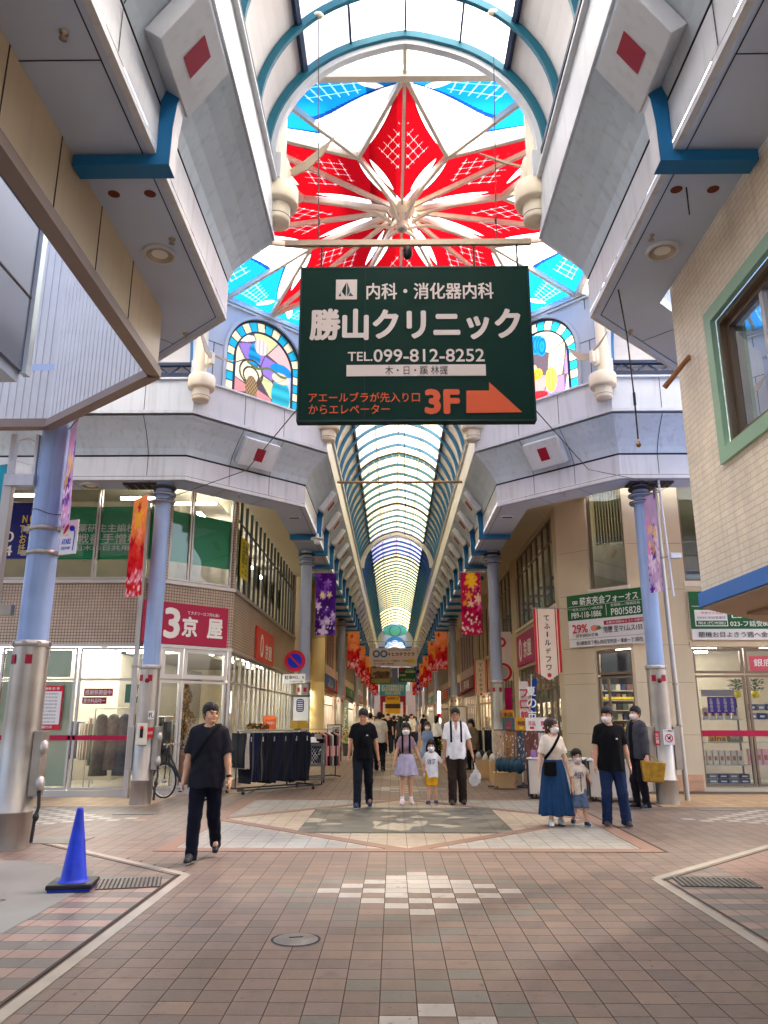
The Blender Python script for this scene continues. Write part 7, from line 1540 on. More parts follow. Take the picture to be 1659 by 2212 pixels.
# distant walkers: a few figures built once and copied
walk = []
wspec = [(c_wht, c_blk, 'bob', True), (c_blk, c_dkj, 'short', False), (c_crm, c_brn, 'short', False), (c_gry, c_jean, 'long', True), (c_lbl, c_den, 'bob', True), (c_navyt, c_dkn, 'short', False)]
rq = random.Random(12); spots = [(-.9, 31, 2), (-.62, 29.5, 0), (-.25, 36, 1), (.02, 37.5, 1), (.28, 32.5, 3), (.62, 38, 0), (.95, 42, 2), (1.2, 46, 4), (-1.2, 42, 3), (-.6, 47, 5), (.3, 48, 0), (.7, 52, 1), (1.5, 54, 3), (-1.4, 55, 2), (-.3, 57, 4), (.1, 60, 5), (.9, 62, 0), (1.9, 50, 5), (-1.8, 50, 0), (1.3, 66, 2), (-.8, 66, 1), (.45, 70, 3), (-.2, 74, 0), (1.0, 78, 5), (-1.1, 80, 4), (.2, 84, 2), (1.7, 72, 1), (-1.6, 70, 3)]
seen = {}
for (x, y, k) in spots:
    lb = "distant walker in the crowd far down the arcade, near its vanishing point"; grp = "distant crowd in the arcade"
    if y < 34: lb = {2: "distant walker in a cream top left of the long haired girl's head", 0: "walker in a white top and black trousers just right of the beige shirt man", 3: "dark dressed walker with long hair over the lavender girl's head"}[k]; grp = None
    if k not in seen:
        tp, bt, hr, fem = wspec[k]
        seen[k] = person(lb, (x, y, 0), math.pi if rq.random() < .6 else 0, 1.72 if not fem else 1.6, female=fem, feet=((-.1, .16, .03), (.1, -.16, 0)), top=dict(m=tp, hem=.82, ease=.025, sleeve=.8), bottom=dict(kind='pants', m=bt), shoes=s_blk, hair=hr, vox=.018, low=True, group=grp)['t']
        if grp is None and 'group' in seen[k]: del seen[k]['group']
    else:
        o = dup(seen[k], (x, y, 0), math.pi if rq.random() < .6 else rq.random()*.3, lb, grp, (rq.uniform(.95, 1.04),)*3)
        if grp is None and 'group' in o: del o['group']
# ------------------------------------------------------------------ things standing and hanging about
# traffic cone
cn = thing("traffic_cone", "blue traffic cone on a black square base at the left corner pavement", "traffic cone", (-3.09, 8.04, .005)); m_cone = M("cone_blue", S(22, 52, 184), .5, var=.25, scale=9, streak=.2)
mb = MB(); mb.obox((-3.09, 8.04, .018), (.19, .03, 0), (-.03, .19, 0), (0, 0, .012), m_cone); mb.build("base_rim", cn, bevel=.006)
mb = MB(); mb.obox((-3.09, 8.04, .05), (.205, .035, 0), (-.035, .205, 0), (0, 0, .022), m_black); mb.build("weight", cn, bevel=.012)
mb = MB(); mb.lathe((-3.09, 8.04, 0), [(.15, .072), (.135, .08), (.12, .1), (.034, .70), (.03, .725), (.018, .735), (0, .735)], m_cone, 36); mb.build("cone_body", cn)

# bicycle
bk = thing("bicycle", "black city bicycle with a front basket parked by the corner shop glass", "bicycle", (-4.3, 16.4, 0)); bx = unit(V(.9, -.5, 0)); B0 = V(-4.68, 16.5, 0); bn = V(-bx[1], bx[0], 0)
m_tyre = M("tyre_rubber", S(30, 28, 28), .8); m_rim = M("chrome_rim", S(200, 196, 190), .25, metal=.9); m_bf = M("bike_black", S(28, 28, 30), .3, var=.05)
bp = lambda a, z, s=0: B0+bx*a+bn*s+V(0, 0, z)
for a, nm in ((.0, "f"), (1.04, "r")):
    mb = MB(); mb.tube([bp(a+.325*math.cos(t_), .335+.325*math.sin(t_)) for t_ in np.linspace(0, 2*math.pi, 41)[:-1]], .018, m_tyre, 8, closed=True); wh = mb.build("wheel", bk)
    mb = MB(); mb.tube([bp(a+.303*math.cos(t_), .335+.303*math.sin(t_)) for t_ in np.linspace(0, 2*math.pi, 41)[:-1]], .010, m_rim, 6, closed=True)
    for k in range(16): t_ = k*math.pi/8; mb.cyl(bp(a, .335), bp(a+.3*math.cos(t_), .335+.3*math.sin(t_)), .0018, .0018, m_rim, 4, False)
    mb.cyl(bp(a, .335, -.04), bp(a, .335, .04), .045, .045, m_rim, 14); mb.build("rim", wh)
    mb = MB(); mb.tube([bp(a+.355*math.cos(t_), .335+.355*math.sin(t_)) for t_ in np.linspace(.5 if a else .6, 2.9 if a else 2.6, 14)], .016, m_bf, 6); mb.build("mudguard", bk)
mb = MB()
for p, q, r in (((.04, .95), (0, .335), .014), ((.1, .86), (.5, .30), .02), ((.08, .72), (.5, .30), .017), ((.5, .30), (.66, .82), .016), ((.5, .3), (1.04, .335), .012), ((.64, .7), (1.04, .335), .010), ((.04, .98), (.13, .60), .018)):
    mb.cyl(bp(*p), bp(*q), r, r, m_bf, 10)
mb.build("frame", bk)
mb = MB(); mb.tube([bp(.02, .97), bp(.02, 1.04), bp(.05, 1.06, .08), bp(.2, 1.03, .26)], .011, m_rim, 8); mb.tube([bp(.02, 1.04), bp(.05, 1.06, -.08), bp(.2, 1.03, -.26)], .011, m_rim, 8)
for s_ in (-1, 1): mb.cyl(bp(.13, 1.045, s_*.2), bp(.22, 1.025, s_*.28), .016, .016, m_black, 10)
mb.build("handlebar", bk)
mb = MB(); mb.ball(bp(.7, .88), (.13, .09, .04), m_black, 14); mb.cyl(bp(.66, .8), bp(.68, .87), .012, .012, m_rim, 8); mb.build("saddle", bk)
mb = MB()
for z, k in ((.72, .7), (.82, .85), (.96, 1.0)): mb.tube([bp(-.18+u*k, z, v*k) for u, v in ((-.14, -.16), (.14, -.16), (.14, .16), (-.14, .16))], .006, m_dark, 5, closed=True)
for u in np.linspace(-1, 1, 7):
    for v in (-1, 1): mb.cyl(bp(-.18+u*.14*.7, .72, v*.16*.7), bp(-.18+u*.14, .96, v*.16), .003, .003, m_dark, 4); mb.cyl(bp(-.18+v*.14*.7, .72, u*.16*.7), bp(-.18+v*.14, .96, u*.16), .003, .003, m_dark, 4)
mb.build("basket", bk); mb = MB(); mb.ball(bp(-.18, .95), (.11, .11, .12), M("dark_bag", S(34, 34, 38), .8), 14); tag(mb.build("helmet_bag"), "dark round bag sitting in the bicycle's front basket", "bag")
mb = MB(); mb.cyl(bp(.5, .3, -.07), bp(.5, .3, .07), .03, .03, m_rim, 12); mb.lathe(bp(.5, .3, 0), [(0, 0)], m_rim, 6); mb.cyl(bp(.5, .3, -.07), bp(.6, .17, -.09), .009, .009, m_rim, 6); mb.cyl(bp(.5, .3, .07), bp(.4, .43, .09), .009, .009, m_rim, 6); mb.obox(bp(.6, .17, -.13), bx*.045, bn*.03, (0, 0, .01), m_black); mb.obox(bp(.4, .43, .13), bx*.045, bn*.03, (0, 0, .01), m_black); mb.build("crank", bk)
mb = MB()
for s_ in (-1, 1): mb.cyl(bp(1.04, .3, 0), bp(1.12, .02, s_*.14), .009, .009, m_dark, 6)
mb.build("stand", bk)

# clothes rack of dark trousers
m_tr = [M(f"trouser_{i}", S(*c), .9, var=.15, scale=12) for i, c in enumerate([(22, 22, 28), (26, 26, 32), (30, 32, 40), (20, 22, 34), (34, 36, 40), (28, 30, 56), (90, 88, 78), (200, 186, 166), (24, 28, 60)])]
ra, rbp = V(-3.42, 17.35, 0), V(-2.02, 18.75, 0); rd = unit(rbp-ra); rn = V(-rd[1], rd[0], 0); RL = np.linalg.norm(rbp-ra)
rk = thing("clothes_rack", "wheeled rack packed with dark trousers on hangers outside the crimson shop", "clothes rack", (*((ra+rbp)/2)[:2], 0)); rp = lambda a, z, s=0: ra+rd*a+rn*s+V(0, 0, z)
mb = MB()
mb.cyl(rp(0, 1.3), rp(RL, 1.3), .014, .014, m_steel, 10)
for a in (.04, RL-.04): mb.cyl(rp(a, .1), rp(a, 1.3), .014, .014, m_dark, 10); mb.beam(rp(a, .11, -.3), rp(a, .11, .3), .03, .03, m_dark)
mb.beam(rp(0, .11), rp(RL, .11), .03, .03, m_dark); mb.beam(rp(-.1, .09, -.3), rp(RL+.2, .09, -.3), .04, .03, m_dark); mb.build("frame", rk)
for a in (.04, RL-.04):
    for s_ in (-.3, .3): mb = MB(); mb.cyl(rp(a, .035, s_-.015), rp(a, .035, s_+.015), .035, .035, m_black, 12); mb.build("caster", rk)
rq = random.Random(5); ng = 54
for i in range(ng):
    a = .06+i*(RL-.12)/ng; u_ = i/ng; c = m_tr[7] if 2 <= i < 5 else m_tr[8] if i in (5, 8, 9, 11) else m_tr[6] if i in (7, 14) else m_tr[rq.randint(0, 5)]
    mb = MB(); ln = rq.uniform(.98, 1.07) if i > 5 else rq.uniform(.6, .75); hw_ = .25; zt = 1.25; seg = 7; pts = []
    for k in range(seg+1):
        z = zt-ln*k/seg; off = .006*math.sin(k*1.3+i); w_ = hw_*(.92+.1*math.sin(k*.8+i*.7))
        pts.append((z, off, w_))
    for (z0, o0, w0), (z1, o1, w1) in zip(pts[:-1], pts[1:]):
        for sgn in (-1, 1):
            e = .011*sgn
            mb.add([rp(a+e+o0, z0, -w0), rp(a+e*1.3+o0, z0, 0), rp(a+e+o0, z0, w0), rp(a+e+o1, z1, w1), rp(a+e*1.3+o1, z1, 0), rp(a+e+o1, z1, -w1)], [(0, 1, 4, 5), (1, 2, 3, 4)], c, True)
        for sg2 in (-1, 1): mb.quad(rp(a-.011+o0, z0, sg2*w0), rp(a+.011+o0, z0, sg2*w0), rp(a+.011+o1, z1, sg2*w1), rp(a-.011+o1, z1, sg2*w1), c)
    g = mb.build("trousers"); mb = MB(); mb.tube([rp(a, 1.21, -.16), rp(a, 1.24, 0), rp(a, 1.21, .16)], .005, m_rim, 5); mb.tube([rp(a, 1.24), rp(a, 1.30), rp(a+.005, 1.32)], .003, m_rim, 5); mb.build("hanger", g)
    if i % 9 == 6 or i in (3, 42): mb = MB(); mb.obox(rp(a-.013, 1.12, -.2), rd*.002, rn*.03, (0, 0, .05), m_wht); mb.build("price_tag", g)
    lb = "pale cream trousers hanging near the left end of the rack" if c is m_tr[7] else "navy trousers hanging near the left end of the rack" if c is m_tr[8] else "grey green trousers hanging among the dark ones" if c is m_tr[6] else "dark trousers hanging tightly packed on the rack by the shop"
    tag(g, lb, "trousers", "trousers on the rack: "+lb.split()[0])
mb = MB(); mb.obox(rp(.95, 1.46, .1), rd*.17, rn*.02+V(0, 0, .04), (0, 0, .12), M("orange_card", S(232, 110, 50), .6)); mb.text("本日限り", rp(.95, 1.46, .06)+rn*-.0, rd, (0, 0, 1), m_lt, .06, .2, .004); tag(mb.build("price_board"), "orange price board standing on top of the trouser rack", "price board")
mb = MB(); mb.obox(rp(1.75, 1.42, .05), rd*.15, rn*.14, (0, 0, .09), M("mustard_box", S(176, 140, 40), .7)); mb.box2(*[tuple(f) for f in (rp(1.66, 1.22, -.08), rp(1.9, 1.32, .12))] if False else ((-2.3, 18.45, 1.31), (-2.15, 18.6, 1.33)), m_dark); tag(mb.build("display_box"), "mustard box on top of the trouser rack's right end", "box")
mb = MB()
for k in range(260): a, s_ = rq.uniform(.3, .8), rq.uniform(-.12, .12); c = rp(a, 1.34+rq.random()*.10, s_); u_ = unit(V(rq.random()-.5, rq.random()-.5, rq.random()-.3)); v_ = unit(np.cross(u_, V(.2, .4, .9))); mb.quad(c-u_*.04, c+v_*.02, c+u_*.04, c-v_*.02, [M("plant_leaf_b", (0, 0, 0)), M("gold_leaf", (0, 0, 0)), M("rust_leaf", S(140, 60, 40), .7)][k % 3])
tag(mb.build("dried_garland"), "green and rust dried garland lying on top of the trouser rack", "plant")
# basket cart with hats, second rack with bags
ct = thing("basket_cart", "grey wheeled wire basket cart heaped with hats beside the trouser rack", "cart", (-2.15, 20.0, 0)); m_grw = M("cart_grey", S(110, 104, 100), .5, metal=.3)
mb = MB(); X0, X1, Y0, Y1 = -2.6, -1.75, 19.75, 20.3
for x in (X0, X1):
    for y in (Y0, Y1): mb.box2((x-.025, y-.025, .08), (x+.025, y+.025, .95), m_grw)
for z in (.45, .92): mb.beam((X0, Y0, z), (X1, Y0, z), .05, .05, m_grw); mb.beam((X0, Y1, z), (X1, Y1, z), .05, .05, m_grw); mb.beam((X0, Y0, z), (X0, Y1, z), .05, .05, m_grw); mb.beam((X1, Y0, z), (X1, Y1, z), .05, .05, m_grw)
mb.beam((X0, Y0, .12), (X1, Y0, .12), .03, .03, m_grw); mb.beam((X0, Y1, .12), (X1, Y1, .12), .03, .03, m_grw); mb.build("frame", ct)
mb = MB()
for k in range(13):
    u = X0+(X1-X0)*k/12
    mb.cyl((u, Y0-.0, .46), (min(X1, u+.3), Y0, .91), .004, .004, m_rim, 4, False); mb.cyl((u, Y0, .46), (max(X0, u-.3), Y0, .91), .004, .004, m_rim, 4, False)
for k in range(8): v = Y0+(Y1-Y0)*k/7; mb.cyl((X1, v, .46), (X1, min(Y1, v+.2), .91), .004, .004, m_rim, 4, False); mb.cyl((X1, v, .46), (X1, max(Y0, v-.2), .91), .004, .004, m_rim, 4, False)
mb.quad((X0, Y0, .46), (X1, Y0, .46), (X1, Y1, .46), (X0, Y1, .46), m_dark); mb.build("wire_mesh", ct)
for x in (X0, X1):
    for y in (Y0, Y1): mb = MB(); mb.cyl((x-.015, y, .04), (x+.015, y, .04), .04, .04, m_black, 12); mb.build("caster", ct)
for i, (x, y, z, c, lb) in enumerate(((-2.45, 19.95, .98, (206, 196, 180), "cream hat on the left of the basket cart"), (-2.25, 20.05, 1.06, (80, 64, 56), "brown hat in the middle of the basket cart"), (-2.02, 19.95, 1.0, (220, 212, 204), "white hat on the right of the basket cart"), (-2.3, 20.2, 1.14, (40, 44, 64), "navy hat at the back of the basket cart"), (-1.9, 20.15, 1.08, (120, 110, 104), "grey hat at the back right of the basket cart"))):
    mb = MB(); mb.lathe((x, y, z), [(.17, -.02), (.175, -.01), (.1, .01), (.095, .07), (.07, .1), (0, .11)], M(f"hat_{i}", S(*c), .85, var=.12, scale=30), 20); tag(mb.build("hat"), lb, "hat")
mb = MB(); hp = [(-2.5, 19.85, .8), (-2.1, 19.9, .85)]
for k in range(9): mb.ball((X0+.12+.08*k, 20.0+.1*math.sin(k*2), .72), (.1, .12, .12), m_tr[(3, 0, 5, 2)[k % 4]], 10)
tag(mb.build("folded_garments"), "dark folded garments filling the grey basket cart", "clothes")
rk2 = thing("bag_rack", "second wheeled rack of navy jackets and bags behind the basket cart", "clothes rack", (-2.0, 21.2, 0)); mb = MB()
mb.cyl((-2.5, 20.9, 1.28), (-1.55, 21.5, 1.28), .014, .014, m_steel, 10)
for (x, y) in ((-2.5, 20.9), (-1.55, 21.5)): mb.cyl((x, y, .08), (x, y, 1.28), .014, .014, m_dark, 8); mb.beam((x-.15, y+.25, .09), (x+.15, y-.25, .09), .03, .03, m_dark)
mb.beam((-2.5, 20.9, .1), (-1.55, 21.5, .1), .03, .03, m_dark); mb.build("frame", rk2)
for i in range(12):
    q = i/11; x, y = -2.46+q*.88, 20.93+q*.55; c = [m_tr[8], m_tr[3], m_tr[0], M("rose_check", S(190, 130, 126), .8, var=.2), M("wine_cloth", S(90, 30, 40), .8, var=.2), m_tr[7]][0 if i < 5 else (1, 2, 3, 4, 5, 2, 3)[i-5]]
    mb = MB(); ln = .75 if i < 6 else .85; mb.prism([(x-.02, y, 1.2), (x-.14, y+.17, 1.12), (x-.16, y+.2, 1.2-ln), (x+.14, y-.2, 1.2-ln), (x+.12, y-.17, 1.12)], (.035, .02, 0), c); tag(mb.build("jacket", bevel=.012), "navy jacket hanging on the left half of the second rack" if i < 5 else "assorted garment hanging on the right half of the second rack", "jacket", "jackets on the second rack" if i < 5 else "garments on the second rack")
mb = MB(); mb.obox((-1.62, 21.25, .72), (.14, .09, 0), (.02, -.03, 0), (0, 0, .13), M("pink_gingham", S(214, 150, 140), .8, var=.2, scale=40)); tag(mb.build("tote_bag", bevel=.01), "pink checked tote bag hanging at the right end of the second rack", "bag")
# panel signs on the left
ns = thing("no_parking_sign", "round no parking sign with a white plate on the first left slim column", "road sign", (-2.8, 22.02, 2.7)); m_nb = M("sign_blue", S(20, 40, 190), .4); m_nr = M("sign_red", S(196, 20, 50), .4)
mb = MB(); mb.cyl((-2.78, 22.03, 3.12), (-2.78, 22.05, 3.12), .30, .30, m_nr, 40); mb.disc((-2.78, 22.025, 3.12), .205, m_nb, (0, -1, 0), 36); d_ = unit(V(1, 0, -1)); mb.obox((-2.78, 22.022, 3.12), d_*.205, V(1, 0, 1)/math.sqrt(2)*.028, (0, .001, 0), m_nr); mb.build("disc", ns)
mb = MB(); mb.box2((-3.1, 22.02, 2.5), (-2.47, 22.04, 2.76), m_wht); mb.text("駐車PO、9", (-2.78, 22.014, 2.66), (1, 0, 0), (0, 0, 1), m_black, .1, .54, .01); mb.text("区間内注意", (-2.72, 22.014, 2.55), (1, 0, 0), (0, 0, 1), m_joint, .05, .36, .004); mb.build("plate", ns)
lb_ = thing("notice_box", "white board with a blue seal on the first left slim column", "notice board", (-2.6, 22.0, 1.7)); mb = MB(); mb.box2((-2.78, 21.98, 1.42), (-2.36, 22.08, 2.14), m_wht); mb.build("board", lb_, bevel=.008)
mb = MB(); mb.box2((-2.82, 21.95, 2.14), (-2.3, 22.1, 2.17), m_dark); mb.build("hood", lb_)
def seal(u, v):
    x, y = (u-.5)*2, (v-.5)*2; r = np.maximum(np.abs(x)**4+np.abs(y)**4, 0); c = np.broadcast_to(np.array(S(226, 224, 220)), u.shape+(3,)).copy(); st = (np.abs((v*7)-np.round(v*7)) < .2) & (np.abs(x) < .72)
    c = np.where(((r < .95))[..., None], np.array(S(24, 50, 120)), c); return np.where(((r < .62) & st)[..., None], np.array(S(226, 224, 220)), c)
pgrid("blue_seal", lb_, (-2.70, 21.976, 1.72), (.22, 0, 0), (0, 0, .36), 30, 44, seal, ATTR("print_matte", .6))
mb = MB(); mb.box2((-2.58, 22.03, .95), (-2.42, 22.08, 1.22), m_nr); mb.disc((-2.5, 22.027, 1.08), .025, m_wht, (0, -1, 0)); tag(mb.build("call_point"), "small red call point box low on the first left slim column", "call point")
af = thing("board_sign", "upright wooden framed notice board with dark character blocks near the left columns", "sign board", (-2.27, 30.0, 0)); m_wd = M("dark_wood", S(88, 62, 44), .6, var=.15); mb = MB()
for (a, b) in (((-2.5, 29.98, .0), (-2.46, 30.03, 1.32)), ((-1.99, 29.98, .0), (-1.95, 30.03, 1.32)), ((-2.46, 29.98, 1.28), (-1.99, 30.03, 1.32)), ((-2.46, 29.98, .48), (-1.99, 30.03, .52)), ((-2.5, 29.9, 0), (-1.95, 30.15, .04))): mb.box2(a, b, m_wd)
mb.build("frame", af); mb = MB(); mb.box2((-2.46, 29.99, .52), (-1.99, 30.02, 1.28), m_wht); mb.build("panel", af); mb = MB(); mb.text("口田\n区営\n目日\n電CS", (-2.16, 29.985, .9), (1, 0, 0), (0, 0, 1), m_black, .62, .28, .03); mb.build("lettering", af); mb = MB(); mb.box2((-2.46, 29.99, .2), (-1.99, 30.02, .46), m_black); mb.text("天口百六\n出自品品目", (-2.22, 29.985, .34), (1, 0, 0), (0, 0, 1), m_lt, .18, .36, .006); mb.build("lower_panel", af)
mb = MB(); mb.box2((-2.62, 40.5, 0), (-2.3, 40.6, 2.4), M("green_pillar_sign", S(120, 150, 120), .4)); mb.text("ギ\nフ\nト\n館", (-2.46, 40.49, 1.4), (1, 0, 0), (0, 0, 1), m_lt, 1.4, .2, .01); tag(mb.build("pillar_sign"), "tall thin green glass pillar sign beyond the wooden notice board", "sign")

# right: scarf display, flags, tables
sr = thing("scarf_rack", "display stand hung with patterned scarves and cloths right of the white shirt man", "display stand", (2.9, 18.2, 0)); mb = MB(); m_ply = M("plywood", S(176, 140, 92), .7, var=.12)
for (x, y) in ((2.35, 18.6), (3.3, 17.4), (3.25, 18.9)): mb.cyl((x, y, .06), (x, y, 1.3), .014, .014, m_wd, 8); mb.beam((x-.2, y, .06), (x+.2, y, .06), .03, .03, m_dark); mb.beam((x, y-.2, .06), (x, y+.2, .06), .03, .03, m_dark)
mb.beam((2.35, 18.6, 1.3), (3.3, 17.4, 1.3), .025, .025, m_wd); mb.beam((2.35, 18.6, 1.3), (3.25, 18.9, 1.3), .025, .025, m_wd); mb.box2((2.3, 18.55, .02), (2.75, 18.95, .36), m_ply); mb.build("frame", sr)
def scarf(seed):
    bs = [(190, 184, 186), (150, 104, 80), (176, 150, 120), (150, 106, 60), (60, 76, 92), (120, 70, 60)]
    def fn(u, v):
        r_ = np.random.RandomState(seed); c = np.broadcast_to(np.array(S(*bs[seed % 6])), u.shape+(3,)).copy()*(.7+.6*fbm(u*6, v*8, seed))[..., None]
        for k in range(60):
            x, y, r = r_.rand(), r_.rand(), .015+.035*r_.rand(); cc = [S(226, 214, 206), S(120, 50, 50), S(60, 60, 84), S(200, 170, 120)][k % 4]
            c = lay(c, sstep(np.hypot(u-x, (v-y)*1.6)-r, .01), cc)
        return c
    return fn
m_scf = ATTR("scarf_cloth", .85)
for i, (a, ln, wd, tp) in enumerate(((0, .8, .24, 1.28), (.2, .62, .26, 1.27), (.4, .85, .2, 1.29), (.62, 1.0, .3, 1.27), (.84, .9, .2, 1.26))):
    p0 = V(2.35, 18.6, 0)*(1-a)+V(3.3, 17.4, 0)*a; d = unit(V(.95, -1.2, 0))
    o = pgrid("scarf", None, p0+V(-.02, -.03, tp-ln), d*wd*1.5, (0, 0, ln), 24, 40, scarf(i+2), m_scf, wave=lambda u, v, i=i: .02*np.sin(u*14+i)*(1.1-v)); sm = o.modifiers.new("thick", 'SOLIDIFY'); sm.thickness = .006
    tag(o, ["pale lilac flowered scarf at the left of the scarf stand", "brown spotted scarf, second on the scarf stand", "beige leafy scarf in the middle of the scarf stand", "large brown and white spotted cloth near the right of the scarf stand", "slate blue scarf at the right end of the scarf stand"][i], "scarf")
mb = MB()
for k in range(5): mb.ball((2.42+.09*k, 18.35-.11*k, .55+.03*math.sin(k*3)), (.12, .1, .16), M("teal_bag", S(24, 60, 74), .5, var=.3, scale=18), 12)
tag(mb.build("teal_pouches"), "cluster of dark teal quilted pouches hanging low on the scarf stand", "bags")
for i, (x, y, col, tx, lb) in enumerate(((2.86, 17.85, S(206, 140, 40), "特価", "orange and yellow card on top of the scarf stand"), (3.05, 17.6, S(228, 222, 214), "涼品", "white sale sheet with red print on top of the scarf stand"), (3.28, 17.35, S(232, 226, 220), "夏物", "tall white sheet with red splashes at the right of the scarf stand"), (2.62, 18.2, S(60, 84, 84), "入荷", "small dark green card at the left of the scarf stand top"))):
    mb = MB(); mb.obox((x, y, 1.44), (.12, -.1, 0), (.006, .007, 0), (0, 0, .14), M(f"card_{i}", col, .6)); d = unit(V(.12, -.1, 0)); n_ = V(-.64, -.77, 0); mb.text(tx, V(x, y, 1.46)+n_*.014, d, (0, 0, 1), m_nr if i != 0 else m_black, .1, .18, .01); mb.obox(V(x, y, 1.36)+n_*.011, d*.05, n_*.002, (0, 0, .025), m_nr if i else M("yellow_card", (0, 0, 0))); tag(mb.build("sale_card"), lb, "card")
# white display tables
for i, (c, hx, lb) in enumerate((((3.35, 16.6), .55, "white panelled display table behind the small boy"), ((4.42, 16.05), .52, "white panelled display table on casters behind the man in jeans"))):
    tb_ = thing("display_table", lb, "table", (*c, 0)); ax, ay = V(.94, -.34, 0), V(.34, .94, 0); mb = MB(); C_ = V(*c, 0); m_tb = M("table_panel", S(206, 196, 180), .5, var=.05)
    mb.obox(C_+V(0, 0, .42), ax*hx, ay*.3, (0, 0, .33), m_tb); mb.build("cabinet", tb_, bevel=.008); mb = MB(); mb.obox(C_+V(0, 0, .775), ax*(hx+.02), ay*.32, (0, 0, .014), m_wht); mb.build("table_top", tb_, bevel=.004); mb = MB()
    for s_ in (-1, 1): mb.obox(C_+ax*s_*hx+V(0, 0, .40), ax*.018, ay*.31, (0, 0, .36), m_dark)
    mb.build("end_post", tb_)
    for s_ in (-1, 1):
        for r_ in (-1, 1): mb = MB(); q = C_+ax*s_*(hx-.05)+ay*r_*.25; mb.cyl(q+V(0, 0, .035)-ax*.015, q+V(0, 0, .035)+ax*.015, .035, .035, m_black, 12); mb.build("caster", tb_)
pc = [(150, 110, 160), (206, 150, 140), (230, 226, 220), (70, 110, 150), (200, 170, 150), (120, 130, 90)]
for i in range(14):
    a = (i % 7)/7; p_ = (V(2.9, 16.75, 0), V(4.0, 16.2, 0))[i//7]+V(.94, -.34, 0)*a*.95+V(0, -.1, 0); mb = MB(); mb.obox(p_+V(0, 0, .86), (.055, -.02, 0), (.02, .05, 0), (0, 0, .07), M(f"gift_{i%6}", S(*pc[i % 6]), .6, var=.3, scale=30)); tag(mb.build("gift_packet", bevel=.006), "small patterned packet in the row on the white tables behind the family", "packet", "packets on the white display tables")
mb = MB(); 
for k in range(120): a, r, z = rq.random()*6.28, rq.random()*.16, rq.random()*.3; c = V(4.86+r*math.cos(a), 15.95+r*math.sin(a), .8+z); u_ = unit(V(math.cos(a), math.sin(a), rq.random())); v_ = unit(np.cross(u_, V(.2, .1, 1))); mb.quad(c-u_*.05, c+v_*.02, c+u_*.05, c-v_*.02, [M("plant_leaf_b", (0, 0, 0)), m_wht, M("silver_leaf", S(170, 170, 160), .6)][k % 3])
tag(mb.build("silver_plant"), "spiky silver and green plant at the end of the white tables by the column", "plant")
# hanging point-ended banner, nobori flags
m_fl = M("banner_cream", S(224, 206, 182), .8, var=.05); m_fr = M("banner_red", S(190, 40, 44), .8)
def point_banner(x0, x1, y, z0, z1, zt, tx, label, th=.30):
    t = thing("hanging_banner", label, "banner", ((x0+x1)/2, y, zt)); xm = (x0+x1)/2; mb = MB(); mb.prism([(x0, y, z1), (x1, y, z1), (x1, y, z0), (xm, y, zt), (x0, y, z0)], (0, .012, 0), m_fl); mb.build("cloth", t); mb = MB(); w_ = x1-x0
    for (a, b) in ((x0, x0+w_*.09), (x0+w_*.13, x0+w_*.17), (x1-w_*.09, x1), (x1-w_*.17, x1-w_*.13)): zq = lambda x: z0+(zt-z0)*(1-abs(x-xm)/(w_/2)); mb.prism([(a, y-.003, z1), (b, y-.003, z1), (b, y-.003, zq(b)), (a, y-.003, zq(a))], (0, -.002, 0), m_fr)
    mb.disc((xm, y-.004, zt+.12), .05, m_fr, (0, -1, 0)); mb.build("stripe", t); mb = MB(); n = len(tx); H_ = (z1-z0)/n*.92
    for i, ch in enumerate(tx):
        m_ink = M("ink", S(44, 22, 40), .6)
        if ch == 'ー': mb.box2((xm-.014, y-.008, z1-.12-(i+.8)*H_), (xm+.014, y-.004, z1-.12-(i+.2)*H_), m_ink)
        else: mb.text(ch, (xm, y-.006, z1-.12-(i+.5)*H_), (1, 0, 0), (0, 0, 1), m_ink, H_*.62, None, .02)
    mb.build("lettering", t); mb = MB(); mb.cyl((x0-.05, y+.01, z1+.02), (x1+.05, y+.01, z1+.02), .014, .014, m_steel, 8); mb.cyl((x1+.04, y+.01, z1+.02), (x1+.35, y+.3, z1+.02), .014, .014, m_steel, 8); mb.build("rod", t)
point_banner(3.36, 3.98, 18.5, 2.62, 4.1, 2.42, "てふールデフワ", "cream pointed banner with red stripes hanging by the beige corner building")
point_banner(3.42, 4.02, 33.5, 2.6, 3.95, 2.4, "ていーらかラ", "second, farther cream pointed banner with red edges down the right side")
pb_ = thing("hanging_banner", "white banner with red rings hanging behind the first right slim column", "banner", (3.55, 26, 2.5)); mb = MB(); mb.prism([(3.3, 26, 2.75), (3.95, 26, 2.75), (3.95, 26, 4.35), (3.3, 26, 4.35)], (0, .012, 0), M("banner_white", S(224, 216, 204), .8)); mb.build("cloth", pb_); mb = MB(); mb.disc((3.6, 25.995, 4.0), .17, m_fr, (0, -1, 0)); mb.disc((3.6, 25.992, 4.0), .09, M("banner_white", (0, 0, 0)), (0, -1, 0)); mb.ring((3.62, 25.995, 3.02), .22, .31, m_fr, (0, -1, 0)); mb.disc((3.62, 25.996, 3.02), .2, M("coin_grey", S(170, 160, 156), .6), (0, -1, 0)); mb.box2((3.58, 25.993, 3.35), (3.62, 25.997, 3.8), M("coin_grey", (0, 0, 0))); mb.build("emblem", pb_)
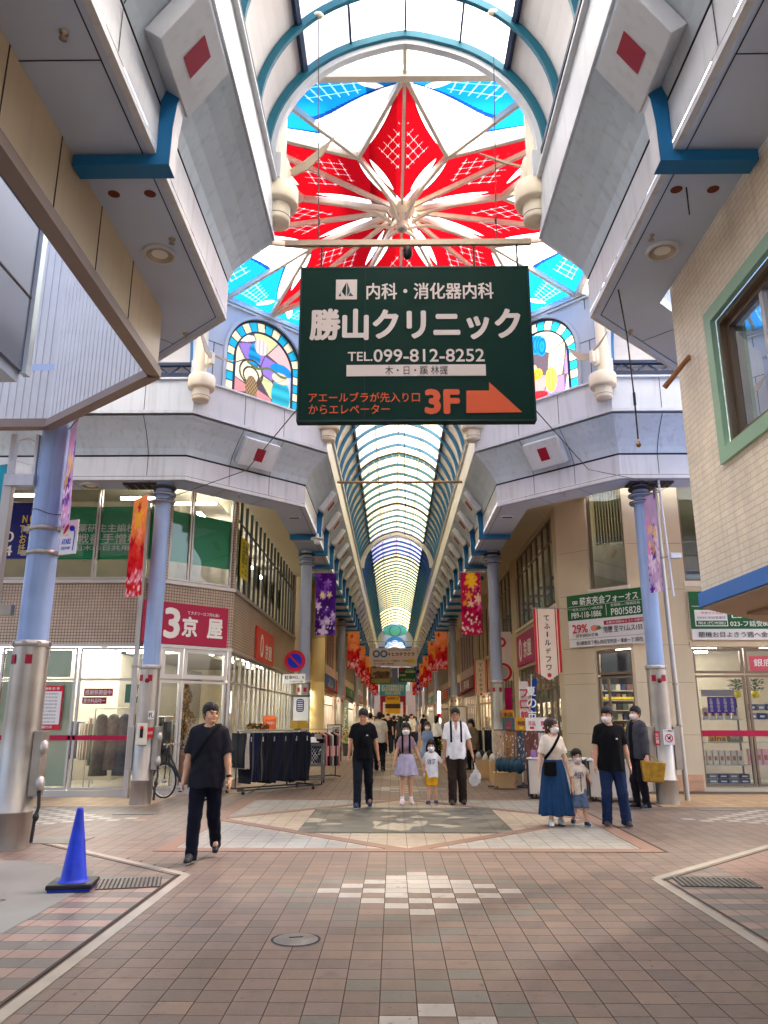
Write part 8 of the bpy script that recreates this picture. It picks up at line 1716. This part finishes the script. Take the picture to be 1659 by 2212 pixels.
def nobori(x, y, w_, z0, z1, col, tx, tcol, label, lean=.06):
    t = thing("banner_flag", label, "flag", (x, y, 0)); mb = MB(); mb.cyl((x, y, 0), (x+lean*.2, y, z1+.1), .012, .01, m_wht, 8); mb.cyl((x+lean*.2-.01, y, z1), (x+w_, y, z1-.02), .006, .006, m_wht, 6); mb.lathe((x, y, 0), [(.16, 0), (.16, .04), (.05, .08), (.03, .12)], m_dark, 14); mb.build("pole", t)
    o = pgrid("cloth", t, (x+.02, y-.01, z0), (w_-.02, 0, 0), (lean*.2, 0, z1-z0), 10, 30, lambda u, v: np.broadcast_to(np.array(col), u.shape+(3,)).copy()*(.9+.1*np.sin(v*9))[..., None], ATTR("flag_cloth", mode='cloth'), wave=lambda u, v: .02*np.sin(v*9)*u)
    mb = MB()
    for i, ch in enumerate(tx): mb.text(ch, (x+w_*.52, y-.05, z1-.16-(i+.5)*(z1-z0-.2)/len(tx)), (1, 0, 0), (0, 0, 1), tcol, (z1-z0)/len(tx)*.6, None, .02)
    mb.build("lettering", t)
nobori(3.02, 19.0, .2, 1.46, 2.42, S(228, 220, 214), "フロ館", m_nr, "white flag with red characters standing behind the scarf stand")
nobori(3.22, 18.95, .13, 1.46, 2.48, S(36, 80, 168), "夏の市", m_lt, "blue flag standing just right of the white one behind the scarf stand", .5)
nobori(3.15, 22.6, .22, .9, 2.4, S(190, 30, 90), "", m_lt, "plain crimson flag beside the first right slim column")
mb = MB(); mb.box2((3.0, 22.0, 1.5), (3.32, 22.02, 1.78), M("amber_board", S(206, 134, 40), .6)); mb.text("本店", (3.16, 21.99, 1.65), (1, 0, 0), (0, 0, 1), m_black, .13, .26, .01); tag(mb.build("board_sign"), "small amber board at the foot of the first right slim column", "sign")
# far right rack and shelves, flowers
rk3 = thing("clothes_rack", "black garment rack behind the white shirt man's shoulder on the right", "clothes rack", (2.9, 27.5, 0)); mb = MB(); mb.cyl((2.5, 27.5, 1.25), (3.4, 27.5, 1.25), .014, .014, m_steel, 8)
for x in (2.5, 3.4): mb.cyl((x, 27.5, .04), (x, 27.5, 1.25), .014, .014, m_dark, 8); mb.beam((x, 27.2, .05), (x, 27.8, .05), .03, .03, m_dark)
mb.build("frame", rk3)
for i in range(9): mb = MB(); x = 2.56+i*.095; mb.prism([(x, 27.3, 1.15), (x, 27.7, 1.15), (x, 27.75, .42), (x, 27.25, .42)], (.06, 0, 0), m_tr[(0, 2, 3, 6, 0, 7, 1, 8, 2)[i]]); tag(mb.build("jacket", bevel=.012), "dark or pale jacket on the black rack behind the white shirt man", "jacket", "jackets on the black right rack")
fp = thing("flower_tub", "tub of yellow flowers on the right by the person in the shawl", "plant", (1.95, 26.3, 0)); mb = MB(); mb.lathe((1.95, 26.3, 0), [(.22, 0), (.3, .42), (.27, .42), (.2, .36), (0, .36)], m_wd, 16, False); mb.build("tub", fp); mb = MB(); m_yf = M("yellow_petal", S(226, 186, 50), .6, var=.1)
for k in range(700): a, r, z = rq.random()*6.28, math.sqrt(rq.random())*.5, rq.random(); c = V(1.95+r*math.cos(a), 26.3+r*math.sin(a)*.7, .5+z*.55*(1.2-r)); u_ = unit(V(rq.random()-.5, rq.random()-.5, rq.random()-.5)); v_ = unit(np.cross(u_, V(.2, .4, .9))); s_ = .03; mb.quad(c-u_*s_, c+v_*s_*.6, c+u_*s_, c-v_*s_*.6, m_yf if k % 3 == 0 else [M("plant_leaf_a", (0, 0, 0)), M("olive_leaf", (0, 0, 0))][k % 2])
mb.build("flowers", fp)
fl2 = thing("flower_tub", "small pot of yellow flowers on the left behind the man in black", "plant", (-1.95, 34, 0)); mb = MB(); mb.lathe((-1.95, 34, 0), [(.18, 0), (.22, .5), (0, .5)], m_dark, 14, False); mb.build("tub", fl2); mb = MB()
for k in range(240): a, r, z = rq.random()*6.28, math.sqrt(rq.random())*.3, rq.random(); c = V(-1.95+r*math.cos(a), 34+r*math.sin(a), .6+z*.6); u_ = unit(V(rq.random()-.5, rq.random()-.5, rq.random()-.5)); v_ = unit(np.cross(u_, V(.2, .4, .9))); mb.quad(c-u_*.04, c+v_*.025, c+u_*.04, c-v_*.025, m_yf if k % 2 else M("plant_leaf_a", (0, 0, 0)))
mb.build("flowers", fl2)
for i, (x, y, z, lb) in enumerate(((2.75, 20.6, 0, "low crate of folded linens left of the scarf stand"), (2.5, 21.6, 0, "low crate of pale cushions further left of the scarf stand"))):
    t = thing("stock_crate", lb, "crate", (x, y, 0)); mb = MB(); mb.box2((x-.3, y-.25, .0), (x+.3, y+.25, .5), m_ply); mb.build("crate", t, bevel=.01); mb = MB()
    for k in range(7): mb.ball((x-.22+.07*k, y-.1+.05*math.sin(k*3), .58+.04*math.sin(k*2)), (.1, .14, .12), [m_tr[7], M("grey_linen", S(150, 144, 136), .8), M("dark_cloth", (0, 0, 0))][(k+i) % 3], 12)
    mb.build("linens", t)
# goods held
bg_ = thing("shopping_bag", "translucent white plastic bag held by the man in the white shirt", "bag", (1.55, 15.42, .45)); mb = MB(); mp = RG("thin_plastic", (.82, .83, .88), .25); F_ = Field(np.arange(1.36, 1.76, .014), np.arange(15.28, 15.56, .014), np.arange(.3, .82, .014)); F_.ell((1.56, 15.42, .48), (.10, .07, .13), .02); F_.ell((1.52, 15.42, .44), (.09, .065, .11), .03); F_.cap((1.56, 15.42, .6), (1.545, 15.41, .74), .03, .012, .04); X, Y, Z = np.meshgrid(F_.xs, F_.ys, F_.zs, indexing='ij'); F_.f = (F_.f+.006*np.sin(X*70+Z*40)+.004*np.sin(Z*90)).astype(np.float32)
o = net_obj("plastic", F_, None, [mp]); o.parent = bg_; o.matrix_parent_inverse = Matrix.Translation(-bg_.location)
wr_ = gj['t'].matrix_basis; gb = thing("tote_bag", "crinkled gold tote bag held by the man in the grey jacket", "bag", (4.60, 14.55, .55)); mb = MB(); m_gold = M("gold_foil", S(176, 136, 50), .35, metal=.5, var=.3, scale=14, bump=.8, bscale=30)
mb.prism([(4.44, 14.48, .48), (4.78, 14.44, .46), (4.86, 14.44, .80), (4.42, 14.5, .84)], (.03, .15, 0), m_gold); mb.build("bag_body", gb, bevel=.02); mb = MB(); mb.tube([(4.5, 14.55, .82), (4.56, 14.58, .92), (4.66, 14.58, .91), (4.76, 14.54, .8)], .009, m_gold, 6); mb.build("handle", gb)

# flower banners along the arcade
def art(kind, seed):
    def fn(u, v):
        r_ = np.random.RandomState(seed); asp = 2.4; y = v*asp
        def blobs(c, n, x0, x1, y0, y1, r0, r1, cols):
            for k in range(n):
                x, yy, r = x0+(x1-x0)*r_.rand(), (y0+(y1-y0)*r_.rand())*asp, r0+(r1-r0)*r_.rand(); a = np.arctan2(y-yy, u-x); pet = r*(.8+.3*np.cos(a*r_.randint(4, 8)+r_.rand()*6)); c = lay(c, sstep(np.hypot(u-x, y-yy)-pet, .03), S(*cols[r_.randint(len(cols))]))
            return c
        n = fbm(u*4, y*4, seed)
        if kind == 'purple':
            c = np.array(S(70, 30, 120))*(.5+n)[..., None]+np.array(S(120, 70, 170))*(np.clip(n-.5, 0, 1)*2)[..., None]; c = blobs(c, 10, 0, 1, 0, 1, .1, .24, [(120, 70, 180), (60, 20, 100), (160, 110, 200)]); c = blobs(c, 6, .1, .9, .05, .95, .12, .26, [(208, 190, 220), (170, 140, 205)]); c = blobs(c, 3, .3, .7, .55, .7, .06, .16, [(190, 150, 100), (226, 200, 160)]); c = blobs(c, 26, 0, 1, 0, .45, .012, .04, [(230, 220, 232)])
        elif kind == 'lilac':
            c = np.array(S(196, 170, 208))*(.7+.5*n)[..., None]; c = blobs(c, 12, 0, 1, 0, 1, .12, .3, [(96, 50, 150), (226, 206, 226), (120, 80, 170), (216, 150, 190)]); c = blobs(c, 5, .2, .8, .4, .7, .1, .2, [(200, 160, 90), (226, 190, 140)]); c = blobs(c, 26, 0, 1, 0, .5, .02, .06, [(236, 226, 236), (150, 30, 90)])
        elif kind == 'magenta':
            c = np.array(S(190, 30, 80))*(.7+.5*n)[..., None]; c = blobs(c, 5, .3, .7, .84, .98, .2, .34, [(240, 180, 30), (244, 190, 50)]); c = blobs(c, 8, 0, 1, .5, .75, .08, .2, [(226, 90, 150), (230, 150, 60), (150, 20, 70)]); c = blobs(c, 4, .4, 1, .45, .6, .14, .24, [(220, 90, 160), (230, 200, 170)]); c = blobs(c, 12, 0, 1, .2, .5, .08, .18, [(140, 10, 60), (170, 20, 60)]); c = blobs(c, 34, 0, 1, .02, .36, .02, .06, [(240, 224, 220)]); c = blobs(c, 30, 0, 1, .6, .95, .015, .04, [(240, 170, 160), (200, 40, 60)])
        else:
            t_ = np.clip((v-.35)*2, 0, 1)[..., None]; c = np.array(S(206, 36, 44))*(1-t_)+np.array(S(238, 150, 80))*t_; c = c*(.8+.4*n)[..., None]; c = blobs(c, 6, 0, 1, .5, .95, .14, .3, [(240, 170, 50), (236, 130, 90), (240, 150, 120)]); c = blobs(c, 1, .3, .5, .88, .92, .14, .16, [(200, 40, 50)]); c = blobs(c, 14, 0, 1, .15, .55, .1, .22, [(196, 24, 36), (214, 50, 50), (170, 16, 40)]); c = blobs(c, 12, 0, 1, 0, .25, .06, .14, [(236, 180, 186), (226, 130, 150)]); c = blobs(c, 20, 0, 1, 0, .2, .02, .05, [(244, 226, 226)])
        return np.clip(c, 0, 1)
    return fn
m_ban = ATTR("banner_cloth", mode='cloth')
def banner(x, y, kind, seed, label, group=None, w_=.58, h=1.78, zt=5.62, side=1, xd=(1, 0, 0), res=(28, 68)):
    t = thing("flower_banner", label, "banner", (x, y, zt-h), group=group); d = V(*xd); nrm = V(d[1], -d[0], 0)
    pgrid("cloth", t, V(x, y, zt-h)-d*w_/2, d*w_, (0, 0, h), res[0], res[1], art(kind, seed), m_ban, wave=lambda u, v: .02*np.sin(u*5+v*4+seed)*(1.1-v), nrm=nrm)
    mb = MB(); a, b = V(x, y, zt+.03)-d*(w_/2+.08), V(x, y, zt+.03)+d*(w_/2+.1); mb.cyl(a, b, .012, .012, m_steel, 8); e = b if side > 0 else a; mb.obox(e, (.03, 0, 0), (0, .03, 0), (0, 0, .03), m_steel); mb.build("rod", t)
ys = [22.0, 38.0, 46.0, 54.0, 62.0, 70.0, 78.0, 86.0]; od = ["first", "second", "third", "fourth", "fifth", "sixth", "seventh", "eighth"]
for i, y in enumerate(ys):
    far = i > 3; r_ = (28, 68) if i == 0 else (18, 44) if i < 4 else (10, 24)
    banner(A-2.13, y, 'purple' if i == 0 else 'red', 40+i, "purple flower banner on the first slim column on the left" if i == 0 else f"red and orange flower banner, {od[i]} from the front on the left row", None, side=-1, res=r_)
    banner(A+2.05+(.1 if i else 0), y, 'magenta' if i == 0 else ('purple' if i == 5 else 'red'), 60+i, "magenta and yellow flower banner on the first slim column on the right" if i == 0 else f"{'purple' if i == 5 else 'red and orange'} flower banner, {od[i]} from the front on the right row", None, res=r_, zt=5.62 if i != 2 else 5.9)
# banners edge-on at the corner columns
xd_ = unit(V(.26, 1, 0)); banner(-4.5, 10.15, 'lilac', 81, "purple flower banner seen almost edge on behind the thick near left column", None, zt=5.6, h=1.5, w_=.5, xd=unit(V(.62, -.9, 0)))
banner(-5.16, 15.1, 'red', 82, "tall red and orange flower banner hung left of the slim blue column", None, zt=5.95, h=2.05, w_=.62, xd=unit(V(.72, -.7, 0)))
banner(5.27, 15.3, 'lilac', 83, "narrow purple flower banner on the right blue column", None, zt=6.0, h=2.0, w_=.34, xd=unit(V(.5, -1, 0)))
# right column: mast with camera arm, down pipe
mb = MB(); mb.cyl((5.62, 15.7, .05), (5.55, 15.7, 6.3), .05, .045, m_alu, 14)
for z in (2.2, 1.4): mb.cyl((5.6, 15.7, z), (5.6, 15.7, z+.05), .062, .062, m_steel, 14)
tag(mb.build("down_pipe"), "round grey down pipe just right of the right blue column", "pipe")
cm = thing("banner_mast", "white mast with a small camera arm beside the right blue column", "mast", (5.52, 15.2, 3.9)); mb = MB(); mb.cyl((5.55, 15.2, 3.9), (5.47, 15.2, 6.3), .022, .022, m_white, 10); mb.build("mast", cm); mb = MB(); mb.cyl((5.38, 15.2, 6.02), (5.6, 15.2, 6.14), .012, .012, m_steel, 8); mb.cyl((5.42, 15.5, 4.72), (5.6, 15.2, 4.72), .014, .014, m_steel, 8); mb.box2((5.54, 15.1, 4.66), (5.76, 15.26, 4.76), m_white); mb.build("camera", cm)
# near left column: flag sign, clamps, truss post, teal box sign
fs_ = thing("flag_sign", "small white flag sign with red and blue marks clamped to the thick near left column", "sign", (-4.3, 10.28, 3.85)); P = lambda u, z, o=0: V(-4.61, 10.30, 0)+unit(V(.94, -.34, 0))*u+V(-.34, -.94, 0)*o+V(0, 0, z)
mb = MB(); dx = unit(V(.94, -.34, 0)); nx_ = V(-.34, -.94, 0); mb.obox(P(.17, 3.98), dx*.15, nx_*.008, (0, 0, .24), m_wht); mb.build("panel", fs_, bevel=.006)
mb = MB(); q = lambda u, z: P(.17+u, 3.98+z, .010)
def elp(cx, cz, rx, rz, rot, m): mb.poly([q(cx+rx*math.cos(t_)*math.cos(rot)-rz*math.sin(t_)*math.sin(rot), cz+rx*math.cos(t_)*math.sin(rot)+rz*math.sin(t_)*math.cos(rot)) for t_ in np.linspace(0, 6.28, 19)[:-1]], m)
elp(-.05, .12, .025, .085, -.5, m_nr); elp(-.11, .17, .016, .03, .3, m_nr); elp(.05, .12, .05, .04, -.5, m_nb); mb.poly([q(.08, .13), q(.115, .06), q(.10, -.19), q(.085, -.19), q(.095, .05)], m_nb); mb.build("emblem", fs_); mb = MB(); mb.text("AYARS", q(-.03, -.06), dx, (0, 0, 1), m_nb, .075, .15, .02); mb.text("当店のRBP", q(-.03, -.15), dx, (0, 0, 1), m_nb, .05, .15, .01); mb.text("スマート商店街", q(-.06, .03), dx, (0, 0, 1), m_nr, .022, .11, .003); mb.build("lettering", fs_)
mb = MB()
for z in (4.12, 3.78): mb.lathe((-4.86, 10.4, z), [(.2, -.03), (.212, -.03), (.212, .03), (.2, .03)], m_steel, 30); mb.obox((-4.61, 10.33, z), (.05, 0, 0), (0, .02, 0), (0, 0, .025), m_steel); mb.obox((-5.09, 10.33, z), (.04, 0, 0), (0, .02, 0), (0, 0, .035), m_steel)
mb.build("clamp", fs_)
mb = MB(); mb.tube([(-4.86+.205*math.cos(a), 10.4+.205*math.sin(a), 4.35+.04*math.sin(a*2)) for a in np.linspace(0, 6.28, 25)[:-1]], .005, m_dark, 5, closed=True); tag(mb.build("wire_tie"), "twisted dark wire tied round the thick near left column", "wire")
tp_ = thing("lattice_post", "pale square post with cross braces left of the thick near left column", "post", (-5.2, 10.3, 0)); mb = MB(); mb.box2((-5.46, 10.24, .0), (-5.34, 10.36, 4.9), m_alu); mb.box2((-5.44, 10.26, 4.9), (-5.36, 10.34, 5.5), m_white); mb.box2((-5.09, 10.28, 4.9), (-5.05, 10.34, 5.5), m_white); mb.box2((-5.42, 10.2, 4.72), (-5.02, 10.3, 4.88), m_white); mb.build("post", tp_)
for q_, r_ in (([(-5.4, 10.3, 5.15), (-5.07, 10.3, 5.02)], .008), ([(-5.4, 10.3, 5.4), (-5.2, 10.3, 5.44), (-5.07, 10.3, 5.36)], .01)): mb = MB(); mb.tube(q_, r_, m_wht, 6); mb.build("brace", tp_)
mb = MB(); mb.obox((-5.3, 10.24, 2.98), (.2, 0, 0), (0, .05, 0), (0, 0, .07), m_steel); mb.build("bracket_plate", tp_)
mb = MB(); mb.box2((-7.95, 14.2, 5.55), (-7.55, 14.32, 6.35), M("teal_box", S(10, 130, 160), .4)); mb.box2((-7.95, 14.2, 5.45), (-7.55, 14.32, 5.54), m_navy); mb.cyl((-7.75, 14.26, 6.35), (-7.75, 14.9, 6.6), .02, .02, m_dark, 8); tag(mb.build("box_sign"), "plain teal box sign hanging behind the thick near left column", "sign")
# signs slung across the arcade
cs = thing("cross_sign", "cream sign with a blue double ring slung across the far arcade", "sign", (0, 45, 4.4)); mb = MB(); mb.box2((-1.38, 45, 4.41), (1.36, 45.06, 5.42), m_fl); mb.build("panel", cs); mb = MB()
for x in (-.98, -.55): mb.ring((x, 44.99, 5.1), .12, .21, m_blue, (0, -1, 0))
mb.build("ring_emblem", cs); mb = MB(); mb.text("十ヒカチラクラ", (.44, 44.99, 5.08), (1, 0, 0), (0, 0, 1), M("ink", (0, 0, 0)), .22, 1.55, .03); mb.build("name_lettering", cs); mb = MB(); mb.text("取上右子売れた商店街", (.36, 44.99, 5.32), (1, 0, 0), (0, 0, 1), m_joint, .09, 1.3, .006); mb.text("歴史探訪イベント開催中・日時担当", (-.05, 44.99, 4.7), (1, 0, 0), (0, 0, 1), m_joint, .11, 2.2, .008); mb.text("日十日店舗・駐車場", (-.55, 44.99, 4.54), (1, 0, 0), (0, 0, 1), m_joint, .1, 1.1, .008); mb.box2((.85, 44.985, 4.6), (1.25, 44.995, 4.78), M("yellow_sign", (0, 0, 0))); mb.build("line_lettering", cs); mb = MB(); mb.cyl((-2.4, 45.03, 5.8), (2.7, 45.03, 5.8), .025, .025, m_steel, 8)
for x in (-1.2, 1.2): mb.cyl((x, 45.03, 5.42), (x, 45.03, 5.8), .012, .012, m_steel, 6)
mb.build("hanging_rail", cs)
gs_ = thing("cross_sign", "green hanging sign below the cream cross sign on its right", "sign", (.8, 46, 3.6)); mb = MB(); mb.box2((.31, 46, 3.55), (1.33, 46.05, 4.38), m_gs); mb.build("panel", gs_); mb = MB(); mb.text("くつとう\n商店街案内", (.98, 45.99, 4.2), (1, 0, 0), (0, 0, 1), m_lt, .25, .6, .01); mb.text("白日本", (.55, 45.99, 3.95), (1, 0, 0), (0, 0, 1), m_fl, .12, .36, .02); mb.text("中2日日本 は", (.86, 45.99, 3.68), (1, 0, 0), (0, 0, 1), m_fl, .13, .8, .01); mb.box2((.42, 45.99, 4.15), (.58, 45.998, 4.35), m_nr); mb.build("lettering", gs_); mb = MB(); mb.cyl((.5, 46.02, 4.38), (.5, 46.02, 5.8), .01, .01, m_steel, 6); mb.cyl((1.2, 46.02, 4.38), (1.2, 46.02, 5.8), .01, .01, m_steel, 6); mb.build("hanger", gs_)
ps_ = thing("cross_sign", "picture panel of old townhouses below the cream cross sign on its left", "sign", (-.7, 46, 3.6))
def town(u, v):
    n = fbm(u*9, v*7, 3); c = np.array(S(190, 170, 130))*(.7+.5*n)[..., None]; c = lay(c, sstep(np.abs(v-.5)-.22-.1*vnoise(u*9, v*0, 4), .05)*((u > .2) & (u < .95)), S(110, 90, 70)); c = lay(c, ((vnoise(u*16, v*12, 7) > .62) & (np.abs(v-.5) < .25)).astype(float), S(60, 50, 44)); return lay(c, sstep(v-.3, .05), S(150, 146, 90))
pgrid("picture", ps_, (-1.3, 46, 3.5), (1.12, 0, 0), (0, 0, .86), 44, 34, town, ATTR("print_matte")); mb = MB(); mb.box2((-1.34, 46.005, 3.46), (-.14, 46.05, 4.4), m_wd); mb.box2((-.12, 46, 3.5), (.26, 46.04, 4.36), M("slate_panel", (0, 0, 0))); mb.build("frame", ps_); mb = MB(); mb.cyl((-1.1, 46.02, 4.4), (-1.1, 46.02, 5.8), .01, .01, m_steel, 6); mb.cyl((-.3, 46.02, 4.4), (-.3, 46.02, 5.8), .01, .01, m_steel, 6); mb.build("hanger", ps_)
bl_ = thing("cross_sign", "sky blue sign of white characters slung across further down the arcade", "sign", (0, 60, 3.1)); mb = MB(); mb.box2((-1.04, 60, 3.12), (.94, 60.06, 4.02), M("sky_sign", S(60, 160, 196), .5)); mb.box2((-1.15, 60.07, 3.95), (1.05, 60.12, 4.45), M("roof_blue", S(80, 130, 160), .5)); mb.build("panel", bl_); mb = MB(); mb.text("曲江店街振興組合協会\n御来街有難御座居ます\n安全安心商店街", (-.05, 59.99, 3.58), (1, 0, 0), (0, 0, 1), m_lt, .75, 1.7, .012); mb.build("lettering", bl_); mb = MB(); mb.cyl((-.8, 60.05, 4.45), (-.8, 60.05, 7.5), .012, .012, m_steel, 6); mb.cyl((.7, 60.05, 4.45), (.7, 60.05, 7.5), .012, .012, m_steel, 6); mb.build("hanger", bl_)
ya = thing("festival_arch", "red and yellow festival arch with a gabled yellow sign at the far end", "arch", (-.1, 90, 0)); mb = MB(); m_fy = M("festival_yellow", S(232, 180, 40), .6); m_fred = M("festival_red", S(170, 30, 44), .6); mb.prism([(-.9, 90, 3.0), (.75, 90, 3.0), (.75, 90, 3.7), (-.07, 90, 4.5), (-.9, 90, 3.7)], (0, .1, 0), m_fy); mb.box2((-.9, 90, 1.9), (.75, 90.1, 2.5), m_fy); mb.build("yellow_panel", ya); mb = MB(); mb.box2((-1.5, 90.12, 3.2), (1.4, 90.3, 4.6), m_fred); mb.box2((-1.5, 90.12, 0), (-1.2, 90.3, 3.2), m_fred); mb.box2((1.1, 90.12, 0), (1.4, 90.3, 3.2), m_fred); mb.box2((-.4, 90.11, 4.6), (.25, 90.3, 4.9), m_fred); mb.build("red_gate", ya); mb = MB(); mb.box2((-.95, 89.98, 2.5), (.8, 90.1, 3.0), m_wd); mb.build("lattice_band", ya); mb = MB(); mb.text("歓迎夏祭り市", (-.07, 89.97, 3.6), (1, 0, 0), (0, 0, 1), m_fred, .3, 1.3, .02); mb.build("lettering", ya)
mb = MB(); mb.cyl((3.0, 52, .0), (3.0, 52, 3.2), .09, .09, LAMP("lit_tube_sign", (1, .86, .7), 1.2), 12); mb.cyl((3.0, 52, 1.5), (3.0, 52, 1.8), .12, .12, m_nr, 12); tag(mb.build("lit_pillar"), "slim glowing white pillar sign with a red band far down on the right", "sign")
lat = thing("lattice_screen", "white lattice screen with a frame between the right columns", "screen", (2.75, 34, 0)); mb = MB(); mb.box2((2.45, 34, .3), (3.1, 34.03, 2.0), M("lattice_white", S(206, 200, 190), .6, var=.25, scale=30)); mb.build("lattice", lat); mb = MB()
for (a, b) in (((2.41, 33.98, 0), (2.45, 34.05, 2.04)), ((3.1, 33.98, 0), (3.14, 34.05, 2.04)), ((2.45, 33.98, 2.0), (3.1, 34.05, 2.04))): mb.box2(a, b, m_brz)
mb.build("frame", lat)
